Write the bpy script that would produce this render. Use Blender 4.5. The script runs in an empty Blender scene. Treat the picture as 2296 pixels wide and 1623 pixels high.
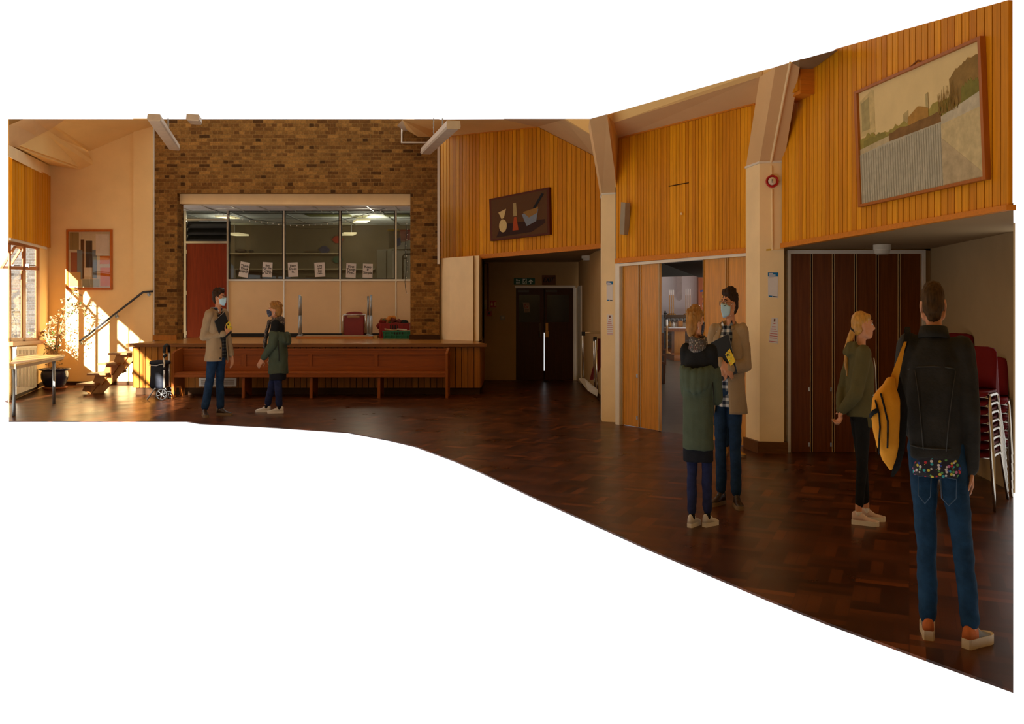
import bpy, bmesh, math, random
from mathutils import Vector, Matrix, noise
from mathutils.geometry import tessellate_polygon
V = Vector
R = math.radians
random.seed(7)
S = bpy.context.scene
COL = S.collection
# ---- the survey of the place: a level camera 1.58 m above the parquet, image positions turned into metres
FOC, CX, CY, EYE = 2000.0, 1148.0, 694.0, 1.58

def P(px, py, y):
    return V(((px - CX) * y / FOC, y, EYE + (CY - py) * y / FOC))

def G(px, py):
    y = EYE * FOC / (py - CY)
    return V(((px - CX) * y / FOC, y, 0.0))

# ------------------------------------------------------------------ materials
MATS = {}

def _nodes(name):
    m = bpy.data.materials.new(name)
    m.use_nodes = True
    nt = m.node_tree
    return m, nt, nt.nodes['Principled BSDF']

def N(nt, t, **kw):
    n = nt.nodes.new(t)
    for k, v in kw.items():
        if k in n.inputs:
            n.inputs[k].default_value = v
        else:
            setattr(n, k, v)
    return n

def rgba(c):
    return (c[0], c[1], c[2], 1.0)

def srgb(r, g, b):
    f = lambda x: (x / 255 / 12.92) if x / 255 <= .04045 else ((x / 255 + .055) / 1.055) ** 2.4
    return (f(r), f(g), f(b))

def mat(name, col, rough=.6, spec=.3, var=.12, scale=6.0, bump=0.0, bscale=60.0, metal=0.0, stretch=(1, 1, 1), island=0.0, emit=None, alpha=1.0):
    if name in MATS:
        return MATS[name]
    m, nt, b = _nodes(name)
    L = nt.links
    b.inputs['Roughness'].default_value = rough
    b.inputs['Specular IOR Level'].default_value = spec
    b.inputs['Metallic'].default_value = metal
    b.inputs['Alpha'].default_value = alpha
    tc = N(nt, 'ShaderNodeTexCoord')
    mp = N(nt, 'ShaderNodeMapping')
    mp.inputs['Scale'].default_value = stretch
    L.new(tc.outputs['Object'], mp.inputs['Vector'])
    nz = N(nt, 'ShaderNodeTexNoise', Scale=scale, Detail=5.0, Roughness=.6)
    L.new(mp.outputs['Vector'], nz.inputs['Vector'])
    hs = N(nt, 'ShaderNodeHueSaturation')
    hs.inputs['Color'].default_value = rgba(col)
    mr = N(nt, 'ShaderNodeMapRange')
    mr.inputs['From Min'].default_value = .25
    mr.inputs['From Max'].default_value = .75
    mr.inputs['To Min'].default_value = 1 - var
    mr.inputs['To Max'].default_value = 1 + var
    L.new(nz.outputs['Fac'], mr.inputs['Value'])
    val = mr.outputs['Result']
    if island:
        ge = N(nt, 'ShaderNodeNewGeometry')
        m2 = N(nt, 'ShaderNodeMapRange')
        m2.inputs['To Min'].default_value = 1 - island
        m2.inputs['To Max'].default_value = 1 + island
        L.new(ge.outputs['Random Per Island'], m2.inputs['Value'])
        mu = N(nt, 'ShaderNodeMath', operation='MULTIPLY')
        L.new(val, mu.inputs[0])
        L.new(m2.outputs['Result'], mu.inputs[1])
        val = mu.outputs['Value']
        m3 = N(nt, 'ShaderNodeMapRange')
        m3.inputs['To Min'].default_value = .5 - island * .035
        m3.inputs['To Max'].default_value = .5 + island * .035
        L.new(ge.outputs['Random Per Island'], m3.inputs['Value'])
        L.new(m3.outputs['Result'], hs.inputs['Hue'])
    L.new(val, hs.inputs['Value'])
    L.new(hs.outputs['Color'], b.inputs['Base Color'])
    if bump:
        n2 = N(nt, 'ShaderNodeTexNoise', Scale=bscale, Detail=3.0)
        L.new(mp.outputs['Vector'], n2.inputs['Vector'])
        bp = N(nt, 'ShaderNodeBump', Strength=bump, Distance=.01)
        L.new(n2.outputs['Fac'], bp.inputs['Height'])
        L.new(bp.outputs['Normal'], b.inputs['Normal'])
    if emit:
        b.inputs['Emission Color'].default_value = rgba(col)
        b.inputs['Emission Strength'].default_value = emit
    MATS[name] = m
    return m

def wood(name, col, rough=.4, var=.22, island=.18, spec=.15, horiz=None):
    st = (14, 14, .7)
    if horiz == 'x':
        st = (.7, 14, 14)
    if horiz == 'y':
        st = (14, .7, 14)
    return mat(name, col, rough, spec, var, 3.0, .08, 8.0, stretch=st, island=island)

def checked(name, cols, sx, sz, rough=.9):
    """woven check: two crossed square waves"""
    m, nt, b = _nodes(name)
    L = nt.links
    b.inputs['Roughness'].default_value = rough
    b.inputs['Specular IOR Level'].default_value = .1
    tc = N(nt, 'ShaderNodeTexCoord')
    sp = N(nt, 'ShaderNodeSeparateXYZ')
    L.new(tc.outputs['Object'], sp.inputs[0])
    out = []
    for ax, s in (('X', sx), ('Z', sz)):
        a = N(nt, 'ShaderNodeMath', operation='MULTIPLY')
        a.inputs[1].default_value = s
        L.new(sp.outputs[ax], a.inputs[0])
        f = N(nt, 'ShaderNodeMath', operation='FRACT')
        L.new(a.outputs[0], f.inputs[0])
        g = N(nt, 'ShaderNodeMath', operation='GREATER_THAN')
        g.inputs[1].default_value = .5
        L.new(f.outputs[0], g.inputs[0])
        h = N(nt, 'ShaderNodeMath', operation='MULTIPLY')
        h.inputs[1].default_value = .5
        L.new(g.outputs[0], h.inputs[0])
        out.append(h.outputs[0])
    ad = N(nt, 'ShaderNodeMath', operation='ADD')
    L.new(out[0], ad.inputs[0])
    L.new(out[1], ad.inputs[1])
    cr = N(nt, 'ShaderNodeValToRGB')
    cr.color_ramp.interpolation = 'CONSTANT'
    e = cr.color_ramp.elements
    e[0].color = rgba(cols[0])
    e[1].position = .9
    e[1].color = rgba(cols[2])
    k = e.new(.4)
    k.color = rgba(cols[1])
    L.new(ad.outputs[0], cr.inputs[0])
    L.new(cr.outputs[0], b.inputs['Base Color'])
    return m

def speckled(name, base, cols, scale=30, density=.28, rough=.8):
    """coloured specks of every tint on one ground"""
    m, nt, b = _nodes(name)
    L = nt.links
    b.inputs['Roughness'].default_value = rough
    tc = N(nt, 'ShaderNodeTexCoord')
    vo = N(nt, 'ShaderNodeTexVoronoi', Scale=scale)
    L.new(tc.outputs['Object'], vo.inputs['Vector'])
    lt = N(nt, 'ShaderNodeMath', operation='LESS_THAN')
    lt.inputs[1].default_value = density
    L.new(vo.outputs['Distance'], lt.inputs[0])
    sp = N(nt, 'ShaderNodeSeparateColor')
    L.new(vo.outputs['Color'], sp.inputs[0])
    cr = N(nt, 'ShaderNodeValToRGB')
    cr.color_ramp.interpolation = 'CONSTANT'
    e = cr.color_ramp.elements
    for i, c in enumerate(cols):
        if i < 2:
            e[i].position = i / len(cols)
            e[i].color = rgba(c)
        else:
            k = e.new(i / len(cols))
            k.color = rgba(c)
    L.new(sp.outputs[0], cr.inputs[0])
    mx = N(nt, 'ShaderNodeMix', data_type='RGBA')
    L.new(lt.outputs[0], mx.inputs['Factor'])
    mx.inputs['A'].default_value = rgba(base)
    L.new(cr.outputs[0], mx.inputs['B'])
    L.new(mx.outputs['Result'], b.inputs['Base Color'])
    return m

def brick_mat(name, c1, c2, mortar, axis='xz'):
    m, nt, b = _nodes(name)
    L = nt.links
    b.inputs['Roughness'].default_value = .85
    b.inputs['Specular IOR Level'].default_value = .15
    tc = N(nt, 'ShaderNodeTexCoord')
    sp = N(nt, 'ShaderNodeSeparateXYZ')
    L.new(tc.outputs['Object'], sp.inputs[0])
    ad = N(nt, 'ShaderNodeMath', operation='ADD')
    L.new(sp.outputs['X'], ad.inputs[0])
    L.new(sp.outputs['Y'], ad.inputs[1])
    cb = N(nt, 'ShaderNodeCombineXYZ')
    L.new(ad.outputs[0], cb.inputs['X'])
    L.new(sp.outputs['Z'], cb.inputs['Y'])
    wob = N(nt, 'ShaderNodeTexNoise', Scale=9.0, Detail=2.0)
    L.new(tc.outputs['Object'], wob.inputs['Vector'])
    br = N(nt, 'ShaderNodeTexBrick')
    br.offset = .5
    br.squash = .5
    br.squash_frequency = 2
    br.inputs['Scale'].default_value = 1.0
    br.inputs['Brick Width'].default_value = .226
    br.inputs['Row Height'].default_value = .0775
    br.inputs['Mortar Size'].default_value = .0065
    br.inputs['Mortar Smooth'].default_value = .4
    br.inputs['Bias'].default_value = 0.0
    br.inputs['Color1'].default_value = (0, 0, 0, 1)
    br.inputs['Color2'].default_value = (1, 1, 1, 1)
    br.inputs['Mortar'].default_value = (.5, .5, .5, 1)
    L.new(cb.outputs[0], br.inputs['Vector'])
    cr = N(nt, 'ShaderNodeValToRGB')
    e = cr.color_ramp.elements
    e[0].position = 0
    e[0].color = rgba([x * .45 for x in c1])
    e[1].position = 1
    e[1].color = rgba([x * 1.3 for x in c2])
    k = e.new(.03); k.color = rgba([x * .55 for x in c1])
    k = e.new(.08); k.color = rgba(c1)
    k = e.new(.8); k.color = rgba(c2)
    L.new(br.outputs['Color'], cr.inputs[0])
    nz = N(nt, 'ShaderNodeTexNoise', Scale=28.0, Detail=6.0, Roughness=.7)
    L.new(tc.outputs['Object'], nz.inputs['Vector'])
    nb = N(nt, 'ShaderNodeTexNoise', Scale=.9, Detail=3.0)
    L.new(tc.outputs['Object'], nb.inputs['Vector'])
    mr = N(nt, 'ShaderNodeMapRange')
    mr.inputs['From Min'].default_value = .3
    mr.inputs['From Max'].default_value = .7
    mr.inputs['To Min'].default_value = .65
    mr.inputs['To Max'].default_value = 1.3
    L.new(nz.outputs['Fac'], mr.inputs['Value'])
    mr2 = N(nt, 'ShaderNodeMapRange')
    mr2.inputs['To Min'].default_value = .75
    mr2.inputs['To Max'].default_value = 1.3
    L.new(nb.outputs['Fac'], mr2.inputs['Value'])
    mu = N(nt, 'ShaderNodeMath', operation='MULTIPLY')
    L.new(mr.outputs[0], mu.inputs[0])
    L.new(mr2.outputs[0], mu.inputs[1])
    mx = N(nt, 'ShaderNodeMix', data_type='RGBA')
    L.new(br.outputs['Fac'], mx.inputs['Factor'])
    L.new(cr.outputs[0], mx.inputs['A'])
    mx.inputs['B'].default_value = rgba(mortar)
    hs = N(nt, 'ShaderNodeHueSaturation')
    L.new(mx.outputs['Result'], hs.inputs['Color'])
    L.new(mu.outputs[0], hs.inputs['Value'])
    L.new(hs.outputs[0], b.inputs['Base Color'])
    bp = N(nt, 'ShaderNodeBump', Strength=.6, Distance=.008)
    bp.invert = True
    L.new(br.outputs['Fac'], bp.inputs['Height'])
    L.new(bp.outputs[0], b.inputs['Normal'])
    MATS[name] = m
    return m

def parquet(name, col):
    """blocks of five fingers laid in a turned basket weave, every finger its own tint"""
    m, nt, b = _nodes(name)
    L = nt.links
    tc = N(nt, 'ShaderNodeTexCoord')
    mp = N(nt, 'ShaderNodeMapping')
    mp.inputs['Rotation'].default_value = (0, 0, R(24))
    L.new(tc.outputs['Object'], mp.inputs['Vector'])
    facs = []
    for k in range(2):
        m2 = N(nt, 'ShaderNodeMapping')
        m2.inputs['Rotation'].default_value = (0, 0, R(90 * k))
        L.new(mp.outputs[0], m2.inputs['Vector'])
        br = N(nt, 'ShaderNodeTexBrick')
        br.offset = 0.0
        br.inputs['Scale'].default_value = 1
        br.inputs['Brick Width'].default_value = .288
        br.inputs['Row Height'].default_value = .072
        br.inputs['Mortar Size'].default_value = .0016
        br.inputs['Color1'].default_value = (0, 0, 0, 1)
        br.inputs['Color2'].default_value = (1, 1, 1, 1)
        br.inputs['Mortar'].default_value = (.2, .2, .2, 1)
        L.new(m2.outputs[0], br.inputs['Vector'])
        facs.append(br)
    ck = N(nt, 'ShaderNodeTexChecker')
    ck.inputs['Scale'].default_value = 1 / .288
    ck.inputs['Color1'].default_value = (0, 0, 0, 1)
    ck.inputs['Color2'].default_value = (1, 1, 1, 1)
    off = N(nt, 'ShaderNodeVectorMath', operation='ADD')
    off.inputs[1].default_value = (0, 0, .13)
    L.new(mp.outputs[0], off.inputs[0])
    L.new(off.outputs[0], ck.inputs['Vector'])
    mx = N(nt, 'ShaderNodeMix', data_type='RGBA')
    L.new(ck.outputs['Fac'], mx.inputs['Factor'])
    L.new(facs[0].outputs['Color'], mx.inputs['A'])
    L.new(facs[1].outputs['Color'], mx.inputs['B'])
    cr = N(nt, 'ShaderNodeValToRGB')
    e = cr.color_ramp.elements
    e[0].color = rgba([x * .5 for x in col])
    e[1].color = rgba([col[0] * 2.6, col[1] * 2.5, col[2] * 2.2])
    k = e.new(.5); k.color = rgba(col)
    k = e.new(.9); k.color = rgba([x * 1.5 for x in col])
    L.new(mx.outputs['Result'], cr.inputs[0])
    nz = N(nt, 'ShaderNodeTexNoise', Scale=2.2, Detail=6.0)
    L.new(tc.outputs['Object'], nz.inputs['Vector'])
    mr = N(nt, 'ShaderNodeMapRange')
    mr.inputs['From Min'].default_value = .3
    mr.inputs['From Max'].default_value = .7
    mr.inputs['To Min'].default_value = .8
    mr.inputs['To Max'].default_value = 1.2
    L.new(nz.outputs['Fac'], mr.inputs['Value'])
    hs = N(nt, 'ShaderNodeHueSaturation')
    L.new(cr.outputs[0], hs.inputs['Color'])
    L.new(mr.outputs[0], hs.inputs['Value'])
    L.new(hs.outputs[0], b.inputs['Base Color'])
    mr3 = N(nt, 'ShaderNodeMapRange')
    mr3.inputs['To Min'].default_value = .2
    mr3.inputs['To Max'].default_value = .42
    L.new(nz.outputs['Fac'], mr3.inputs['Value'])
    L.new(mr3.outputs[0], b.inputs['Roughness'])
    b.inputs['Specular IOR Level'].default_value = FLOOR_SPEC
    MATS[name] = m
    return m

def glass_mat(name, tint=(.6, .62, .6), refl=.06):
    m = bpy.data.materials.new(name)
    m.use_nodes = True
    nt = m.node_tree
    nt.nodes.clear()
    o = N(nt, 'ShaderNodeOutputMaterial')
    t = N(nt, 'ShaderNodeBsdfTransparent')
    t.inputs['Color'].default_value = rgba(tint)
    g = N(nt, 'ShaderNodeBsdfGlossy')
    g.inputs['Roughness'].default_value = .02
    g.inputs['Color'].default_value = (.9, .9, .9, 1)
    mx = N(nt, 'ShaderNodeMixShader')
    mx.inputs[0].default_value = refl
    nt.links.new(t.outputs[0], mx.inputs[1])
    nt.links.new(g.outputs[0], mx.inputs[2])
    nt.links.new(mx.outputs[0], o.inputs['Surface'])
    MATS[name] = m
    return m

# ------------------------------------------------------------------ mesh building
def world_loc(o):
    p = V((0, 0, 0))
    while o is not None:
        p = p + V(o.location)
        o = o.parent
    return p

def link_mesh(name, me, parent=None, material=None, smooth=False):
    o = bpy.data.objects.new(name, me)
    COL.objects.link(o)
    if parent is not None:
        o.parent = parent
        off = world_loc(parent)
        if off.length > 0:
            me.transform(Matrix.Translation(-off))
    if material is not None:
        me.materials.clear()
        me.materials.append(material)
    if smooth:
        me.polygons.foreach_set('use_smooth', [True] * len(me.polygons))
    return o

def tag(o, label=None, cat=None, group=None, kind=None):
    if label: o['label'] = label
    if cat: o['category'] = cat
    if group: o['group'] = group
    if kind: o['kind'] = kind
    return o

def empty(name, loc, label, cat, group=None):
    o = bpy.data.objects.new(name, None)
    o.empty_display_size = .1
    o.location = loc
    COL.objects.link(o)
    return tag(o, label, cat, group)

class MB:
    def __init__(self):
        self.v, self.f = [], []

    def add(self, verts, faces):
        n = len(self.v)
        self.v += [V(p) for p in verts]
        self.f += [[i + n for i in f] for f in faces]
        return self

    def box(self, c, s, rz=0.0, rx=0.0, ry=0.0):
        m = Matrix.Rotation(rz, 3, 'Z') @ Matrix.Rotation(ry, 3, 'Y') @ Matrix.Rotation(rx, 3, 'X')
        c = V(c)
        pts = [c + m @ V((s[0] * i / 2, s[1] * j / 2, s[2] * k / 2)) for k in (-1, 1) for j in (-1, 1) for i in (-1, 1)]
        return self.add(pts, [(0, 2, 3, 1), (4, 5, 7, 6), (0, 1, 5, 4), (2, 6, 7, 3), (0, 4, 6, 2), (1, 3, 7, 5)])

    def span(self, a, b):
        a, b = V(a), V(b)
        return self.box((a + b) / 2, [abs(b[i] - a[i]) for i in range(3)])

    def prism(self, pts, ext):
        """planar (or nearly planar) outline extruded by a vector"""
        pts = [V(p) for p in pts]
        ext = V(ext)
        n = len(pts)
        tri = tessellate_polygon([pts])
        vs = pts + [p + ext for p in pts]
        fs = [tuple(t) for t in tri] + [tuple(i + n for i in reversed(t)) for t in tri]
        if n == 4:
            fs = [(0, 1, 2, 3), (7, 6, 5, 4)]
        for i in range(n):
            j = (i + 1) % n
            fs.append((i, i + n, j + n, j))
        return self.add(vs, fs)

    def tube(self, path, r, n=8, cap=True, r2=None):
        path = [V(p) for p in path]
        rings = []
        up = None
        m = len(path)
        for i, p in enumerate(path):
            d = (path[min(i + 1, m - 1)] - path[max(i - 1, 0)])
            d = d.normalized() if d.length > 1e-9 else V((0, 0, 1))
            if up is None:
                up = V((0, 0, 1)) if abs(d.z) < .9 else V((0, 1, 0))
            s = d.cross(up)
            s = s.normalized() if s.length > 1e-6 else V((1, 0, 0))
            up = s.cross(d).normalized()
            rr = r if r2 is None else r + (r2 - r) * i / max(1, m - 1)
            if isinstance(r, (list, tuple)):
                rr = r[i]
            rings.append([p + (s * math.cos(2 * math.pi * k / n) + up * math.sin(2 * math.pi * k / n)) * rr for k in range(n)])
        return self.loft(rings, cap)

    def loft(self, rings, cap=True, closed=True):
        n = len(rings[0])
        vs = [p for r_ in rings for p in r_]
        fs = []
        for i in range(len(rings) - 1):
            for k in range(n if closed else n - 1):
                a, b = i * n + k, i * n + (k + 1) % n
                fs.append((a, b, b + n, a + n))
        if cap:
            fs.append(tuple(reversed(range(n))))
            fs.append(tuple(range((len(rings) - 1) * n, len(rings) * n)))
        return self.add(vs, fs)

    def lathe(self, prof, c=(0, 0, 0), n=24, axis=None):
        c = V(c)
        q = Matrix.Identity(3)
        if axis is not None:
            q = V((0, 0, 1)).rotation_difference(V(axis)).to_matrix()
        rings = [[c + q @ V((r_ * math.cos(2 * math.pi * k / n), r_ * math.sin(2 * math.pi * k / n), z)) for k in range(n)] for r_, z in prof]
        return self.loft(rings, True)

    def ball(self, c, r, n=12, m=8, rot=None):
        c = V(c)
        r = V(r) if isinstance(r, (tuple, list, Vector)) else V((r, r, r))
        q = rot if rot is not None else Matrix.Identity(3)
        rings = []
        for i in range(1, m):
            t = math.pi * i / m
            rings.append([c + q @ V((r.x * math.sin(t) * math.cos(2 * math.pi * k / n), r.y * math.sin(t) * math.sin(2 * math.pi * k / n), -r.z * math.cos(t))) for k in range(n)])
        base = len(self.v)
        self.loft(rings, False)
        t0, t1 = len(self.v), len(self.v) + 1
        self.v += [c + q @ V((0, 0, -r.z)), c + q @ V((0, 0, r.z))]
        last = base + (m - 2) * n
        for k in range(n):
            self.f.append([t0, base + (k + 1) % n, base + k])
            self.f.append([t1, last + k, last + (k + 1) % n])
        return self

    def capsule(self, a, ra, b, rb, n=12):
        a, b = V(a), V(b)
        d = b - a
        if d.length < 1e-6:
            return self.ball(a, max(ra, rb))
        d.normalize()
        s = d.orthogonal().normalized()
        t = d.cross(s)
        rings = []
        for ph in (-80, -50, -20, 0):
            c = a + d * ra * math.sin(R(ph))
            rr = ra * math.cos(R(ph))
            rings.append([c + (s * math.cos(2 * math.pi * k / n) + t * math.sin(2 * math.pi * k / n)) * rr for k in range(n)])
        for ph in (0, 20, 50, 80):
            c = b + d * rb * math.sin(R(ph))
            rr = rb * math.cos(R(ph))
            rings.append([c + (s * math.cos(2 * math.pi * k / n) + t * math.sin(2 * math.pi * k / n)) * rr for k in range(n)])
        return self.loft(rings, True)

    def mesh(self, name):
        me = bpy.data.meshes.new(name)
        me.from_pydata([tuple(p) for p in self.v], [], self.f)
        bm = bmesh.new()
        bm.from_mesh(me)
        bmesh.ops.recalc_face_normals(bm, faces=bm.faces)
        bm.to_mesh(me)
        bm.free()
        return me

    def build(self, name, material, parent=None, smooth=False, bevel=0.0):
        me = self.mesh(name)
        if bevel:
            bm = bmesh.new()
            bm.from_mesh(me)
            es = [e for e in bm.edges if len(e.link_faces) == 2 and e.calc_face_angle(0) > .6]
            bmesh.ops.bevel(bm, geom=es, offset=bevel, segments=2, profile=.5, affect='EDGES', clamp_overlap=True)
            bm.to_mesh(me)
            bm.free()
        return link_mesh(name, me, parent, material, smooth)

def remeshed(mb, name, voxel, smooth=4, factor=.5):
    """one continuous skin over overlapping volumes"""
    me = mb.mesh(name + '_raw')
    o = bpy.data.objects.new('raw_volume', me)
    COL.objects.link(o)
    md = o.modifiers.new('r', 'REMESH')
    md.mode = 'VOXEL'
    md.voxel_size = voxel
    if smooth:
        sm = o.modifiers.new('s', 'SMOOTH')
        sm.factor = factor
        sm.iterations = smooth
    dg = bpy.context.evaluated_depsgraph_get()
    dg.update()
    out = bpy.data.meshes.new_from_object(o.evaluated_get(dg))
    bpy.data.objects.remove(o, do_unlink=True)
    bpy.data.meshes.remove(me)
    out.name = name
    return out

def ruffle(me, amp, freq, seed=0.0, stretch=(1, 1, 1)):
    """cloth folds or hair tufts: push the skin along its normals"""
    nr = [v.normal.copy() for v in me.vertices]
    for v, n in zip(me.vertices, nr):
        p = V((v.co.x * stretch[0], v.co.y * stretch[1], v.co.z * stretch[2])) * freq + V((seed, seed * 1.7, -seed))
        v.co += n * amp * (noise.noise(p) + .5 * noise.noise(p * 2.1))
    me.update()

class Wall:
    """a vertical plane over the line a-b of the floor, u along it, n towards the room"""
    def __init__(self, a, b):
        self.a = V((a[0], a[1], 0))
        b = V((b[0], b[1], 0))
        self.u = (b - self.a).normalized()
        self.n = V((self.u.y, -self.u.x, 0))
        if self.n.dot(-self.a) < 0:
            self.n = -self.n
        self.v = V((0, 0, 1))

    def at(self, px, py, off=0.0):
        d = V(((px - CX) / FOC, 1.0, (CY - py) / FOC))
        o = V((0, 0, EYE))
        t = ((self.a + self.n * off) - o).dot(self.n) / d.dot(self.n)
        return o + d * t

    def poly(self, mb, pts, n0=0.0, n1=.02):
        """outline in the survey picture, on the plane, standing n0..n1 proud of it"""
        q = [self.at(*p) + self.n * n0 for p in pts]
        mb.prism(q, self.n * (n1 - n0))
        return mb

    def rect(self, mb, x0, y0, x1, y1, n0=0.0, n1=.02):
        a = self.at(x0, y0)
        b = self.at(x1, y1)
        q = [V((a.x, a.y, a.z)), V((b.x, b.y, a.z)), V((b.x, b.y, b.z)), V((a.x, a.y, b.z))]
        mb.prism([p + self.n * n0 for p in q], self.n * (n1 - n0))
        return mb

def pl(pts):
    """polyline y(x)"""
    def f(x):
        if x <= pts[0][0]:
            a, b = pts[0], pts[1]
        elif x >= pts[-1][0]:
            a, b = pts[-2], pts[-1]
        else:
            for a, b in zip(pts, pts[1:]):
                if a[0] <= x <= b[0]:
                    break
        return a[1] + (b[1] - a[1]) * (x - a[0]) / (b[0] - a[0])
    return f

def boards(w, x0, x1, top, bot, count, n0, n1, gap=.1, extra=()):
    """vertical boards of a wall panel; top and bot are outlines"""
    mb = MB()
    a, b = w.at(x0, 600), w.at(x1, 600)
    to_px = lambda p: CX + p.x / p.y * FOC
    for i in range(count):
        t0, t1 = i / count, (i + 1 - gap) / count
        q0, q1 = a.lerp(b, t0), a.lerp(b, t1)
        xa, xb = to_px(q0), to_px(q1)
        xs = [xa] + [x for x in extra if xa < x < xb] + [xb]
        pts = [(x, top(x)) for x in xs] + [(xb, bot(xb)), (xa, bot(xa))]
        w.poly(mb, pts, n0, n1 + random.uniform(0, .002))
    return mb

def text_mesh(body, size, material, o, u, v, name='lettering', parent=None, align='CENTER', spacing=1.0, ext=.0006, bold=0.0, width=1.0):
    cu = bpy.data.curves.new('t', 'FONT')
    cu.body = body
    cu.size = size
    cu.align_x = align
    cu.align_y = 'CENTER'
    cu.space_line = spacing
    cu.extrude = ext
    cu.offset = bold
    cu.resolution_u = 3
    ob = bpy.data.objects.new('t', cu)
    COL.objects.link(ob)
    dg = bpy.context.evaluated_depsgraph_get()
    dg.update()
    me = bpy.data.meshes.new_from_object(ob.evaluated_get(dg))
    bpy.data.objects.remove(ob, do_unlink=True)
    u, v = V(u).normalized(), V(v).normalized()
    n = u.cross(v)
    o = V(o)
    for p in me.vertices:
        c = p.co.copy()
        p.co = o + u * c.x * width + v * c.y + n * c.z
    return link_mesh(name, me, parent, material)

def copy_tree(o, parent=None):
    c = o.copy()
    COL.objects.link(c)
    if parent is not None:
        c.parent = parent
    for ch in list(o.children):
        copy_tree(ch, c)
    return c
FLOOR_SPEC = .22
# ------------------------------------------------------------------ camera, sky, sun
cam = bpy.data.cameras.new('camera')
cam.sensor_width = 36.0
cam.lens = 36.0 * FOC / 2296
cam.shift_y = -(811.5 - CY) / 2296
cam.clip_start = .05
cam.clip_end = 300
cam_o = bpy.data.objects.new('camera', cam)
cam_o.location = (0, 0, EYE)
cam_o.rotation_euler = (R(90), 0, 0)
COL.objects.link(cam_o)
S.camera = cam_o
S.view_settings.view_transform = 'Standard'
S.view_settings.look = 'None'
S.view_settings.gamma = 1.0
S.view_settings.exposure = 0.0
S.view_settings.use_curve_mapping = False
SKY = 1.15
SUN = 30.0
w_ = bpy.data.worlds.new('white_overcast')
w_.use_nodes = True
w_.node_tree.nodes['Background'].inputs['Color'].default_value = (1, 1, 1, 1)
w_.node_tree.nodes['Background'].inputs['Strength'].default_value = SKY
S.world = w_
sun = bpy.data.lights.new('sun', 'SUN')
sun.energy = SUN
sun.color = (1.0, .95, .87)
sun.angle = R(.6)
sun_o = bpy.data.objects.new('sun', sun)
sun_o.rotation_euler = V((-.03, 1.0, -.26)).to_track_quat('-Z', 'Y').to_euler()
sun_o.location = (-8, -6, 8)
COL.objects.link(sun_o)
try:
    S.cycles.use_denoising = True
    S.cycles.max_bounces = 8
    S.cycles.transparent_max_bounces = 12
except Exception:
    pass

# ------------------------------------------------------------------ materials of the hall
CREAM = mat('cream_plaster', (.95, .67, .31), .75, .2, .05, 2.0, .05, 40)
PILLAR_PAINT = mat('pillar_paint', (.95, .73, .42), .6, .25, .06, 3.0, .05, 40)
STAGE_WHITE = mat('stage_cream_panel', (.86, .62, .36), .5, .3, .05, 2.0)
CREAM_SHADED = mat('shaded_cream_plaster', (.42, .26, .11), .8, .15, .08, 2.0, .05, 40)  # cream plaster darkened: the shade of the recesses is put into its colour
WHITE_PAINT = mat('white_gloss_paint', (.82, .76, .66), .4, .4, .05, 4.0)
BRICK = brick_mat('stock_brick', (.15, .062, .014), (.27, .128, .03), (.27, .145, .04))
BRICK_PALE = brick_mat('neighbour_brick', (.5, .42, .34), (.7, .62, .52), (.85, .82, .78))
SLAT = wood('honey_slats', (.72, .285, .008), .5, .2, .16)
SLAT_RAIL = wood('orange_rail', (.66, .22, .022), .35, .15, .05, horiz='x')
GROOVE = mat('dark_groove', (.05, .018, .004), .8, .1)
DOOR_OAK = wood('varnished_oak', (.62, .255, .02), .25, .3, .12, .5)
DOOR_DARK = wood('dark_mahogany', (.16, .042, .007), .4, .3, .1, .2)
DOOR_RED = wood('red_mahogany', (.23, .03, .006), .45, .25, .08, .2)
STAGE_WOOD = wood('stage_boards', (.34, .135, .028), .25, .25, .12, horiz='x')
STAGE_EDGE = wood('stage_nosing', (.2, .075, .016), .4, .4, .1, horiz='x')
STAGE_SLAT = wood('stage_slats', (.36, .13, .014), .45, .2, .14)
WINDOW_WOOD = wood('window_timber', (.42, .13, .03), .35, .2, .06)
PLINTH = mat('dark_plinth', (.055, .024, .008), .6, .1)
BLACK = mat('black_skirting', (.012, .011, .01), .5, .3)
CEIL = mat('ceiling_plaster', (.93, .62, .25), .8, .15, .05, 1.5)
BEAM = mat('grey_beam_paint', (.74, .47, .23), .7, .2, .05, 2.0)
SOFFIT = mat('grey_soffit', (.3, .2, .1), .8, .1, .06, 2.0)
ALU = mat('aluminium_bar', (.62, .58, .5), .3, .5, .03, 3, metal=.7)
CHROME = mat('chrome', (.75, .74, .7), .18, .5, 0, 1, metal=1.0)
GREY_STEEL = mat('grey_steel', (.38, .4, .4), .35, .5, .05, 4, metal=.6)
FLOORM = parquet('parquet_blocks', (.066, .0185, .0045))
GLASS_STAGE = glass_mat('smoked_glazing', (.60, .60, .56), .03)
GLASS_CLEAR = glass_mat('window_glazing', (.95, .96, .96), .05)

def structure(o):
    o['kind'] = 'structure'
    return o

YB = 18.8
LW = Wall((-8.69, 15.5), (-9.776, YB))
EW = Wall((-11, YB), (0, YB))                 # end wall plane
PT = Wall((-11, 20.6), (0, 20.6))             # glazed partition at the back of the stage
SF = Wall((-8, 16.54), (0, 16.54))            # stage front

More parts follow.
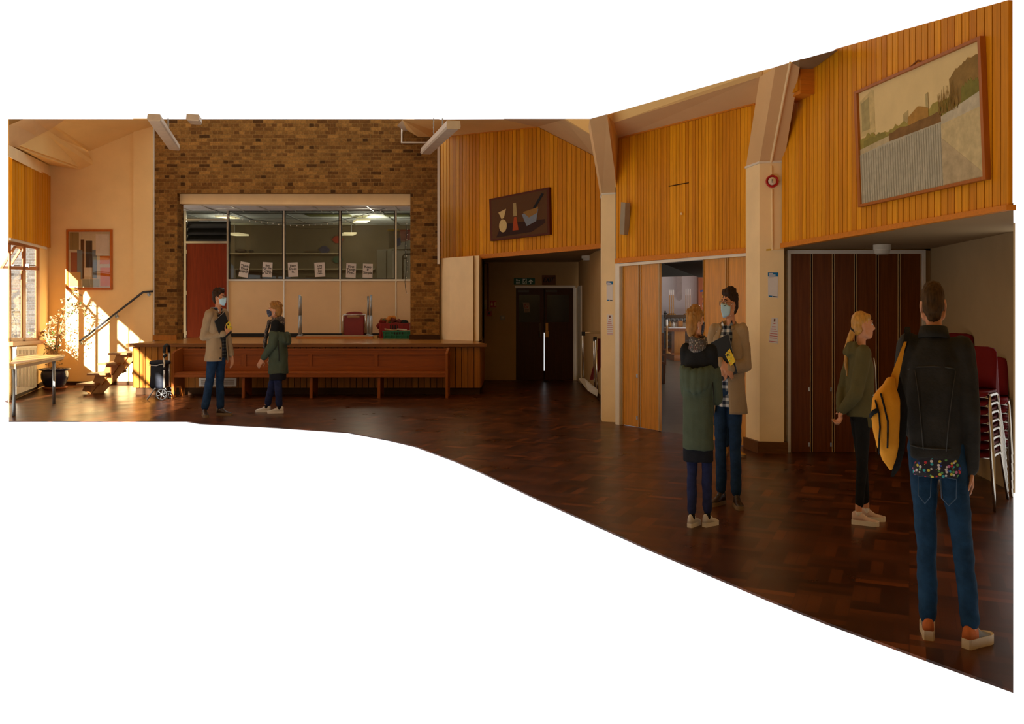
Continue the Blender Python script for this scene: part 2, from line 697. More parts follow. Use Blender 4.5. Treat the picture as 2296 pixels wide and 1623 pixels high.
# ------------------------------------------------------------------ floor
front = [(20, 944), (418, 944), (447, 949), (620, 958), (780, 969), (870, 986), (930, 1000), (1020, 1033), (1080, 1059), (1200, 1116), (1323, 1171),
         (1450, 1228), (1580, 1283), (1640, 1308), (1720, 1342), (1850, 1394), (2050, 1467), (2272, 1547)]
rim = [G(*p) for p in front] + [G(2272, 1104), V((4.72, 10.02, 0)), V((2.9, 10.2, 0)), V((2.85, 10.25, 0)), V((1.5, 12.32, 0)),
                                V((1.7, 13, 0)), V((1.7, 20.1, 0)), V((0, 20.1, 0)), V((-9.85, 18.9, 0)), V((-8.75, 15.4, 0)), G(20, 903)]
mb = MB()
mb.prism([p - V((0, 0, .012)) for p in rim], (0, 0, .012))
structure(mb.build('floor', FLOORM))
mb = MB()
mb.prism([V((-3.6, -2.6, -.05)), V((4.6, -2.6, -.05)), V((4.2, 3.2, -.05)), V((-4.6, 3.2, -.05))], (0, 0, .05))
structure(mb.build('floor_rear', FLOORM))

# ------------------------------------------------------------------ the hall behind and beside the camera (out of the picture)
def uvbox(w, mb, y0, y1, z0, z1, n0, n1):
    """box on a wall plane between two depths"""
    f = lambda y: w.a + w.u * ((y - w.a.y) / w.u.y)
    a, b = f(y0), f(y1)
    q = [V((a.x, a.y, z0)), V((b.x, b.y, z0)), V((b.x, b.y, z1)), V((a.x, a.y, z1))]
    mb.prism([p + w.n * n0 for p in q], w.n * (n1 - n0))

openings = [(4.2, 7.2), (8.4, 10.6), (11.4, 13.9)]
mb = MB()
wm = MB()
gm = MB()
y_prev = -2.6
for (a, b) in openings + [(14.40, 14.40)]:
    uvbox(LW, mb, y_prev, a, 0, 7.2, -.04, 0)
    if b > a:
        uvbox(LW, mb, a, b, 0, .94, -.04, 0)
        uvbox(LW, mb, a, b, 2.75, 7.2, -.04, 0)
        k = 3
        for i in range(k + 1):
            yy = a + (b - a) * i / k
            uvbox(LW, wm, yy - .05, yy + .05, .94, 2.75, -.03, -.01)
        for z in (.98, 2.2, 2.71):
            uvbox(LW, wm, a, b, z - .05, z + .05, -.03, -.01)
    y_prev = b
structure(mb.build('wall_left_rear', CREAM))
structure(wm.build('window_2', WINDOW_WOOD))
mb = MB()
mb.span((-2.9, -2.9, 0), (4.7, -2.6, 3.5))
structure(mb.build('wall_rear', CREAM))
mb = MB()
zr = lambda y: 1.80 + .362 * y
YR = 15.2
xl = lambda y: -8.69 + .329 * (15.5 - y) - .32
mb.prism([V((xl(.3), .3, zr(.3))), V((5.4, .3, zr(.3))), V((5.4, YR, zr(YR))), V((xl(YR), YR, zr(YR)))], (0, 0, .15))
mb.prism([V((xl(-2.6), -2.6, 3.3)), V((5.4, -2.6, 3.3)), V((5.4, .5, 3.3)), V((xl(.5), .5, 3.3))], (0, 0, .1))
mb.prism([V((xl(.3), .3, 1.9)), V((5.4, .3, 1.9)), V((5.4, .3, 3.4)), V((xl(.3), .3, 3.4))], (0, .05, 0))
roof_o = structure(mb.build('ceiling_rear', CEIL))
mb = MB()
mb.prism([V((4.17, 7.2, 0)), V((4.6, -2.6, 0)), V((4.6, -2.6, 5)), V((4.17, 7.2, 5))], (.1, 0, 0))
structure(mb.build('wall_right_rear', CREAM))
# added unseen screen outside: stops sun leaks past the window, shades the house
mb = MB()
mb.prism([V((-14.8, 13.7, 2.9)), V((-10.6, 13.7, 2.9)), V((-10.4, 13.7, 3.85)), V((-9.1, 13.7, 3.75)), V((-8.72, 13.7, 3.1)), V((-8.35, 13.7, 2.75)), V((-8.0, 13.7, 2.75)), V((-8.0, 13.7, 9)), V((-14.8, 13.7, 9))], (0, .2, 0))
structure(mb.build('sun_blocker', CREAM))

# ------------------------------------------------------------------ left wall, boards over the window
mb = MB()
LW.poly(mb, [(20, 766), (104, 764), (108, 764), (108, 875), (20, 935)], -.012, 0)
LW.poly(mb, [(87, 540), (108, 540), (108, 766), (87, 766)], -.012, 0)
LW.poly(mb, [(20, 267), (108, 267), (108, 556), (20, 545)], -.012, 0)
structure(mb.build('wall_left', CREAM))
mb = boards(LW, 20, 110.5, pl([(20, 345), (112, 398)]), pl([(20, 533), (104, 554)]), 15, 0.0, .05, .15)
structure(mb.build('wall_left_boarding', SLAT))
mb = MB()
LW.poly(mb, [(20, 533), (102, 554), (102, 559), (20, 539)], 0, .03)
structure(mb.build('trim_1', WHITE_PAINT))
mb = MB()
LW.poly(mb, [(20, 766), (100, 763), (100, 769), (20, 776)], 0, .06)
structure(mb.build('windowsill', WINDOW_WOOD))

# window_1: timber casement of two lights over two
win = MB()
bar = lambda pts, a=-.012, b=.006: LW.poly(win, pts, a, b)
bar([(20, 541), (88, 553), (88, 560), (20, 548)])
bar([(20, 757), (88, 757), (88, 766), (20, 768)])
bar([(83.5, 553), (88, 554), (88, 765), (83.5, 765)])
bar([(20, 596), (88, 599), (88, 606), (20, 604)])
bar([(50.5, 548), (56, 549), (56, 765), (50.5, 766)])
bar([(20, 545), (24, 545), (24, 766), (20, 766)])
window_o = structure(win.build('window_1', WINDOW_WOOD))
sash = MB()
for (x0, x1) in ((24, 50), (56.5, 83)):
    for (y0, y1) in ((551, 598), (606, 758)):
        if (x0, y0) == (24, 551):
            continue
        w4 = 1.8
        LW.poly(sash, [(x0, y0), (x0 + w4, y0), (x0 + w4, y1), (x0, y1)], -.012, -.002)
        LW.poly(sash, [(x1 - w4, y0), (x1, y0), (x1, y1), (x1 - w4, y1)], -.012, -.002)
sash.build('sash', WINDOW_WOOD, window_o)
# the open top light, hinged on its head and pushed out
op = MB()
h0, h1 = LW.at(31, 551), LW.at(48, 553)
dn = V((0, 0, -.40)) - LW.n * .22
for (a, b) in ((0, .12), (.88, 1)):
    op.prism([h0 + (h1 - h0) * a, h0 + (h1 - h0) * b, h0 + (h1 - h0) * b + dn, h0 + (h1 - h0) * a + dn], LW.n * .04)
for (a, b) in ((0, .1), (.9, 1)):
    op.prism([h0 + dn * a, h1 + dn * a, h1 + dn * b, h0 + dn * b], LW.n * .04)
op.build('open_casement', WINDOW_WOOD, window_o)
gl = MB()
LW.poly(gl, [(24, 606), (84, 606), (84, 758), (24, 758)], -.02, -.017)
LW.poly(gl, [(57, 551), (84, 553), (84, 598), (57, 598)], -.02, -.017)
gl.prism([h0 + LW.n * .02, h1 + LW.n * .02, h1 + dn + LW.n * .02, h0 + dn + LW.n * .02], LW.n * .005)
gl.build('glazing', GLASS_CLEAR, window_o)
mb = MB()
for x in (30, 66):
    LW.poly(mb, [(x, 594), (x + 14, 594.6), (x + 14, 596.4), (x, 596)], -.03, .0)
LW.poly(mb, [(62, 592), (64, 592), (64, 600), (62, 600)], -.03, .02)
mb.build('stay', GREY_STEEL, window_o)
# seen through it: the neighbouring brick house and its roof
mb = MB()
mb.span((-13.42, 23.9, 0), (-12.55, 25.5, 5.2))
nb_o = tag(empty('house', (-13.5, 24, 0), 'pale brick house outside the far left window', 'house'))
mb.build('wall', BRICK_PALE, nb_o)
mb = MB()
mb.prism([V((-15.1, 27, 0)), V((-13.6, 27, 0)), V((-13.6, 27, 2.9)), V((-14.6, 27, 3.7)), V((-15.1, 27, 3.5))], (0, 2, 0))
mb.build('gable', mat('grey_render', (.55, .55, .53), .9), nb_o)

# ------------------------------------------------------------------ plaster end wall at the left
mb = MB()
EW.poly(mb, [(96, 267), (346, 267), (346, 866), (96, 866)], -.2, 0)
EW.poly(mb, [(301, 267), (344, 267), (344, 862), (301, 862)], 0, .05)
structure(mb.build('wall_end_left', CREAM))
mb = MB()
EW.poly(mb, [(108, 855), (300, 855), (300, 863), (108, 864)], 0, .03)
LW.poly(mb, [(25, 886), (108, 850), (108, 858), (25, 896.5)], 0, .03)
structure(mb.build('baseboard_left', PLINTH))

# ceilings of the left corner
def slab(name, pts, m, ext=(0, .3, .05)):
    b = MB()
    b.prism(pts, ext)
    return structure(b.build(name, m))
Yw = 18.78
slab('ceiling_low', [LW.at(20, 325), LW.at(127, 380, -.02), P(178, 380, Yw), P(206, 369, Yw), P(90, 291.5, 16.6), P(20, 330, 15.4)], CEIL)
slab('beam_header', [LW.at(20, 325, .1), LW.at(127, 379, .02), LW.at(127, 405, .02), LW.at(20, 351, .1)], PILLAR_PAINT, LW.n * -.015)
slab('beam_drop', [P(90, 291.5, 16.6), P(206, 369, Yw), P(198, 338, Yw + .05), P(114, 281, 16.9)], CEIL, (-.12, .05, .02))
slab('ceiling_high', [P(100, 267, 16.4), P(114, 281, 16.9), P(198, 338.5, Yw), P(206, 336, Yw), P(301, 296, Yw), P(346, 283, Yw), P(346, 267, 17.9)], CEIL)
slab('beam_rafter', [P(20, 281, 14.9), P(53, 267, 15.0), P(126, 267, 15.9), P(90, 291.5, 16.55), P(62, 304, 16.0), P(20, 329, 15.3)], BEAM)
slab('ceiling_corner', [P(20, 267, 15.0), P(55, 267, 15.1), P(20, 283, 15.0)], SOFFIT)

# ------------------------------------------------------------------ brick end wall with the stage opening
mb = MB()
EW.poly(mb, [(345, 267), (985, 267), (985, 433), (345, 433)], -.36, 0)
EW.poly(mb, [(345, 433), (397, 433), (397, 775), (345, 775)], -.36, 0)
EW.poly(mb, [(920, 433), (985, 433), (985, 775), (920, 775)], -.36, 0)
EW.poly(mb, [(345, 775), (410, 775), (410, 880), (345, 880)], -.36, -.05)
structure(mb.build('wall_end', BRICK))
mb = MB()
EW.poly(mb, [(345, 751), (397, 751), (397, 763), (345, 763)], 0, .05)
structure(mb.build('baseboard_end_left', STAGE_SLAT))
mb = MB()
EW.poly(mb, [(918, 750), (987, 750), (987, 763), (918, 763)], 0, .05)
structure(mb.build('baseboard_end_right', PLINTH))
mb = MB()
EW.poly(mb, [(343, 272), (346.5, 272), (346.5, 765), (343, 765)], 0, .02)
EW.poly(mb, [(981, 325), (986, 325), (986, 592), (981, 592)], -.05, .04)
structure(mb.build('trim_2', WHITE_PAINT))
# lintel, stage ceiling
LN = Wall((-11, 19.15), (0, 19.15))
mb = MB()
LN.poly(mb, [(394, 434), (928, 437), (928, 462), (394, 459)], -.1, .2)
structure(mb.build('lintel', PILLAR_PAINT))
zc = 3.86
mb = MB()
mb.span((-8, 19.2, zc), (-2, 20.6, zc + .05))
structure(mb.build('ceiling_stage', mat('stage_ceiling_tile', (.62, .58, .55), .8)))
mb = MB()
for i in range(9):
    x = -7.4 + i * .6
    mb.span((x, 19.2, zc - .012), (x + .02, 20.6, zc))
mb.span((-8, 20.0, zc - .012), (-2, 20.02, zc))
structure(mb.build('trim_ceiling_grid', ALU))

# ------------------------------------------------------------------ stage
Zs = .951
mb = MB()
mb.prism([V((-7.1, 16.50, Zs - .06)), V((-.5, 16.50, Zs - .06)), V((-.82, 18.6, Zs - .06)), V((-.82, 20.6, Zs - .06)), V((-7.1, 20.6, Zs - .06))], (0, 0, .06))
structure(mb.build('floor_stage', STAGE_WOOD))
mb = MB()
mb.prism([V((-7.13, 16.46, Zs - .062)), V((-.47, 16.46, Zs - .062)), V((-.47, 16.5, Zs - .062)), V((-7.13, 16.5, Zs - .062))], (0, 0, .063))
structure(mb.build('trim_stage_nosing', STAGE_EDGE))
mb = MB()
n_s = 56
for i in range(n_s):
    x0 = -7.03 + 6.44 * i / n_s
    mb.span((x0 + .006, 16.55, .13), (x0 + 6.44 / n_s - .006, 16.6, Zs - .06))
n_s2 = 8
for i in range(n_s2):
    y0 = 16.6 + 2.0 * i / n_s2
    mb.span((-.62, y0 + .006, .13), (-.57, y0 + .24, Zs - .06))
    mb.span((-7.06, y0 + .006, .13), (-7.01, y0 + .24, Zs - .06))
structure(mb.build('wall_stage_front', STAGE_SLAT))
mb = MB()
mb.span((-7.0, 16.62, 0), (-.62, 18.6, Zs - .06))
mb.span((-7.0, 16.6, 0), (-.6, 16.62, Zs - .06))
structure(mb.build('wall_stage_plinth', PLINTH))

# pillar standing on the stage
pts = [V(((982 - CX) * 19.0 / FOC, 19.0, Zs)), P(1008, 762, 18.55), P(1074, 765, 17.85)]
pts = [V((p.x, p.y, Zs)) for p in pts] + [V((-.62, 18.9, Zs)), V((-1.4, 19.4, Zs))]
mb = MB()
mb.prism(pts, (0, 0, 2.66 - Zs))
structure(mb.build('pillar_stage', PILLAR_PAINT))
mb = MB()
mb.prism([V((-.78, 17.9, Zs)), V((-.62, 18.6, Zs)), V((-.62, 19.9, Zs)), V((-.78, 19.9, Zs))], (0, 0, 2.66 - Zs))
mb.span((-.9, 18.6, 0), (-.62, 20, 2.66))
structure(mb.build('wall_stage_return', CREAM_SHADED))

# ------------------------------------------------------------------ glazed partition at the back of the stage
fr = MB()
def bar2(x0, y0, x1, y1, a=-.03, b=.03):
    PT.rect(fr, x0, y0, x1, y1, a, b)
bar2(402, 466, 940, 472)
bar2(404, 472, 406, 757)
bar2(414, 472, 418, 757)
bar2(509, 472, 513, 757)
for x in (637, 763, 888):
    bar2(x - 1.7, 472, x + 1.7, 627)
for x in (637, 763, 888):
    bar2(x - 1.3, 629, x + 1.3, 747, 0, .02)
bar2(513, 626, 940, 630)
bar2(418, 491, 509, 494.5)
bar2(418, 541, 509, 546)
part_o = structure(fr.build('wall_partition', ALU))
mb = MB()
PT.rect(mb, 513, 630, 940, 748, -.03, 0)
PT.rect(mb, 402, 627, 414, 748, -.03, 0)
mb.build('panel', STAGE_WHITE, part_o)
mb = MB()
PT.rect(mb, 513, 747, 940, 757, -.03, .012)
PT.rect(mb, 402, 747, 416, 757, -.03, .012)
mb.build('skirting', BLACK, part_o)
mb = MB()
for (x0, x1) in ((513, 635.3), (638.7, 761.3), (764.7, 886.3), (889.7, 925)):
    PT.rect(mb, x0, 472, x1, 627, -.006, 0)
PT.rect(mb, 418, 472, 509, 491, -.006, 0)
PT.rect(mb, 402, 472, 414, 627, -.006, 0)
mb.build('glazing', GLASS_STAGE, part_o)
mb = MB()
for (x0, x1) in ((513, 635.3), (638.7, 761.3), (764.7, 886.3)):
    for (a, b, c, d) in ((x0, 472, x0 + 2, 627), (x1 - 2, 472, x1, 627), (x0, 472, x1, 474), (x0, 624.5, x1, 626.5)):
        PT.rect(mb, a, b, c, d, .0, .012)
mb.build('gasket', BLACK, part_o)
# louvres over the stage door
mb = MB()
for i in range(3):
    y0 = 495.5 + i * 15.3
    q = [PT.at(418, y0) + V((0, .1, 0)), PT.at(509, y0) + V((0, .1, 0)), PT.at(509, y0 + 16), PT.at(418, y0 + 16)]
    mb.prism(q, (0, .012, .004))
mb.build('louvre', mat('black_glass_blade', (.022, .022, .02), .12, .5), part_o)
mb = MB()
PT.rect(mb, 418, 494, 509, 541, -.25, -.22)
mb.build('back_plate', BLACK, part_o)
dr = MB()
PT.rect(dr, 418.5, 546, 508.5, 757, -.04, .0)
sd = structure(dr.build('door_1', DOOR_RED))
mb = MB()
PT.rect(mb, 498, 645, 503, 662, 0, .012)
mb.tube([PT.at(500, 652, .012), PT.at(500, 652, .06), PT.at(489, 651, .06)], .012)
mb.build('door_handle', CHROME, sd)
mb = MB()
for y in (560, 652, 742):
    PT.rect(mb, 416.5, y, 419.5, y + 9, 0, .02)
mb.build('hinge', ALU, sd)

# ------------------------------------------------------------------ the store room behind the glass
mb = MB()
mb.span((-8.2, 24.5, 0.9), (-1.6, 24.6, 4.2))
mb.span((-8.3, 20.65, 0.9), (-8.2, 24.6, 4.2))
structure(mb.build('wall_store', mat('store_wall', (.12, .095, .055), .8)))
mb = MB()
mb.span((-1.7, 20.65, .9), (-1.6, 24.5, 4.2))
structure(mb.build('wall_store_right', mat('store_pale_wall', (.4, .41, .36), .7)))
mb = MB()
mb.span((-8.3, 20.62, 3.9), (-1.6, 24.6, 4.0))
structure(mb.build('ceiling_store', mat('store_ceiling', (.74, .80, .78), .8)))
mb = MB()
for i in range(6):
    x = -7.9 + i * 1.2
    mb.span((x, 20.65, 3.885), (x + .03, 24.5, 3.9))
for y in (21.4, 22.6, 23.8):
    mb.span((-8.2, y, 3.885), (-1.7, y + .03, 3.9))
structure(mb.build('trim_store_grid', mat('grid_grey', (.3, .32, .3), .6)))
mb = MB()
mb.span((-5.0, 21.5, 3.87), (-3.95, 22.0, 3.9))
mb.span((-3.1, 21.5, 3.87), (-2.5, 22.0, 3.9))
structure(mb.build('trim_store_tile', mat('olive_tile', (.16, .17, .03), .8)))
mb = MB()
mb.span((-8.2, 20.7, .85), (-1.6, 24.6, .93))
structure(mb.build('floor_store', PLINTH))

# ------------------------------------------------------------------ the ceiling over the brick wall and the angled left panel
LPa = V(((982 - CX) * 19.9 / FOC, 19.9, 0))
LPb = V(((1352 - CX) * 15.36 / FOC, 15.36, 0))
LP = Wall(LPa, LPb)
top_l = pl([(982, 309), (1008, 304.6), (1206, 284), (1335, 350), (1352, 359), (1386, 377)])
bot_l = pl([(982, 590), (1352, 558)])
mb = boards(LP, 984, 1384, top_l, pl([(984, 582), (1352, 548)]), 45, 0, .03, .14, (1008, 1206, 1335))
wl = structure(mb.build('wall_right_far', SLAT))
mb = MB()
LP.poly(mb, [(983, 580), (1384, 543), (1384, 554), (983, 589)], -.02, .05)
LP.poly(mb, [(1000, 303), (1206, 282), (1206, 287), (1000, 307.5)], 0, .05)
mb.build('rail', SLAT_RAIL, wl)
mb = MB()
LP.poly(mb, [(982, 312), (1008, 306), (1206, 286), (1335, 352), (1352, 361), (1384, 378), (1384, 553), (982, 588)], -.08, -.002)
mb.build('backing', GROOVE, wl)
zs = 2.645
mb = MB()
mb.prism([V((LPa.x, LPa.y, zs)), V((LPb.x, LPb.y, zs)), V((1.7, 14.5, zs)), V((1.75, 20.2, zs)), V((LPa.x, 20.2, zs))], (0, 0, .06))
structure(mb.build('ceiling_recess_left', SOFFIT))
C1 = [P(902, 268, 16.2), P(1140, 267, 15.6), LP.at(1206, 284, .02), LP.at(1008, 305, .02), P(966, 308, YB - .02), P(938, 307, YB - .02), P(912, 292, YB - .02)]
slab('ceiling_right_far', C1, CEIL)
slab('beam_right_far', [P(1130, 266.5, 14.9), P(1270, 266.5, 13.2), P(1327, 303, 13.0), P(1337, 351, 14.6), LP.at(1335, 350, .03), LP.at(1206, 284, .03)], BEAM)
slab('ceiling_gap', [P(1268, 266.5, 13.1), P(1324, 266.5, 12.9), P(1329, 304, 12.95)], CEIL)
slab('beam_edge', [P(890.5, 282, 18.2), P(904, 267, 17.8), P(928, 267, 17.8), P(913, 292, 18.6), P(904, 292, 18.6)], WHITE_PAINT, (0, .2, .03))

# conduit on the brick
mb = MB()
mb.tube([EW.at(901, 284, .02), EW.at(901, 319.5, .02)], .018)
mb.tube([EW.at(899, 319.5, .02), EW.at(985, 319.5, .02)], .018)
structure(mb.build('trim_3', WHITE_PAINT))

# ------------------------------------------------------------------ left recess with the exit doors
RB = Wall((-1, 20.0), (2, 20.0))
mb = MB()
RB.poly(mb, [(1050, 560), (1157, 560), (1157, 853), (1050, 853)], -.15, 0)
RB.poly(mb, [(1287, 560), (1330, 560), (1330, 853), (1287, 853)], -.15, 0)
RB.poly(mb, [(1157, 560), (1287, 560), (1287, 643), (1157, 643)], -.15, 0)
structure(mb.build('wall_recess_back', CREAM_SHADED))
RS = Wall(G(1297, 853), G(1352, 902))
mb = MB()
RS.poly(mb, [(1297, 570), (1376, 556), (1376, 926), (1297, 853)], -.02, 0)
structure(mb.build('wall_recess_side', CREAM_SHADED))
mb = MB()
RS.poly(mb, [(1304, 848), (1352, 890), (1352, 904), (1304, 860)], 0, .02)
structure(mb.build('baseboard_recess', PLINTH))
fr = MB()
RB.rect(fr, 1155, 640, 1290, 646, 0, .04)
RB.rect(fr, 1285, 646, 1292, 853, 0, .04)
RS.poly(fr, [(1297.5, 642), (1305, 640), (1305, 860), (1297.5, 853)], 0, .03)
structure(fr.build('doorframe_1', WHITE_PAINT))
DKW = wood('exit_door_timber', (.055, .018, .006), .4, .2, .05)
for nm, x0, x1 in (('door_2', 1158, 1219.4), ('door_3', 1221, 1285)):
    d = MB()
    RB.rect(d, x0, 646, x1, 661, -.05, -.01)
    RB.rect(d, x0, 722, x1, 852, -.05, -.01)
    RB.rect(d, x0, 661, x0 + 6, 722, -.05, -.01)
    RB.rect(d, x1 - 9, 661, x1, 722, -.05, -.01)
    for k in range(3):
        xx = x0 + 8 + k * 16
        RB.rect(d, xx, 742, xx + 12, 838, -.01, 0)
    do = structure(d.build(nm, DKW))
    g = MB()
    RB.rect(g, x0 + 6, 661, x1 - 9, 722, -.035, -.025)
    g.build('glazing', mat('blackout_glass', (.008, .011, .012), .1, .5), do)
    c = MB()
    RB.rect(c, x0 + 3, 650, x0 + 28, 655, -.01, .05)
    c.build('door_closer', mat('closer_bronze', (.05, .032, .018), .4, .4), do)
    h = MB()
    if nm == 'door_3':
        RB.rect(h, 1223, 742, 1230, 756, -.01, .02)
        RB.rect(h, 1223.5, 724, 1229, 741, -.01, .0)
        h.build('push_plate', mat('brass_plate', (.42, .2, .04), .3, .5, metal=.6), do)
    else:
        RB.rect(h, 1208, 724, 1214, 756, -.01, .0)
        h.build('push_plate', mat('dull_plate', (.06, .03, .012), .4, .4, metal=.3), do)
# behind the exit doors: added black boards block the white sky, leaving one slot
mb = MB()
RB.rect(mb, 1150, 640, 1219.2, 853, -.12, -.06)
RB.rect(mb, 1221.2, 640, 1294, 853, -.12, -.06)
RB.rect(mb, 1219.2, 640, 1221.2, 746, -.12, -.06)
RB.rect(mb, 1219.2, 832, 1221.2, 853, -.12, -.06)
structure(mb.build('trim_4', BLACK))

# ------------------------------------------------------------------ columns and their haunches
def column(name, pl_pts, ztop, m):
    b = MB()
    b.prism(pl_pts, (0, 0, ztop))
    return structure(b.build(name, m))
y1 = 12.6
c1 = [V(((1350 - CX) * y1 / FOC, y1, 0)), V(((1385 - CX) * (y1 - .1) / FOC, y1 - .1, 0)), V(((1388 - CX) * (y1 - .1) / FOC, y1 + .3, 0)), V(((1350 - CX) * y1 / FOC + .02, y1 + .4, 0))]
z1 = EYE + (CY - 435) * y1 / FOC
k1 = column('column_far', c1, z1, PILLAR_PAINT)
b = MB()
ea, eb = P(1322, 267, 11.2), P(1361, 256, 11.1)
t0 = [V((c1[0].x, c1[0].y, z1)), V((c1[1].x, c1[1].y, z1)), V((c1[2].x, c1[2].y, z1)), V((c1[3].x, c1[3].y, z1))]
t1 = [ea, eb, eb + V((.08, .35, -.02)), ea + V((.02, .4, -.02))]
b.loft([t0, t1])
b.build('haunch', BEAM, k1)
b = MB()
b.prism([p + V((-.012 if i in (0, 3) else .012, -.02 if i < 2 else 0, -.012)) for i, p in enumerate(t0)], (0, 0, .022))
b.build('cap', WHITE_PAINT, k1)
y2 = 9.85
c2 = [V(((1703 - CX) * (y2) / FOC, y2, 0)), V(((1758 - CX) * (y2 - .05) / FOC, y2 - .05, 0)), V(((1758 - CX) * (y2 - .05) / FOC + .02, y2 + .4, 0)), V(((1703 - CX) * y2 / FOC - .06, y2 + .35, 0))]
z2 = EYE + (CY - 364) * y2 / FOC
k2 = column('column_near', c2, z2, PILLAR_PAINT)
t0 = [V((p.x, p.y, z2)) for p in c2]
ea, eb = P(1739, 150, 8.9), P(1796, 133, 8.8)
t1 = [ea, eb, eb + V((.05, .45, 0)), ea + V((-.05, .4, 0))]
b = MB()
b.loft([t0, t1])
b.build('haunch', BEAM, k2)
b = MB()
b.prism([p + V((-.012 if i in (0, 3) else .012, -.02 if i < 2 else 0, -.012)) for i, p in enumerate(t0)], (0, 0, .022))
b.build('cap', WHITE_PAINT, k2)
b = MB()
cd = Wall(c2[0], c2[1])
b.tube([cd.at(1730, 372, .01), cd.at(1730, 392, .01)], .01)
b.tube([cd.at(1731, 425, .01), cd.at(1732, 560, .01), cd.at(1757, 560, .01)], .01)
b.build('conduit', PILLAR_PAINT, k2)
b = MB()
hd = (P(1729, 364, y2 - .03), P(1772, 140, 8.82))
b.tube([hd[0], hd[1]], .014)
b.build('conduit', PILLAR_PAINT, k2)
b = MB()
b.prism([p + V((-.03 if i in (0, 3) else .03, -.04 if i < 2 else 0, 0)) for i, p in enumerate(c2)], (0, 0, .125))
b.build('plinth', wood('plinth_oak', (.13, .05, .014), .4, .2, .05, horiz='x'), k2)
b = MB()
cd.poly(b, [(1718, 558.5), (1729, 557.5), (1729, 561.5), (1718, 562.5)], 0, .002)
tag(b.build('masking_tape', mat('yellow_tape', (.7, .45, .06), .7)), 'strip of yellow tape stuck on near column beside folding doors', 'tape')

# ------------------------------------------------------------------ middle wall with the oak folding doors
DW = Wall(G(1395, 952), G(1692, 1004))
top_m = pl([(1380, 312), (1385, 311), (1696, 232.5), (1702, 231)])
mb = boards(DW, 1386, 1699, top_m, pl([(1388, 582), (1700, 556)]), 44, 0, .03, .13)
wm_ = structure(mb.build('wall_right_middle', SLAT))
mb = MB()
DW.poly(mb, [(1386, 580), (1701, 554.5), (1701, 566), (1386, 591)], -.02, .06)
DW.poly(mb, [(1384, 310), (1698, 231), (1698, 235.5), (1384, 314.5)], 0, .05)
mb.build('rail', SLAT_RAIL, wm_)
mb = MB()
DW.poly(mb, [(1380, 315), (1700, 236), (1702, 560), (1380, 585)], -.08, -.002)
mb.build('backing', GROOVE, wm_)
mb = MB()
DW.poly(mb, [(1504, 417), (1549, 409), (1549, 411), (1504, 419)], .028, .036)
mb.build('hatch_line', GROOVE, wm_)
mb = MB()
mb.ball(DW.at(1528, 479, .05), .016)
mb.build('hatch_knob', PILLAR_PAINT, wm_)
# sloping soffit and ceiling above it
o2 = lambda px, py: DW.at(px, py, .55)
slab('ceiling_cove', [DW.at(1384, 311.5, .02), DW.at(1697, 232.5, .02), o2(1709, 170.5), o2(1378, 274)], BEAM)
slab('ceiling_right', [o2(1378, 275), o2(1709, 171), DW.at(1709, 158, .64), DW.at(1355, 258.5, .64)], CEIL)
slab('beam_side', [DW.at(1696, 233, .03), DW.at(1704, 372, .03), P(1738, 151, 8.95), P(1708, 158.5, 9.3), P(1708, 172, 9.4)], CEIL, (.03, .06, 0))
slab('beam_side_far', [DW.at(1386, 312, .03), DW.at(1387, 440, .03), P(1384, 437, 12.45), P(1361, 258, 11.3), P(1379, 252, 11.4), P(1379, 276, 11.6)], CEIL, (.0, .1, 0))
# frame and leaves
mb = MB()
DW.poly(mb, [(1386, 592), (1697, 565.8), (1697, 572.7), (1386, 598)], -.04, .05)
DW.poly(mb, [(1386, 598), (1395, 597.3), (1395, 953), (1386, 951)], -.04, .05)
DW.poly(mb, [(1689.5, 573.4), (1697, 572.8), (1697, 1006), (1689.5, 1005)], -.04, .05)
structure(mb.build('doorframe_2', WHITE_PAINT))
ptop = pl([(1395, 597), (1690, 572)])
pbot = pl([(1395, 951), (1690, 1002.5)])
def leaf(nm, x0, x1, m, w=DW, pt=ptop, pb=pbot, n0=-.03, n1=.0, strip=True, bolt=None):
    b = MB()
    w.poly(b, [(x0, pt(x0)), (x1, pt(x1)), (x1, pb(x1)), (x0, pb(x0))], n0, n1)
    o = structure(b.build(nm, m))
    if strip:
        b = MB()
        for xx in (x0 + .4, x1 - 1.6):
            w.poly(b, [(xx, pt(xx)), (xx + 1.2, pt(xx)), (xx + 1.2, pb(xx)), (xx, pb(xx))], n1, n1 + .012)
        b.build('edge_strip', STRIP, o)
    if bolt:
        b = MB()
        for yy in bolt:
            w.rect(b, x1 - 6, yy, x1 - 2.5, yy + 9, n1, n1 + .01)
        b.build('flush_bolt', CHROME, o)
    return o
STRIP = mat('brass_edge_strip', (.55, .36, .16), .35, .5, .05, 5)
leaf('door_4', 1396, 1433.5, DOOR_OAK, bolt=(838, 932))
leaf('door_5', 1436, 1479.5, DOOR_OAK)
leaf('door_6', 1577, 1629.5, DOOR_OAK)
leaf('door_7', 1632, 1689, DOOR_OAK)
# dark threshold and lobby of the church
mb = MB()
mb.prism([V((2.0, 11.9, 2.2)), V((3.2, 10.8, 2.2)), V((6.3, 17.2, 2.2)), V((3.6, 17.2, 2.2))], (0, 0, .3))
structure(mb.build('ceiling_lobby', mat('dark_lobby', (.03, .024, .018), .7)))
mb = MB()
mb.prism([DW.at(1396, 952, -.05), DW.at(1690, 1003, -.05), V((9.5, 29, 0)), V((9.5, 38, 0)), V((4.5, 38, 0)), V((3.9, 29, 0))], (0, 0, -.02))
structure(mb.build('floor_church', mat('polished_lino', (.13, .12, .09), .3, .3, .3, 3.0)))

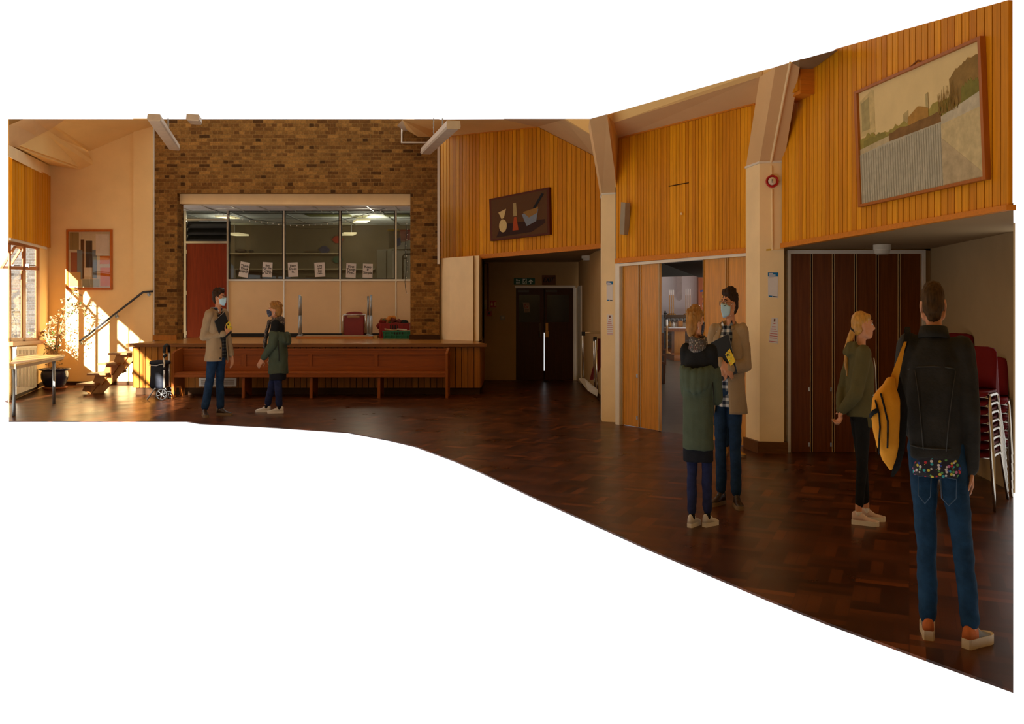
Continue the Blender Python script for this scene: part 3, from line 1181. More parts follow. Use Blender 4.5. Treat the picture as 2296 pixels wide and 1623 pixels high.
mb = MB()
mb.prism([V((2.2, 13.2, 3.4)), V((6.0, 13.2, 3.4)), V((11.0, 34.3, 3.4)), V((4.6, 34.3, 3.4))], (0, 0, .2))
mb.prism([V((1.9, 12.0, 2.5)), V((3.1, 10.9, 2.5)), V((3.9, 13.2, 2.5)), V((2.2, 13.2, 2.5))], (0, 0, .1))
mb.prism([V((2.0, 12.4, 0)), V((2.2, 13.2, 0)), V((4.8, 34, 0)), V((4.6, 34, 0))], (0, 0, 3.5))
mb.prism([V((3.1, 11.2, 0)), V((4.4, 17, 0)), V((4.6, 17, 0)), V((3.3, 11.2, 0))], (0, 0, 3.5))
structure(mb.build('wall_church_nave', mat('nave_plaster', (.4, .34, .28), .8)))

# ------------------------------------------------------------------ right recess: mahogany folding wall, side wall, soffit
FD = Wall((2.5, 9.906), (6, 9.906))
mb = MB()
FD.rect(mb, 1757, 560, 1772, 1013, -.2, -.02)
structure(mb.build('wall_recess_jamb', CREAM_SHADED))
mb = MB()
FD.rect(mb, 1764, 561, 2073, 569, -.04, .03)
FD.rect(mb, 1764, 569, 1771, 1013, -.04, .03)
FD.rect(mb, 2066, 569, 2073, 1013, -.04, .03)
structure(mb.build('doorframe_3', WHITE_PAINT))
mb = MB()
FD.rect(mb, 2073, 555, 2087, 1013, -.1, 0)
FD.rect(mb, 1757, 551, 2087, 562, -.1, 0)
structure(mb.build('wall_recess_header', CREAM_SHADED))
for i in range(6):
    a = 1771 + i * 49.2
    leaf('door_%d' % (8 + i), a, a + (46.5 if i < 5 else 48.5), DOOR_DARK, FD, lambda x: 569, lambda x: 1013, -.03, 0, True, ((868, 992) if i in (0, 1) else None))
mb = MB()
FD.rect(mb, 1757, 569, 2090, 1013, -.09, -.05)
structure(mb.build('trim_5', GROOVE))
cr = V(((2086 - CX) * 9.906 / FOC, 9.906, 0))
SWb = V(((2272 - CX) * 7.72 / FOC, 7.72, 0))
SW = Wall(cr, SWb)
mb = MB()
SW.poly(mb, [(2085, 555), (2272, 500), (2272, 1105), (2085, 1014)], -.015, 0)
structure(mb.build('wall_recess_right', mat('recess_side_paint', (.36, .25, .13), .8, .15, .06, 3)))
RPa = V(((1759 - CX) * 9.78 / FOC, 9.78, 0))
RPb = V(((2272 - CX) * 6.07 / FOC, 6.07, 0))
RP = Wall(RPa, RPb)
zsr = 2.255
mb = MB()
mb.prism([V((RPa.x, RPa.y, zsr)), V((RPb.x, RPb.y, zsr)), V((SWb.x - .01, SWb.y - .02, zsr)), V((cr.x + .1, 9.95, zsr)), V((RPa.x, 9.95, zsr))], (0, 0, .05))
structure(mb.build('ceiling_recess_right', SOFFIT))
top_r = pl([(1755, 200), (1790, 168), (1833, 148), (1881, 110), (2272, 0)])
mb = boards(RP, 1759, 2272.5, top_r, pl([(1759, 548), (2272, 461)]), 43, 0, .03, .11, (1790, 1833, 1881))
wr_ = structure(mb.build('wall_right_near', SLAT))
mb = MB()
RP.poly(mb, [(1759, 545.5), (2272, 459), (2272, 471), (1759, 556.5)], -.02, .05)
mb.build('rail', SLAT_RAIL, wr_)
mb = MB()
RP.poly(mb, [(1757, 205), (1790, 172), (1833, 152), (1881, 115), (2258, 10), (2258, 466), (1757, 552)], -.04, -.002)
mb.build('backing', GROOVE, wr_)
# boxed duct on the panel
b = MB()
RP.poly(b, [(1789, 230), (1833, 211), (1833, 134), (1797, 158)], .0, .18)
dx = structure(b.build('beam_box', SLAT_RAIL))
b = boards(RP, 1792, 1832, pl([(1797, 160), (1833, 136)]), pl([(1789, 222), (1833, 203)]), 5, .18, .20, .1)
b.build('boarding', SLAT, dx)
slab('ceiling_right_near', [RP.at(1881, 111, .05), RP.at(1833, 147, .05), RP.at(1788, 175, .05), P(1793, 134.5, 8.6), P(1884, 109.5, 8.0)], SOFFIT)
# ================================================================== things in the hall
def on(o, label, cat, group=None):
    return tag(o, label, cat, group)

# ---- pew along the stage front
pew = empty('pew', (-3.55, 16.1, 0), 'long orange wooden pew standing against the slatted stage front', 'pew')
PEW = wood('pew_oak', (.27, .068, .009), .42, .2, .06, horiz='x')
PEWV = wood('pew_oak_upright', (.27, .07, .009), .42, .2, .06)
xa, xb = (385 - CX) * 15.9 / FOC, (1004 - CX) * 15.9 / FOC
mb = MB()
mb.span((xa + .03, 15.9, .425), (xb - .03, 16.42, .455))
mb.span((xa + .03, 15.9, .37), (xb - .03, 15.93, .425))
mb.build('seat', PEW, pew, bevel=.006)
mb = MB()
mb.span((xa + .03, 16.36, .455), (xb - .03, 16.385, .82))
mb.build('backrest', PEW, pew)
mb = MB()
mb.span((xa + .03, 16.33, .755), (xb - .03, 16.36, .845))
mb.span((xa + .03, 16.31, .845), (xb - .03, 16.4, .862))
mb.build('top_rail', PEW, pew)
mb = MB()
mb.span((xa + .03, 16.335, .455), (xb - .03, 16.36, .54))
mb.build('lower_rail', PEW, pew)
for px in (547, 695, 843):
    x = (px - CX) * 16.34 / FOC
    mb = MB()
    mb.span((x - .035, 16.333, .54), (x + .035, 16.36, .755))
    mb.build('stile', PEWV, pew)
for px in (545, 697, 849):
    x = (px - CX) * 15.95 / FOC
    mb = MB()
    mb.prism([V((x - .02, 15.95, .37)), V((x - .02, 16.4, .37)), V((x - .02, 16.4, 0)), V((x - .02, 16.33, 0)), V((x - .02, 16.0, .12)), V((x - .02, 15.97, 0)), V((x - .02, 15.93, 0))], (.05, 0, 0))
    mb.build('support', PEWV, pew)
for x in (xa, xb - .04):
    mb = MB()
    mb.prism([V((x, 15.88, 0)), V((x, 15.88, .80)), V((x, 15.98, .84)), V((x, 16.3, .88)), V((x, 16.42, .88)), V((x, 16.42, 0)), V((x, 16.3, 0)), V((x, 16.22, .2)), V((x, 16.02, .2)), V((x, 15.96, 0))], (.045, 0, 0))
    mb.build('end_panel', PEWV, pew, bevel=.006)

# ---- vent grille
vent = empty('vent_grille', SF.at(489, 857), 'white slatted vent grille low in the stage front under the pew', 'vent')
mb = MB()
for a in ((447, 847, 531, 850), (447, 863, 531, 866), (447, 850, 452, 863), (526, 850, 531, 863)):
    SF.rect(mb, *a, 0.0, .03)
mb.build('frame', WHITE_PAINT, vent)
mb = MB()
for i in range(7):
    y = 850 + i * 1.9
    SF.rect(mb, 452, y, 526, y + 1.0, .0, .02)
mb.build('slats', WHITE_PAINT, vent)

# ---- shopping trolley
tr = empty('shopping_trolley', (-6.05, 15.7, 0), 'black two wheeled shopping trolley bag standing beside the pew end', 'trolley')
s_ = 15.75 / FOC
tx = lambda px: (px - CX) * s_
tz = lambda py: EYE + (CY - py) * s_
BAG = mat('navy_bag_cloth', (.012, .014, .022), .7, .3, .2, 8, .3, 30)
mb = MB()
rings = []
for (y, x0, x1, dd) in ((869, 341, 371, .13), (864, 339, 373, .15), (840, 341, 374, .155), (822, 341, 375, .15), (813, 342, 375, .14)):
    cx, hw = (tx(x0) + tx(x1)) / 2, (tx(x1) - tx(x0)) / 2
    rings.append([V((cx + hw * math.copysign(abs(math.cos(t)) ** .5, math.cos(t)), 15.75 + dd * math.copysign(abs(math.sin(t)) ** .5, math.sin(t)), tz(y))) for t in [2 * math.pi * k / 24 for k in range(24)]])
mb.loft(rings)
bag = mb.build('bag', BAG, tr, smooth=True)
ruffle(bag.data, .012, 9, 3)
mb = MB()
cx, hw = (tx(341) + tx(377)) / 2, (tx(377) - tx(341)) / 2 + .01
for z, k in ((tz(815), 1.03), (tz(812), 1.06), (tz(809), .95), (tz(808), .5)):
    pass
rg = [[V((cx + hw * k * math.copysign(abs(math.cos(t)) ** .5, math.cos(t)), 15.75 + .155 * k * math.copysign(abs(math.sin(t)) ** .5, math.sin(t)), z)) for t in [2 * math.pi * q / 24 for q in range(24)]] for z, k in ((tz(816), 1.03), (tz(812), 1.05), (tz(809), .95), (tz(807.6), .6))]
mb.loft(rg)
mb.build('flap', BAG, tr, smooth=True)
mb = MB()
mb.tube([V((tx(342), 15.58, tz(817))), V((tx(360), 15.575, tz(818.5))), V((tx(366), 15.575, tz(816))), V((tx(375), 15.6, tz(815)))], .008)
mb.build('piping', mat('silver_piping', (.5, .5, .48), .4), tr)
mb = MB()
mb.tube([V((tx(374.5), 15.62, tz(868))), V((tx(374.5), 15.62, tz(785)))], .017)
mb.build('pole', ALU, tr, smooth=True)
mb = MB()
mb.tube([V((tx(374.5), 15.85, tz(868))), V((tx(374.5), 15.85, tz(785)))], .014)
mb.build('pole', ALU, tr, smooth=True)
mb = MB()
mb.tube([V((tx(374.5), 15.62, tz(790))), V((tx(374.5), 15.64, tz(776))), V((tx(375), 15.735, tz(773))), V((tx(374.5), 15.83, tz(776))), V((tx(374.5), 15.85, tz(790)))], .028)
mb.build('handle', BLACK, tr, smooth=True)
for a_, b_ in (((374, 799), (381, 794)), ((374, 826), (378, 824))):
    mb = MB()
    mb.tube([V((tx(a_[0]), 15.6, tz(a_[1]))), V((tx(b_[0]), 15.6, tz(b_[1])))], .025)
    mb.build('clamp', BLACK, tr, smooth=True)
for yy in (15.56, 15.9):
    mb = MB()
    c = V((tx(372), yy, .1))
    ring = [c + V((math.cos(t) * .088, 0, math.sin(t) * .088)) for t in [2 * math.pi * k / 28 for k in range(29)]]
    mb.tube(ring, .013, 8, False)
    w = mb.build('wheel', BLACK, tr, smooth=True)
    mb = MB()
    for k in range(6):
        t = math.pi * k / 3 + .3
        mb.tube([c, c + V((math.cos(t) * .085, 0, math.sin(t) * .085))], .007)
    mb.lathe([(.001, -.02), (.02, -.018), (.02, .018), (.001, .02)], c, 12, (0, 1, 0))
    mb.build('spokes', mat('spoke_grey', (.06, .06, .06), .4), w)
mb = MB()
mb.tube([V((tx(345), 15.75, tz(869))), V((tx(374), 15.75, tz(872)))], .014)
mb.build('base_bar', GREY_STEEL, tr)
for a_, b_ in ((15.6, 15.55), (15.85, 15.9)):
    mb = MB()
    mb.tube([V((tx(356), a_, tz(868))), V((tx(340), b_, .01))], .012)
    mb.build('stand', GREY_STEEL, tr)

# ---- left corner: radiator, plant, table, steps, handrail
rad = empty('radiator', LW.at(45, 880), 'white ribbed panel radiator under the window beside the plant pot', 'radiator')
mb = MB()
LW.poly(mb, [(23, 780), (70, 778), (70, 868), (23, 885)], .04, .09)
for i in range(16):
    x = 24 + i * 2.8
    LW.poly(mb, [(x, 784), (x + 1.6, 784), (x + 1.6, 865), (x, 867)], .09, .1)
mb.build('panel', mat('radiator_white', (.75, .66, .5), .4), rad)
mb = MB()
LW.poly(mb, [(23, 777.5), (70, 775.5), (70, 779), (23, 781)], .03, .1)
mb.build('top_grille', WHITE_PAINT, rad)
mb = MB()
mb.tube([LW.at(28, 889, .06), LW.at(84, 862, .06)], .012)
mb.build('pipe', PLINTH, rad)

pot = empty('potted_plant', (-9.1, 17.75, 0), 'half dry leggy plant in a glazed navy pot on terracotta saucer by window', 'plant')
mb = MB()
mb.lathe([(.001, 0), (.2, 0), (.235, .045), (.225, .05), (.19, .02), (.001, .02)], (-9.1, 17.75, 0))
mb.build('saucer', mat('terracotta', (.45, .15, .05), .7), pot, smooth=True)
mb = MB()
mb.lathe([(.001, .03), (.17, .03), (.2, .1), (.245, .22), (.25, .3), (.235, .35), (.225, .365), (.285, .385), (.29, .405), (.27, .41), (.22, .39), (.21, .34), (.001, .33)], (-9.1, 17.75, 0), 32)
mb.build('pot', mat('navy_glaze', (.02, .025, .06), .15, .6, .3, 6), pot, smooth=True)
mb = MB()
mb.lathe([(.001, .36), (.2, .355), (.21, .345), (.001, .34)], (-9.1, 17.75, 0))
mb.build('soil', mat('dry_soil', (.09, .05, .025), .9, .1, .3, 20), pot)
rnd = random.Random(5)
mb, lf, lg = MB(), MB(), MB()
stems = [((122, 815), (126, 770), (131, 720), (160, 660), (168, 650)), ((118, 815), (112, 775), (100, 745), (82, 745), (74, 752)), ((121, 815), (128, 760), (137, 730), (150, 690), (156, 668)),
         ((120, 815), (118, 780), (108, 745), (115, 720)), ((124, 815), (135, 750), (155, 700), (175, 690), (203, 693)), ((122, 812), (120, 770), (100, 755))]
for st in stems:
    pts = [P(px, py, 17.75 + rnd.uniform(-.06, .1) * i) for i, (px, py) in enumerate(st)]
    mb.tube(pts, .011, 6, True, .004)
    for i in range(1, len(pts)):
        for k in range(12):
            p = pts[i - 1].lerp(pts[i], rnd.random())
            q = p + V((rnd.uniform(-.13, .13), rnd.uniform(-.13, .13), rnd.uniform(-.12, .1)))
            mb.tube([p, (p + q) / 2 + V((0, 0, .01)), q], .003, 4)
            for j in range(2):
                a = rnd.uniform(0, 6.28)
                d = V((math.cos(a), math.sin(a) * .6, rnd.uniform(-.9, .4))).normalized()
                s = d.cross(V((rnd.random(), rnd.random(), rnd.random()))).normalized()
                L_ = rnd.uniform(.035, .07)
                w_l = L_ * .32
                n_l = d.cross(s) * .006
                tgt = lg if rnd.random() < .22 else lf
                tgt.add([q, q + d * L_ * .5 + s * w_l + n_l, q + d * L_, q + d * L_ * .5 - s * w_l + n_l, q + d * L_ * .5 - n_l], [(0, 1, 4), (1, 2, 4), (2, 3, 4), (3, 0, 4)])
mb.build('stem', mat('dry_stem', (.42, .26, .12), .8), pot)
lf.build('foliage', mat('dry_leaf', (.55, .36, .17), .7, .2, .3, 30), pot)
tag(lg.build('foliage', mat('green_leaf', (.09, .19, .04), .5, .3, .3, 30), pot), 'green leaves')

zt = .80
tb = empty('trestle_table', (-7.9, 14.4, 0), 'pale wood topped table with steel legs at the far left', 'table')
TOP = [V((-7.72, 15.4, zt)), V((-8.55, 15.42, zt)), V((-7.42, 13.15, zt)), V((-7.12, 12.85, zt))]
TOP[2] = V(((21 - CX) * 12.9 / FOC, 12.9, zt))
TOP[3] = V(((35 - CX) * 12.75 / FOC, 12.75, zt))
mb = MB()
mb.prism([p - V((0, 0, .03)) for p in TOP], (0, 0, .03))
mb.build('tabletop', wood('pale_laminate', (.62, .36, .12), .3, .15, .05, horiz='x'), tb)
mb = MB()
mb.prism([p - V((0, 0, .075)) + (V((-8.0, 14.3, zt)) - p) * .02 for p in TOP], (0, 0, .045))
mb.build('apron', mat('laminate_edge', (.5, .36, .22), .5), tb)
for (px, yy) in ((121, 14.98), (31, 14.7), (31, 13.2)):
    x = (px - CX) * yy / FOC
    mb = MB()
    mb.tube([V((x, yy, 0)), V((x, yy, zt - .05))], .024, 12)
    mb.build('leg', GREY_STEEL, tb, smooth=True)

steps = empty('steps', (-7.5, 16.9, 0), 'open zigzag wooden steps leading up to the left stage end', 'steps')
x_at = [(-7.93, .17), (-7.73, .36), (-7.53, .55), (-7.34, .74)]
for i, (x, z) in enumerate(x_at):
    mb = MB()
    mb.span((x - .16, 16.55, z), (x + .19, 17.45, z + .035))
    mb.build('tread', wood('step_tread', (.34, .15, .05), .35, .2, .1, horiz='y'), steps)
mb = MB()
for (x, z) in x_at:
    zb = max(0, z - .2)
    mb.prism([V((x - .09, 16.75, z)), V((x + .15, 16.75, z)), V((x + .02, 16.75, zb)), V((x - .14, 16.75, zb + .06))], (0, .06, 0))
    mb.prism([V((x - .09, 17.2, z)), V((x + .15, 17.2, z)), V((x + .02, 17.2, zb)), V((x - .14, 17.2, zb + .06))], (0, .06, 0))
mb.prism([V((-8.0, 16.8, 0)), V((-7.72, 16.8, 0)), V((-7.14, 16.8, .62)), V((-7.14, 16.8, .78)), V((-7.3, 16.8, .74))], (0, .04, 0))
mb.build('stringer', wood('step_stringer', (.4, .16, .04), .4), steps)

# rubbish sacks and boards kept beside the steps
mb = MB()
for k in range(9):
    mb.ball((-7.42 + rnd.uniform(-.14, .1), 18.0 + rnd.uniform(-.2, .2), .22 + rnd.uniform(-.08, .16)), (.13, .12, .16))
me = remeshed(mb, 'sack', .02, 3)
ruffle(me, .03, 9, 2)
zmin = min(v.co.z for v in me.vertices)
for v in me.vertices:
    v.co.z -= zmin
o = link_mesh('sack', me, None, mat('grey_sack', (.5, .46, .4), .6, .3, .15, 10), True)
tag(o, 'crumpled pale sack on the floor behind the steps', 'sack')

hr = empty('handrail', P(250, 720, 18.6), 'thin dark metal handrail sloping up the sunlit wall to the stage', 'handrail')
EWp = lambda x, y, o=.13: EW.at(x, y, o)
mb = MB()
mb.tube([EWp(178, 764), EWp(182, 763), EWp(186, 760), EWp(318, 657), EWp(322, 654.5), EWp(343, 653)], .022, 10)
mb.build('rail', mat('dark_rail', (.03, .03, .035), .3, .5), hr, smooth=True)
for (x, y) in ((181, 766), (261, 706), (333, 657)):
    mb = MB()
    mb.tube([EWp(x, y - 2), EWp(x + .5, y + 2), EW.at(x + 1, y + 3, .05)], .011)
    mb.lathe([(.001, 0), (.04, 0), (.035, .015), (.001, .018)], EW.at(x + 1, y + 3, .05), 14, (0, -1, 0))
    mb.build('bracket', GREY_STEEL, hr)

# ---- framed pictures
def flat(w, pts, n, m, name, parent):
    b = MB()
    w.poly(b, pts, n, n + .0015)
    return b.build(name, m, parent)

def col(name, r_, g_, b_):
    return mat(name, srgb(r_, g_, b_), .6, .2, .08, 20)

pic = empty('framed_poster', EW.at(201, 650), 'orange wood framed abstract colour block print on the sunlit left wall', 'picture')
mb = MB()
for a in ((151, 515, 253, 519.5), (151, 645.5, 253, 650), (151, 519.5, 155, 645.5), (249, 519.5, 253, 645.5)):
    EW.rect(mb, *a, 0, .05)
mb.build('frame', wood('orange_frame', (.5, .13, .02), .4, .15, .03), pic)
mb = MB()
EW.rect(mb, 155, 519, 249, 646, 0, .02)
mb.build('print', col('print_buff', 215, 190, 150), pic)
art = [((157, 521, 178, 560), 'print_olive', (150, 125, 80)), ((182, 537, 190, 625), 'print_umber', (90, 60, 40)), ((193, 540, 208, 600), 'print_charcoal', (60, 55, 50)), ((174, 560, 186, 626), 'print_slate', (110, 120, 125)),
       ((208, 560, 218, 624), 'print_slate', None), ((216, 525, 246, 573), 'print_pale', (225, 205, 180)), ((225, 574, 247, 592), 'print_orange', (220, 120, 40)), ((226, 600, 248, 642), 'print_rust', (220, 112, 30)),
       ((160, 566, 174, 612), 'print_red', (150, 60, 40)), ((190, 600, 206, 620), 'print_cream', (230, 210, 175)), ((157, 610, 182, 642), 'print_gold', (215, 165, 90)), ((186, 626, 224, 643), 'print_mist', (160, 160, 135))]
for i, (r_, nm, c) in enumerate(art):
    m = MATS.get(nm) or col(nm, *c)
    b = MB()
    EW.rect(b, *r_, .02, .0215 + .0006 * i)
    b.build('colour_block', m, pic)
b = MB()
EW.rect(b, 155, 519, 249, 646, .036, .038)
b.build('glass', GLASS_CLEAR, pic)

pt2 = empty('framed_painting', LP.at(1173, 530), 'dark brown framed still life on the far boarded wall over the exit', 'picture')
LQ = LP
TL, TR, BR, BL = (1105, 447), (1239, 420.5), (1241, 526), (1108, 541)
mb = MB()
LQ.poly(mb, [TL, TR, BR, BL], .03, .09)
mb.build('frame', wood('mahogany_frame', (.1, .02, .006), .4, .2, .02), pt2)
def bil(s, t):
    a = (TL[0] + (TR[0] - TL[0]) * s, TL[1] + (TR[1] - TL[1]) * s)
    b = (BL[0] + (BR[0] - BL[0]) * s, BL[1] + (BR[1] - BL[1]) * s)
    return (a[0] + (b[0] - a[0]) * t, a[1] + (b[1] - a[1]) * t)
flat(LQ, [bil(.035, .04), bil(.965, .04), bil(.965, .96), bil(.035, .96)], .09, col('paint_umber', 92, 58, 22), 'canvas', pt2)
flat(LQ, [bil(.1, .93), bil(.2, .64), bil(.93, .66), bil(.93, .74), bil(.7, .9)], .0915, col('paint_dark', 52, 24, 12), 'painted_table', pt2)
def oval(cx, cy, rx, ry, n=20):
    return [bil(cx + rx * math.cos(2 * math.pi * k / n), cy + ry * math.sin(2 * math.pi * k / n)) for k in range(n)]
flat(LQ, oval(.22, .68, .065, .15), .093, col('paint_cream', 215, 190, 130), 'painted_jar', pt2)
flat(LQ, [bil(.15, .36), bil(.28, .3), bil(.24, .5), bil(.2, .52)], .093, MATS['paint_cream'], 'painted_jar', pt2)
flat(LQ, [bil(.40, .2), bil(.45, .2), bil(.46, .5), bil(.40, .5)], .093, col('paint_stone', 170, 150, 100), 'painted_stick', pt2)
flat(LQ, [bil(.41, .52), bil(.45, .52), bil(.48, .82), bil(.38, .82)], .0935, col('paint_rust', 175, 72, 20), 'painted_stick', pt2)
flat(LQ, [bil(.54, .48), bil(.82, .42), bil(.78, .68), bil(.62, .76)], .093, col('paint_steel', 125, 135, 150), 'painted_box', pt2)
flat(LQ, [bil(.56, .44), bil(.82, .38), bil(.80, .5), bil(.66, .58)], .0945, col('paint_tan', 150, 110, 50), 'painted_box', pt2)
flat(LQ, [bil(.72, .4), bil(.88, .1), bil(.92, .12), bil(.76, .42)], .094, col('paint_ink', 18, 18, 22), 'painted_stick', pt2)

pt3 = empty('framed_landscape', RP.at(2085, 440), 'large framed landscape of pale fence and tower blocks on near boarded wall', 'picture')
TL, TR, BR, BL = (1931, 207), (2219, 81), (2232, 402), (1941, 465)
mb = MB()
FR = .022
for q in ([bil(0, 0), bil(1, 0), bil(1, FR), bil(0, FR)], [bil(0, 1 - FR), bil(1, 1 - FR), bil(1, 1), bil(0, 1)], [bil(0, FR), bil(FR, FR), bil(FR, 1 - FR), bil(0, 1 - FR)], [bil(1 - FR, FR), bil(1, FR), bil(1, 1 - FR), bil(1 - FR, 1 - FR)]):
    RP.poly(mb, q, .03, .075)
mb.build('frame', wood('oak_frame', (.42, .13, .02), .4, .2, .02), pt3)
flat(RP, [bil(.01, .01), bil(.99, .01), bil(.99, .99), bil(.01, .99)], .05, mat('canvas_sky', srgb(228, 204, 148), .7, .2, .08, 3), 'canvas', pt3)
def jag(pts, amp, n=10, seed=1):
    """leafy broken edge between the given points"""
    r_ = random.Random(seed)
    out = []
    for a_, b_ in zip(pts, pts[1:]):
        for k in range(n):
            t = k / n
            out.append((a_[0] + (b_[0] - a_[0]) * t, a_[1] + (b_[1] - a_[1]) * t + r_.uniform(-amp, amp)))
    return out + [pts[-1]]
layers = [([(.03, .1), (.12, .04), (.14, .05), (.14, .4), (.03, .4)], (208, 186, 130), 'painted_tower'),
          ([(.04, .12), (.10, .09), (.10, .36), (.04, .36)], (172, 158, 108), 'painted_tower'),
          ([(.36, .34), (.40, .32), (.40, .42), (.36, .44)], (184, 164, 112), 'painted_tower'),
          ([(.54, .25), (.56, .24), (.56, .4), (.54, .41)], (186, 168, 118), 'painted_tower'),
          (jag([(.02, .43), (.1, .40), (.2, .44), (.3, .41), (.42, .41), (.55, .36), (.7, .34), (.98, .33)], .018, 7, 3) + [(.98, .5), (.02, .56)], (160, 146, 72), 'painted_hedge'),
          (jag([(.05, .46), (.16, .42), (.24, .46)], .02, 8, 4) + [(.24, .52), (.05, .55)], (142, 132, 66), 'painted_hedge'),
          (jag([(.73, .2), (.8, .15), (.88, .11), (.98, .11)], .012, 5, 6) + [(.98, .36), (.74, .42)], (146, 116, 62), 'painted_block'),
          ([(.40, .38), (.48, .32), (.56, .36), (.56, .43), (.40, .45)], (176, 132, 62), 'painted_house'),
          (jag([(.82, .31), (.88, .27), (.93, .28), (.98, .3)], .02, 7, 9) + [(.98, .4), (.82, .41)], (126, 120, 54), 'painted_hedge'),
          ([(.02, .51), (.26, .47), (.26, .52), (.02, .58)], (190, 174, 136), 'painted_wall'),
          (jag([(.25, .45), (.66, .42)], .008, 12, 2) + [(.66, .505), (.25, .53)], (132, 98, 54), 'painted_bank'),
          ([(.66, .46), (.98, .37), (.98, .5), (.66, .52)], (196, 186, 160), 'painted_wall'),
          ([(.02, .555), (.25, .52), (.66, .5), (.665, .98), (.02, .98)], (182, 176, 154), 'painted_fence'),
          ([(.66, .52), (.98, .48), (.98, .98), (.66, .98)], (202, 184, 138), 'painted_path'),
          ([(.66, .62), (.98, .95), (.98, .98), (.66, .98)], (186, 168, 132), 'painted_path')]
mb = MB()
rt = random.Random(12)
for k in range(26):
    s0 = .56 + rt.random() * .17
    t0_ = .42
    pts_ = [RP.at(*bil(s0, t0_), .0648)]
    for j in range(3):
        s0 += rt.uniform(-.012, .012)
        t0_ -= rt.uniform(.03, .08)
        pts_.append(RP.at(*bil(s0, t0_), .0648))
    mb.tube(pts_, .0032, 4, True, .0012)
mb.build('painted_branches', col('landscape_twig', 150, 122, 66), pt3)
for i, (pts, c, nm) in enumerate(layers):
    flat(RP, [bil(min(.978, max(.022, s)), t) for s, t in pts], .0516 + .0008 * i, mat('landscape_%d' % i, srgb(*c), .7, .2, .22, 14), nm, pt3)
mb = MB()
for k in range(34):
    s = .03 + k * .0188
    RP.poly(mb, [bil(s, .56 - s * .08), bil(s + .005, .56 - s * .08), bil(s + .005, .975), bil(s, .975)], .0636, .0642)
mb.build('painted_rib', col('landscape_rib', 156, 150, 130), pt3)
mb = MB()
mb.tube([RP.at(2028, 163, .03), RP.at(2058, 136, .03), RP.at(2068, 138, .03), RP.at(2096, 134, .03)], .008)
mb.build('hanging_cord', wood('cord_brown', (.25, .08, .015), .6), pt3)

# ---- slogans taped to the glass
PAPER = mat('white_paper', (.78, .74, .74), .7, .2, .03, 6)
INK = mat('black_ink', (.02, .02, .022), .7, .1)
slogans = [('Think\nThink\nTHINK.', 547.5, 604.5, 21, 34, -9, 'tilted white sheet reading Think Think THINK taped to stage glass'),
           ('But\nfor the\nGrace\nof GOD', 599.5, 604.5, 22, 33, -3, 'white sheet reading But for the Grace of GOD on stage glass'),
           ('Easy\nDoes\nIt.', 657, 604.5, 22, 32, 2.5, 'white sheet reading Easy Does It taped to stage glass'),
           ('Live\nand\nLet\nLive..', 717, 604.5, 23, 32, 3, 'white sheet reading Live and Let Live taped to stage glass'),
           ('First\nThings\nFirst.', 787, 606.5, 22, 32, -3, 'white sheet reading First Things First taped to stage glass'),
           ('Keep\nIt\nSimple', 824.5, 607, 22, 31.5, -2, 'white sheet reading Keep It Simple taped to stage glass')]
for body, px, py, wpx, hpx, ang, lab in slogans:
    c = PT.at(px, py, .016)
    k = 20.6 / FOC
    u = V((math.cos(R(ang)), 0, math.sin(R(ang))))
    v = V((-math.sin(R(ang)), 0, math.cos(R(ang))))
    hw, hh = wpx * k / 2, hpx * k / 2
    mb = MB()
    mb.prism([c - u * hw - v * hh, c + u * hw - v * hh, c + u * hw + v * hh, c - u * hw + v * hh], (0, -.0012, 0))
    o = mb.build('notice', PAPER)
    tag(o, lab, 'notice', 'slogan sheets on the stage glass')
    n_l = body.count('\n') + 1
    text_mesh(body, .078 if n_l < 4 else .068, INK, c + V((0, -.0022, 0)) + v * (.02 if n_l < 4 else .005), u, v, 'lettering', o, spacing=.86, bold=.0018)

# ---- on the stage: upturned table, chair, crates
ut = empty('folding_table', P(753, 760, 19.4), 'table lying upside down on the stage with its steel legs up', 'table')
ys, ye = 19.3, 20.3
xl_, xr_ = (664 - CX) * ys / FOC, (836 - CX) * ys / FOC
mb = MB()
mb.span((xl_, ys, Zs), (xr_, ye, Zs + .05))
mb.build('tabletop', wood('beech_edge', (.5, .17, .035), .4, .1, .02, horiz='x'), ut)
mb = MB()
mb.span((xl_ + .01, ys + .01, Zs + .05), (xr_ - .01, ye - .01, Zs + .053))
mb.build('underside', mat('chipboard_underside', (.42, .28, .14), .8), ut)
mb = MB()
mb.span((xr_, ys + .03, Zs), (xr_ + .09, ys + .13, Zs + .06))
mb.build('corner_block', wood('beech_block', (.5, .3, .1), .5), ut)
for (px, py, yy) in ((672, 661, ys + .1), (674.5, 664, ye - .1), (832, 661, ys + .1), (825.5, 664, ye - .1)):
    x = (px - CX) * yy / FOC
    zt_ = EYE + (CY - py) * yy / FOC
    mb = MB()
    mb.tube([V((x, yy, Zs + .053)), V((x, yy, Zs + .5))], .03, 14)
    mb.tube([V((x, yy, Zs + .5)), V((x, yy, zt_))], .024, 14)
    mb.lathe([(.06, 0), (.05, .012), (.03, .03)], (x, yy, Zs + .053), 14)
    mb.build('leg', GREY_STEEL, ut, smooth=True)

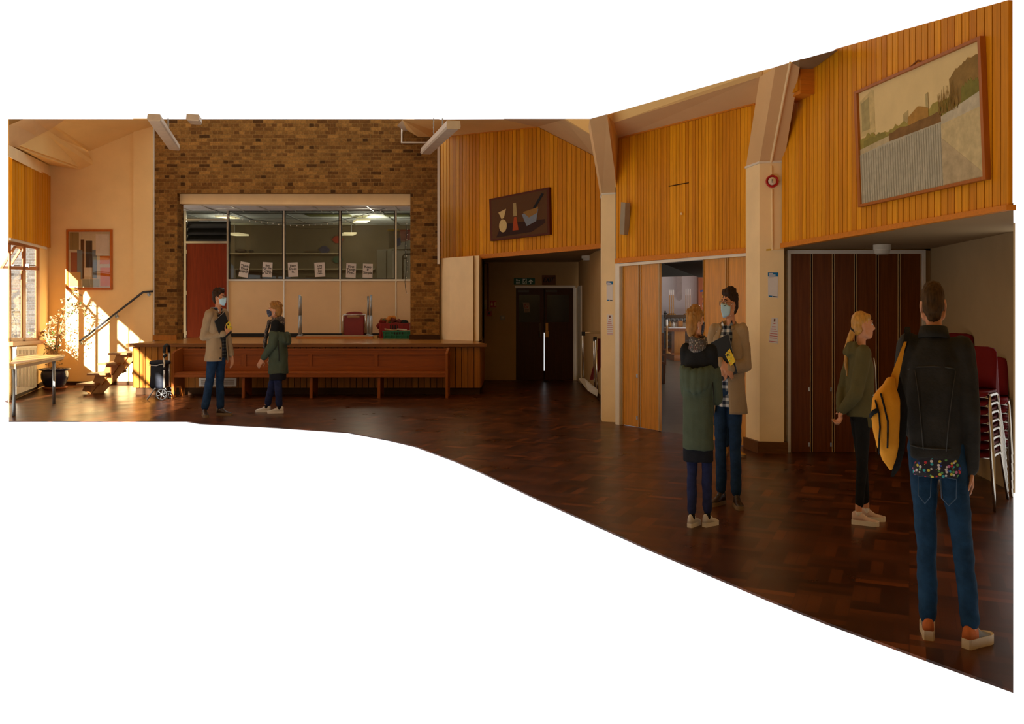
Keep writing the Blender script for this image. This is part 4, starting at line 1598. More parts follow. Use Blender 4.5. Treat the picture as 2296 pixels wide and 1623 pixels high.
RED = mat('red_plastic', (.24, .012, .010), .35, .4, .1, 4)
ch = empty('upturned_chair', P(795, 752, 20.4), 'red chair tipped forward against the cream panel behind the upturned table', 'chair')
yy = 20.42
f_ = lambda px, py, d=0: P(px, py, yy + d)
mb = MB()
outl = [(771, 752), (771, 718), (772, 706), (778, 701), (787, 699), (795, 698.5), (804, 699), (812, 701), (816, 706), (817, 718), (817, 752)]
mb.prism([f_(*p, .04) for p in outl], (0, .03, 0))
mb.build('seat', RED, ch, bevel=.008)
mb = MB()
mb.prism([f_(773, 707.5, .0), f_(815, 707.5, .0), f_(815, 752, .0), f_(773, 752, .0)], (0, .03, 0))
mb.build('backrest', RED, ch, bevel=.008)
for xx in (769, 820):
    mb = MB()
    mb.tube([f_(xx + (1 if xx > 800 else -0), 754, -.06), f_(xx - .5, 710, -.06), f_(xx, 706, -.05), f_(xx + (-4 if xx > 800 else 4), 706, -.03)], .013)
    mb.build('leg', CHROME, ch, smooth=True)
mb = MB()
mb.tube([f_(769, 706, -.05), f_(820, 706, -.05)], .012)
mb.build('stretcher', CHROME, ch, smooth=True)
mb = MB()
mb.prism([f_(779, 708, -.02), f_(806, 708, -.02), f_(806, 711.5, -.02), f_(779, 711.5, -.02)], (0, .015, 0))
mb.build('seat_batten', mat('batten_tan', (.5, .3, .16), .6), ch)

def crate(name, x0, x1, y0p, y1p, yf, depth, m, lab, slots):
    c = empty(name, P((x0 + x1) / 2, y1p, yf), lab, 'crate')
    p0, p1 = P(x0, y1p, yf), P(x1, y0p, yf)
    t = .012
    z0, z1 = Zs, p1.z
    tp = .02
    mb = MB()
    q0 = [V((p0.x + tp, yf + tp, z0)), V((p1.x - tp, yf + tp, z0)), V((p1.x - tp, yf + depth - tp, z0)), V((p0.x + tp, yf + depth - tp, z0))]
    q1 = [V((p0.x, yf, z1)), V((p1.x, yf, z1)), V((p1.x, yf + depth, z1)), V((p0.x, yf + depth, z1))]
    cin = V(((p0.x + p1.x) / 2, yf + depth / 2, 0))
    ins = lambda p, z: V((p.x + (cin.x - p.x) * .08, p.y + (cin.y - p.y) * .08, z))
    mb.loft([q0, q1, [ins(p, z1) for p in q1], [ins(p, z0 + t) for p in q0]])
    mb.build('body', m, c)
    mb = MB()
    for zz in (z1 - .012, z0 + (z1 - z0) * .5, z0 + .012):
        k = (zz - z0) / (z1 - z0)
        e = tp * (1 - k)
        mb.span((p0.x + e - .008, yf + e - .01, zz - .012), (p1.x - e + .008, yf + e, zz + .012))
        mb.span((p0.x + e - .01, yf, zz - .012), (p0.x + e, yf + depth, zz + .012))
    for k in range(slots + 1):
        xx = p0.x + .05 + (p1.x - p0.x - .1) * k / slots
        mb.span((xx - .006, yf - .006, z0 + .02), (xx + .006, yf + .015, z1))
    mb.build('rib', m, c)
    for k in range(4):
        mb = MB()
        xx = p0.x + (p1.x - p0.x) * (.38 + .08 * k)
        mb.span((xx - .012, yf - .004, z0 + (z1 - z0) * .58), (xx + .012, yf + .01, z0 + (z1 - z0) * .85))
        mb.build('slot', BLACK, c)
    return c
GREEN = mat('green_crate_plastic', (.012, .16, .085), .4, .4, .05, 6)
REDC = mat('red_crate_plastic', (.3, .012, .012), .4, .4, .05, 6)
crate('crate', 849, 918, 724, 757, 19.75, .45, REDC, 'red plastic crate of clothes on the stage behind the green crate', 6)
crate('crate', 858, 929, 742, 761, 19.15, .4, GREEN, 'green plastic crate of papers at the front of the stage', 5)
for i, (px, py, c) in enumerate([(862, 716, (150, 100, 60)), (876, 711, (205, 130, 60)), (888, 718, (110, 60, 50)), (870, 720, (70, 90, 50)), (896, 722, (130, 60, 45)), (908, 722, (40, 45, 40)), (858, 722, (120, 40, 30))]):
    mb = MB()
    c0 = P(px, py + 4, 19.95)
    for k in range(7):
        mb.ball(c0 + V((rnd.uniform(-.09, .09), rnd.uniform(-.08, .08), rnd.uniform(-.09, .05))), (.07, .07, .05))
    me = remeshed(mb, 'garment', .016, 2)
    ruffle(me, .035, 11, i * 3.1)
    o = link_mesh('garment', me, None, mat('garment_%d' % i, srgb(*c), .9, .1, .3, 18), True)
    tag(o, ['crumpled brown cloth at the left of the red crate', 'orange patterned cloth on top of the heap in red crate', 'maroon cloth in the middle of the red crate', 'olive cloth below the orange one in red crate', 'rust cloth right of centre in the red crate', 'black cloth at the right of the red crate', 'dark red cloth over the left rim of red crate'][i], 'cloth', 'clothes heaped in the red crate')
for i, (x0, x1, y, dz, ang) in enumerate([(863, 885, 739, .0, .25), (868, 893, 741, .03, -.1), (890, 912, 739, .01, .12), (905, 926, 742, .02, -.12)]):
    mb = MB()
    c0 = P((x0 + x1) / 2, y, 19.3)
    mb.box(c0 + V((0, 0, dz * .3)), ((x1 - x0) * 19.3 / FOC, .24, .025), ang, 0, ang * .5)
    tag(mb.build('book', col('paper_%d' % i, *[(190, 160, 120), (150, 120, 80), (205, 190, 165), (170, 140, 100)][i]), bevel=.004), ['tan booklet leaning at the left of the green crate', 'brown booklet under the tan one in green crate', 'pale booklet in the middle of the green crate', 'buff booklet at the right end of green crate'][i], 'booklet', 'papers in the green crate')

# ---- fairy lights across the stage opening
fl = empty('fairy_lights', P(640, 500, 19.9), 'string of tiny fairy lights sagging across the stage opening', 'fairy lights')
fp = [(404, 444), (440, 459), (480, 471), (513, 481), (560, 491), (600, 496), (637, 500), (680, 502), (720, 500), (763, 494), (800, 486), (840, 474), (880, 462), (913, 449)]
mb = MB()
pts = [P(x, y, 20.0 if 420 < x < 900 else 19.3) for x, y in fp]
mb.tube(pts, .005, 5)
mb.build('wire', BLACK, fl)
BULB = mat('fairy_bulb', (.75, .68, .55), .3, .5, 0, 1, emit=.06)
for i in range(len(pts) - 1):
    for k in range(3):
        p = pts[i].lerp(pts[i + 1], k / 3)
        b = MB()
        b.ball(p + V((0, 0, -.03 - rnd.random() * .02)), (.010, .010, .016), 8, 6)
        b.build('bulb', BULB, fl, smooth=True)
fl2 = empty('fairy_lights', P(912, 600, 19.5), 'short string of unlit fairy lights hanging by the right brick pier', 'fairy lights')
mb = MB()
pp = [P(910 + 2.2 * math.sin(k), 500 + k * 12, 20.4) for k in range(14)]
mb.tube(pp, .006, 5)
mb.build('wire', BLACK, fl2)
for p in pp:
    b = MB()
    b.ball(p + V((.02, 0, -.02)), .010, 8, 6)
    b.build('bulb', BULB, fl2, smooth=True)

# ---- store room things behind the glass
LAMP = mat('lamp_diffuser', (1, .86, .52), .5, .2, 0, 1, emit=.9)
for (px, py, yy, lab) in ((497, 484, 22.0, 'small strip light over the stage door behind the glass'), (521, 524, 23.8, 'lower strip light at the left of the store room'), (815, 493, 22.0, 'strip light at the right of store ceiling nearest the glass'), (785, 523, 23.8, 'strip light further back in the store room')):
    c = P(px, py, yy)
    t = empty('strip_light', c, lab, 'light', 'strip lights in the store room')
    mb = MB()
    d = V((.0, 1.0, 0)) if px < 600 else V((-.0, 1.0, 0))
    sx = .17
    mb.prism([c + V((-sx, 0, -.02)), c + V((sx, 0, -.02)), c + V((sx, 0, -.02)) + d * .5 + V((-.18 if px > 600 else .12, 0, 0)), c + V((-sx, 0, -.02)) + d * .5 + V((-.18 if px > 600 else .12, 0, 0))], (0, 0, .05))
    mb.build('diffuser', LAMP, t)
    mb = MB()
    mb.tube([c + V((0, .2, .03)), V((c.x, c.y + .2, 3.88))], .008)
    mb.build('hanger', GREY_STEEL, t)
    ld = bpy.data.lights.new('store_fill', 'POINT')  # fill lamp added by each strip to brighten the store in place of daylight
    ld.energy = (110.0 if px > 800 else 30.0) if yy < 23 else 5.0
    ld.color = (1, .93, .8)
    ld.shadow_soft_size = .25
    lo = bpy.data.objects.new('store_fill', ld)
    lo.location = c + V((0, .25, -.2))
    COL.objects.link(lo)
for k, (py, a, b) in enumerate(((567, 513, 760), (602, 513, 840))):
    mb = MB()
    yy = 24.3
    mb.prism([P(a, py, yy), P(b, py, yy), P(b, py + 2.5, yy), P(a, py + 2.5, yy)], (0, .2, 0))
    structure(mb.build('trim_%d' % (6 + k), mat('store_shelf', (.4, .32, .2), .6)))
for (px, py, c, lab) in ((757, 537, (150, 40, 25), 'red diamond shape on the store wall above the others'), (727, 560, (40, 50, 80), 'blue diamond shape on the store wall'), (757, 582, (40, 80, 60), 'green diamond shape on the store wall under the red one')):
    mb = MB()
    yy = 24.44
    mb.prism([P(px - 13, py, yy), P(px - 5, py - 8, yy), P(px + 5, py - 8, yy), P(px + 13, py, yy), P(px + 5, py + 8, yy), P(px - 5, py + 8, yy)], (0, .03, 0))
    tag(mb.build('wall_decoration', col('diamond_%d' % px + str(py), *c)), lab, 'decoration', 'diamond shapes on the store wall')
for (px, w2, h2, c, lab) in ((540, 26, 9, (60, 50, 40), 'dark bundle on the left of the store shelf'), (563, 12, 7, (40, 40, 40), 'small black bag on the store shelf'), (700, 40, 5, (70, 60, 45), 'long flat bundle on the store shelf'), (590, 8, 6, (90, 70, 50), 'little brown box on the lower store shelf')):
    mb = MB()
    base = 567 if px != 590 else 602
    c0 = P(px, base - h2 / 2, 24.35)
    mb.ball(c0, (w2 * .012 / 2, .09, h2 * .0122 / 2), 14, 8)
    tag(mb.build('bundle', col('bundle_%d' % px, *c), smooth=True), lab, 'bundle')
# fridge and cabinet at the right of the store
cab = empty('cabinet', P(860, 630, 22), 'tall grey cabinet behind the glass at the right of the store room', 'cabinet')
mb = MB()
mb.prism([P(845, 560, 21.9), P(888, 558, 21.9), P(888, 660, 21.9), P(845, 660, 21.9)], (0, .5, 0))
mb.build('body', mat('cabinet_grey', (.5, .52, .48), .5), cab)
mb = MB()
mb.prism([P(866, 562, 21.88), P(867.5, 562, 21.88), P(867.5, 655, 21.88), P(866, 655, 21.88)], (0, .02, 0))
mb.build('door_gap', BLACK, cab)
wb = empty('whiteboard', P(898, 626, 21.2), 'white board on a black tubular stand behind the glass near the brick pier', 'whiteboard')
mb = MB()
mb.prism([P(880, 562, 21.2), P(925, 562, 21.2), P(925, 650, 21.2), P(880, 650, 21.2)], (0, .03, 0))
mb.build('board', mat('board_white', (.75, .78, .75), .3), wb)
mb = MB()
mb.tube([P(903, 640, 21.1), P(903, 576, 21.1), P(906, 570, 21.1), P(925, 569, 21.1)], .02)
mb.tube([P(878, 560, 21.15), P(925, 559, 21.15)], .014)
mb.tube([P(904, 579, 21.1), P(912, 579, 21.1)], .014)
mb.build('stand', BLACK, wb, smooth=True)
for (x0, x1, y0, y1, c, al, lab) in ((870, 893, 517, 556, (120, 115, 100), .5, 'clear plastic storage box with yellow lid behind the glass'), (897, 925, 518, 540, (205, 110, 120), .7, 'pink tinted storage box behind the glass by the pier')):
    t = empty('storage_box', P((x0 + x1) / 2, y1, 21.5), lab, 'box')
    mb = MB()
    mb.prism([P(x0, y0, 21.5), P(x1, y0, 21.5), P(x1 - 2, y1, 21.5), P(x0 + 2, y1, 21.5)], (0, .35, 0))
    mb.build('body', mat('box_%d' % x0, srgb(*c), .3, .4, .3, 8), t)
    mb = MB()
    mb.prism([P(x0 - 1, y0 - 3, 21.48), P(x1 + 1, y0 - 3, 21.48), P(x1 + 1, y0, 21.48), P(x0 - 1, y0, 21.48)], (0, .39, 0))
    mb.build('lid', col('lid_%d' % x0, *((200, 160, 30) if x0 == 870 else (190, 30, 40))), t)
mb = MB()
mb.prism([P(889, 535, 21.3), P(897, 532, 21.3), P(898, 548, 21.3), P(889, 553, 21.3)], (0, .1, 0))
tag(mb.build('bag', col('blue_bag', 25, 80, 150)), 'small blue bag between the storage boxes behind the glass', 'bag')
mb = MB()
mb.prism([P(888, 548, 21.35), P(925, 536, 21.35), P(925, 558, 21.35), P(888, 558, 21.35)], (0, .5, 0))
tag(mb.build('carton', mat('carton_white', (.6, .62, .6), .6)), 'white carton under the pink storage box behind the glass', 'carton')
mb = MB()
mb.prism([P(514, 603, 20.9), P(527, 603, 20.9), P(527, 630, 20.9), P(514, 630, 20.9)], (0, .02, 0))
tag(mb.build('paper', mat('blank_paper', (.62, .68, .62), .7)), 'blank pale sheet behind the glass right of the stage door', 'paper')

# ---- strip lights hanging under the hall ceiling
def batten(label, far, near, yf, yn, wpx):
    a, b = P(*far, yf), P(*near, yn)
    t = empty('strip_light', a, label, 'light', 'strip lights hanging in the hall')
    d = (b - a).normalized()
    s = d.cross(V((0, 0, 1))).normalized()
    hw = wpx * yf / FOC / 2
    up = s.cross(d).normalized()
    if up.z < 0: up = -up
    mb = MB()
    rings = [[p + s * hw - up * .0, p + s * hw * .9 + up * .09, p - s * hw * .9 + up * .09, p - s * hw - up * .0] for p in (a, b)]
    mb.loft(rings)
    mb.build('casing', mat('batten_white', (.66, .55, .42), .5), t)
    mb = MB()
    rings = [[p + s * hw * .8 - up * .025, p + s * hw - up * .0, p - s * hw - up * .0, p - s * hw * .8 - up * .025] for p in (a - d * .005, b)]
    mb.loft(rings)
    mb.build('diffuser', mat('batten_diffuser', (.72, .62, .5), .4), t)
    return t, a, b, d, up
t, a, b, d, up = batten('white strip light hanging at the left edge of the brick wall', (391, 334), (345, 268), 17.6, 14.6, 24)
mb = MB()
for px, py0, py1 in ((378, 268, 290), (376, 268, 290)):
    for k in range(6):
        mb.ball(P(px, py0 + (py1 - py0) * k / 6, 16.3), (.009, .009, .022), 6, 5)
mb.build('chain', GREY_STEEL, t)
t, a, b, d, up = batten('grey strip light hanging on chains right of the brick wall', (955, 343), (1017, 284), 17.4, 13.4, 25)
mb = MB()
p0 = P(1017, 281, 13.38)
mb.box(p0 + V((0, -.01, -.0)), (.2, .03, .12))
mb.build('end_cap', mat('endcap_cream', (.58, .46, .3), .5), t)
for px in (972, 992):
    mb = MB()
    for k in range(9):
        mb.ball(P(px + (k % 2) * .6, 268 + k * (42 if px == 972 else 16) / 9, 15.6 if px == 972 else 14.5), (.009, .009, .024), 6, 5)
    mb.build('chain', GREY_STEEL, t)
t, a, b, d, up = batten('stub of a white strip light over the upper brick wall', (439, 276), (432, 267.5), 16.6, 15.9, 27)

# ---- round ceiling lights in the two recesses
def round_light(label, px, py, z, wpx, yy):
    c = V(((px - CX) * yy / FOC, yy, z))
    t = empty('ceiling_light', c, label, 'light')
    r_ = wpx * yy / FOC / 2
    mb = MB()
    mb.lathe([(.001, 0), (r_, 0), (r_, -.05), (r_ * .96, -.055), (.001, -.055)], c, 28)
    mb.build('rim', mat('light_rim', (.6, .55, .45), .4), t)
    mb = MB()
    mb.lathe([(.001, -.055), (r_ * .86, -.055), (r_ * .84, -.09), (r_ * .7, -.1), (.001, -.1)], c, 28)
    mb.build('diffuser', mat('light_opal', (.55, .5, .42), .3), t)
round_light('round ceiling light in the dim recess over the exit', 1325, 575, 2.64, 42, 17.6)
round_light('round ceiling light in the right recess before the dark folding doors', 1978, 548, 2.25, 38, 9.2)

# ---- recess signs and fittings
w = RB
sg = empty('exit_sign', w.at(1175, 638), 'green Fire exit sign with running figure and up arrow over the exit doors', 'sign')
mb = MB()
w.rect(mb, 1152, 624, 1199.5, 638, .0, .012)
mb.build('plate', mat('exit_green', (.012, .10, .06), .5), sg)
SGW = mat('sign_white', (.75, .8, .72), .6)
text_mesh('Fire\nexit', .062, SGW, w.at(1161.5, 631, .0135), (1, 0, 0), (0, 0, 1), 'lettering', sg, spacing=.85, bold=.001)
mb = MB()
w.rect(mb, 1172, 625, 1181, 637, .012, .013)
mb.build('panel', SGW, sg)
mb = MB()
for pts, r_ in (([(1177.6, 628), (1175.8, 631.4)], .011), ([(1175.8, 631.4), (1178, 633.2), (1177.2, 636)], .009), ([(1175.8, 631.4), (1174.6, 633.6), (1173, 634)], .009), ([(1177.4, 628.6), (1179.4, 630.4)], .007), ([(1177.2, 628.4), (1174.6, 628.9), (1174, 630.6)], .007)):
    mb.tube([w.at(x, y, .014) for x, y in pts], r_, 6)
mb.ball(w.at(1178.6, 626.7, .014), (.012, .004, .012), 10, 6)
mb.build('running_figure', MATS['exit_green'], sg)
mb = MB()
w.poly(mb, [(1190, 626), (1195.5, 631.5), (1193.6, 632.6), (1191, 630), (1191, 636.5), (1189, 636.5), (1189, 630), (1186.4, 632.6), (1184.5, 631.5)], .012, .0135)
mb.build('arrow', SGW, sg)
sg = empty('exit_board', w.at(1230, 638), 'brown wooden board reading EXIT over the exit doors', 'sign')
mb = MB()
w.rect(mb, 1215, 617, 1245.5, 638.5, 0, .03)
mb.build('board', wood('exit_board_brown', (.13, .045, .018), .5, .1, .02), sg)
o = text_mesh('EXIT', .15, INK, w.at(1230, 628, .032), (1, 0, 0), (.22, 0, 1), 'lettering', sg, bold=.004, width=.78)
w2 = RB
fp_ = empty('fire_call_point', w2.at(1097, 706), 'small red fire call point at the foot of the red pipe', 'call point')
mb = MB()
w2.rect(mb, 1091, 697, 1102.5, 708, -.004, .05)
mb.build('box', mat('alarm_red', (.33, .02, .012), .4), fp_)
mb = MB()
w2.rect(mb, 1094, 700, 1099, 705, .05, .054)
mb.build('glass', BLACK, fp_)
mb = MB()
mb.tube([w2.at(1076, 591, .02), w2.at(1094.5, 591, .02), w2.at(1094.5, 697, .02)], .018)
tag(mb.build('pipe', mat('pipe_red', (.16, .022, .012), .5)), 'dark red pipe running down the recess wall to the call point', 'pipe')
nt_ = empty('fire_notice', w2.at(1106, 689), 'square red fire sign beside the red pipe', 'sign')
mb = MB()
w2.rect(mb, 1099, 674, 1113, 689, -.004, .008)
mb.build('plate', mat('sign_red', (.4, .02, .012), .5), nt_)
mb = MB()
w2.rect(mb, 1100.5, 680, 1105, 685, .008, .01)
w2.rect(mb, 1102, 676.5, 1104, 678.5, .008, .01)
for k in range(3):
    mb.tube([w2.at(1108.2 + k * 1.6, 686, .009), w2.at(1108.8 + k * 1.6, 683, .009), w2.at(1108 + k * 1.6, 680, .009), w2.at(1109 + k * 1.6, 677, .009)], .006, 5)
mb.build('pictogram', mat('sign_cream', (.7, .5, .25), .6), nt_)
nt_ = empty('safety_notice', w2.at(1084, 691), 'small cream notice with coloured dots left of the red pipe', 'notice')
mb = MB()
w2.rect(mb, 1077, 672, 1091, 692, 0, .006)
mb.build('sheet', mat('notice_cream', (.5, .4, .2), .7), nt_)
for k, (x, y, c) in enumerate(((1084, 673.8, (20, 30, 80)), (1080, 679, (170, 30, 20)), (1080, 684, (20, 90, 50)), (1080, 688.5, (20, 90, 50)))):
    mb = MB()
    w2.rect(mb, x - 1.4, y - 1.2, x + 1.4, y + 1.4, .006, .008)
    if k:
        w2.rect(mb, x + 3, y - .5, x + 9, y + .3, .006, .0075)
    mb.build('mark', col('notice_dot_%d' % k, *c), nt_)
sw = empty('light_switch', w2.at(1127, 717), 'grey double light switch on the dim recess wall', 'switch')
mb = MB()
w2.rect(mb, 1122, 707, 1132.5, 717, 0, .012)
mb.build('plate', mat('switch_steel', (.14, .12, .09), .4, .4, metal=.4), sw)
mb = MB()
for x in (1124.6, 1127.8):
    w2.rect(mb, x, 709.5, x + 2.3, 714, .012, .02)
mb.build('rocker', mat('rocker_cream', (.6, .5, .35), .4), sw)
ns = empty('no_smoking_notice', w2.at(1180, 700, .0), 'tilted no smoking sheet taped inside the left exit door pane', 'notice')
mb = MB()
w2.poly(mb, [(1172.5, 678), (1187, 677.5), (1187.5, 700), (1176, 700.5)], -.02, -.017)
mb.build('sheet', mat('notice_pink', (.30, .2, .13), .7), ns)
mb = MB()
ring = [w2.at(1180 + 4.2 * math.cos(t), 686 + 4.4 * math.sin(t), -.014) for t in [2 * math.pi * k / 20 for k in range(21)]]
mb.tube(ring, .006, 5, False)
mb.tube([w2.at(1177.3, 683, -.013), w2.at(1182.8, 689, -.013)], .006, 5)
mb.build('prohibition_ring', mat('ring_red', (.28, .03, .015), .6), ns)
mb = MB()
for k in range(3):
    w2.rect(mb, 1177, 693 + k * 2.3, 1186, 694 + k * 2.3, -.0165, -.0155)
mb.build('text_lines', mat('ring_dark', (.12, .06, .04), .6), ns)

# folded frame and red board left in the recess
ff = empty('folded_trolley', G(1330, 880), 'folded chrome framed trolley with red panel standing behind the far column', 'trolley')
yy = 15.6
mb = MB()
mb.tube([P(1309, 855, yy), P(1307, 748, yy), P(1310, 745.5, yy), P(1356, 745, yy)], .018)
mb.tube([P(1334, 880, yy - .3), P(1332, 760, yy - .3), P(1336, 757, yy - .3), P(1356, 757.5, yy - .3)], .02)
mb.tube([P(1341, 892, yy - .4), P(1336, 762, yy - .4)], .018)
mb.build('frame', CHROME, ff, smooth=True)
mb = MB()
mb.prism([P(1341, 758, yy - .2), P(1356, 758, yy - .2), P(1356, 800, yy - .2), P(1336, 850, yy - .2), P(1322, 852, yy - .2), P(1341, 780, yy - .2)], (0, .03, 0))
mb.build('panel', mat('trolley_red', (.16, .012, .014), .6), ff)
mb = MB()
mb.prism([P(1299, 852, yy - .1), P(1312, 853, yy - .1), P(1341, 878, yy - .6), P(1339, 889, yy - .6), P(1318, 876, yy - .4)], (0, .08, .03))
mb.build('deck', mat('deck_grey', (.42, .38, .32), .5), ff)
for (px, py) in ((1308, 748), (1334, 760)):
    mb = MB()
    mb.box(P(px, py, yy - .31), (.06, .06, .07))
    mb.build('corner_joint', BLACK, ff)

# ---- column fittings and notices
cw = Wall(c1[0], c1[1])
def notice(wl, quad, label, kind):
    t = empty('notice', wl.at(quad[3][0], quad[3][1]), label, 'notice', 'notices on the two columns')
    mb = MB()
    wl.poly(mb, quad, .002, .004)
    mb.build('sheet', PAPER, t)
    (ax, ay), (bx, by), (cx_, cy_), (dx_, dy_) = quad
    f = lambda s, u: (ax + (bx - ax) * s + (dx_ - ax) * u + ((cx_ - bx) - (dx_ - ax)) * s * u, ay + (by - ay) * s + (dy_ - ay) * u + ((cy_ - by) - (dy_ - ay)) * s * u)
    if kind == 'blue':
        b = MB()
        wl.poly(b, [f(0, 0), f(1, 0), f(1, .16), f(0, .16)], .004, .0046)
        b.build('header', mat('notice_blue', (.005, .16, .42), .6), t)
        b = MB()
        wl.poly(b, [f(.1, .03), f(.5, .03), f(.5, .065), f(.1, .065)], .0046, .005)
        wl.poly(b, [f(.1, .085), f(.75, .085), f(.75, .12), f(.1, .12)], .0046, .005)
        b.build('header_text', PAPER, t)
        b = MB()
        wl.poly(b, [f(.08, .93), f(.45, .93), f(.45, .98), f(.08, .98)], .004, .0046)
        b.build('footer', MATS['notice_blue'], t)
        b = MB()
        wl.poly(b, [f(.52, .94), f(.95, .94), f(.95, .975), f(.52, .975)], .004, .0046)
        wl.poly(b, [f(.08, .21), f(.6, .21), f(.6, .225), f(.08, .225)], .004, .0046)
        b.build('text_line', INK, t)
    else:
        b = MB()
        wl.poly(b, [f(.38, .04), f(.62, .04), f(.62, .16), f(.38, .16)], .004, .0046)
        b.build('picture', mat('notice_brown', (.18, .05, .03), .6), t)
        b = MB()
        for y, a, c in ((.22, .35, .65), (.35, .2, .75), (.44, .08, .8), (.52, .06, .92), (.62, .06, .94), (.71, .04, .96), (.8, .1, .9), (.93, .05, .95)):
            wl.poly(b, [f(a, y), f(c, y), f(c, y + .022), f(a, y + .022)], .004, .0046)
        b.build('text_line', mat('notice_red', (.5, .03, .02), .6), t)
notice(cw, [(1360, 630.5), (1374.5, 630.5), (1374, 675.5), (1360.5, 675)], 'blue headed white notice high on the far column', 'blue')
notice(cw, [(1361, 705), (1374.5, 705.5), (1374.5, 751), (1361, 751)], 'white notice in red print low on the far column', 'red')
notice(cd, [(1721.5, 611), (1744.5, 611), (1743.5, 668), (1722, 666)], 'blue headed white notice high on the near column', 'blue')
notice(cd, [(1730, 712), (1744, 712.5), (1744, 770), (1723, 768)], 'cut white notice in red print low on the near column', 'red')
bell = empty('alarm_sounder', cd.at(1731, 407), 'round red alarm sounder with white centre high on the near column', 'alarm')
c0 = cd.at(1731, 407, .0)
mb = MB()
mb.lathe([(.001, 0), (.062, 0), (.07, .015), (.068, .035), (.058, .045), (.05, .03), (.001, .028)], c0, 32, cd.n)
mb.build('housing', mat('sounder_red', (.5, .015, .015), .35), bell, smooth=True)
mb = MB()
mb.lathe([(.001, .028), (.046, .028), (.042, .04), (.001, .044)], c0, 28, cd.n)
mb.build('dome', mat('sounder_white', (.75, .68, .55), .4), bell, smooth=True)
for q in (-1, 0, 1):
    mb = MB()
    mb.box(c0 + cd.n * .046 + V((0, 0, q * .014)), (.014, .006, .005))
    mb.build('slot', BLACK, bell)
spk = empty('column_speaker', DW.at(1394, 500), 'slim grey column speaker on the boards beside the far column', 'speaker')
mb = MB()
q = [DW.at(1389, 525, .1), DW.at(1399, 526, .1), DW.at(1402, 454, .16), DW.at(1392, 453, .16)]
mb.prism(q, -DW.n * .09)
mb.build('case', mat('speaker_grey', (.36, .29, .2), .6), spk, bevel=.005)
mb = MB()
mb.tube([DW.at(1394, 500, .0), DW.at(1394, 500, .06)], .015)
mb.build('bracket', GREY_STEEL, spk)
mb = MB()
mb.tube([DW.at(1703, 500, .05), DW.at(1700, 520, .04), DW.at(1693, 543, .04), DW.at(1690, 552, .04)], .003, 5)
tag(mb.build('cable', PILLAR_PAINT), 'loose thin cable at the right edge of the middle boards', 'cable')

# ================================================================== the church seen through the gap in the doors
CH = 34.0
pc = lambda px, py, y=CH: P(px, py, y)
mb = MB()
mb.prism([pc(1470, 800), pc(1600, 800), pc(1600, 480), pc(1470, 480)], (0, .3, 0))
structure(mb.build('wall_church', mat('church_white', (.78, .76, .79), .8, .2, .03, 2)))
mb = MB()
mb.prism([pc(1566, 800, 33), pc(1640, 800, 33), pc(1640, 560, 33), pc(1566, 560, 33)], (0, .3, 0))
structure(mb.build('wall_church_timber', wood('church_timber', (.30, .09, .035), .4)))
mb = MB()
mb.prism([pc(1470, 620, 20), pc(1600, 616.5, 20), pc(1600, 540, 20), pc(1470, 540, 20)], (0, .4, 0))
structure(mb.build('beam_church', mat('church_beam', (.05, .042, .032), .6)))
hang = MB()
hang.prism([pc(1518, 560, 33.5), pc(1529, 560, 33.5), pc(1529, 671, 33.5), pc(1524, 674, 33.5), pc(1518, 672, 33.5)], (0, .1, 0))
tag(hang.build('hanging_banner', mat('banner_mauve', (.42, .37, .36), .8)), 'mauve banner hanging on the white church wall', 'banner')
mb = MB()
zp = EYE + (CY - 806) * 27 / FOC
mb.span((5.0, 27.5, 0), (9.3, 33.9, .17))
structure(mb.build('floor_chancel', wood('chancel_boards', (.36, .12, .03), .2, .2, .08, horiz='x')))
def candle(px, top, lab, y=32.5, wick=662, base=706, brass=True):
    t = empty('altar_candle', pc(px, base, y), lab, 'candle', 'tall candles on the church altar')
    b = MB()
    b.tube([pc(px, wick, y), pc(px, top, y)], .019, 10)
    b.build('wax', mat('candle_wax', (.85, .84, .8), .5), t)
    b = MB()
    b.tube([pc(px, base, y), pc(px, wick, y)], .015, 8)
    b.lathe([(.09, 0), (.09, .03), (.03, .06)], pc(px, base, y), 12)
    b.build('stick', mat('candle_brass', (.5, .27, .08), .4, .5, metal=.3), t)
for i, px in enumerate((1501.5, 1506, 1510)):
    candle(px, 650, ['leftmost white candle of the left altar trio', 'middle white candle of the left altar trio', 'right white candle of the left altar trio'][i])
for i, px in enumerate((1538, 1542.5, 1547)):
    candle(px, 648, ['leftmost white candle of the right altar trio', 'middle white candle of the right altar trio', 'right white candle of the right altar trio'][i])
candle(1568, 684, 'short candle on a stand before the timber wall of the church', 31, 700, 785)
mb = MB()
alt = empty('altar', pc(1525, 770, 32.3), 'dark altar with pale panels at the far end of the church', 'altar')
mb.prism([pc(1489, 706, 32.2), pc(1566, 706, 32.2), pc(1566, 712, 32.2), pc(1489, 712, 32.2)], (0, .9, 0))
mb.prism([pc(1491, 712, 32.3), pc(1566, 712, 32.3), pc(1566, 781, 32.3), pc(1491, 781, 32.3)], (0, .7, 0))
mb.build('body', mat('altar_dark', (.09, .055, .03), .6), alt)
for k in range(5):
    b = MB()
    x = 1495 + k * 9.6
    b.prism([pc(x, 714, 32.25), pc(x + 8, 714, 32.25), pc(x + 8, 721, 32.25), pc(x, 721, 32.25)], (0, .03, 0))
    b.build('panel', mat('altar_panel', (.34, .33, .31), .7), alt)
    b = MB()
    b.prism([pc(x + 2, 715.5, 32.22), pc(x + 6, 715.5, 32.22), pc(x + 6, 720, 32.22), pc(x + 2, 720, 32.22)], (0, .03, 0))
    b.build('inset', BLACK, alt)
b = MB()
b.prism([pc(1493, 723, 32.24), pc(1560, 723, 32.24), pc(1560, 735, 32.24), pc(1493, 735, 32.24)], (0, .03, 0))
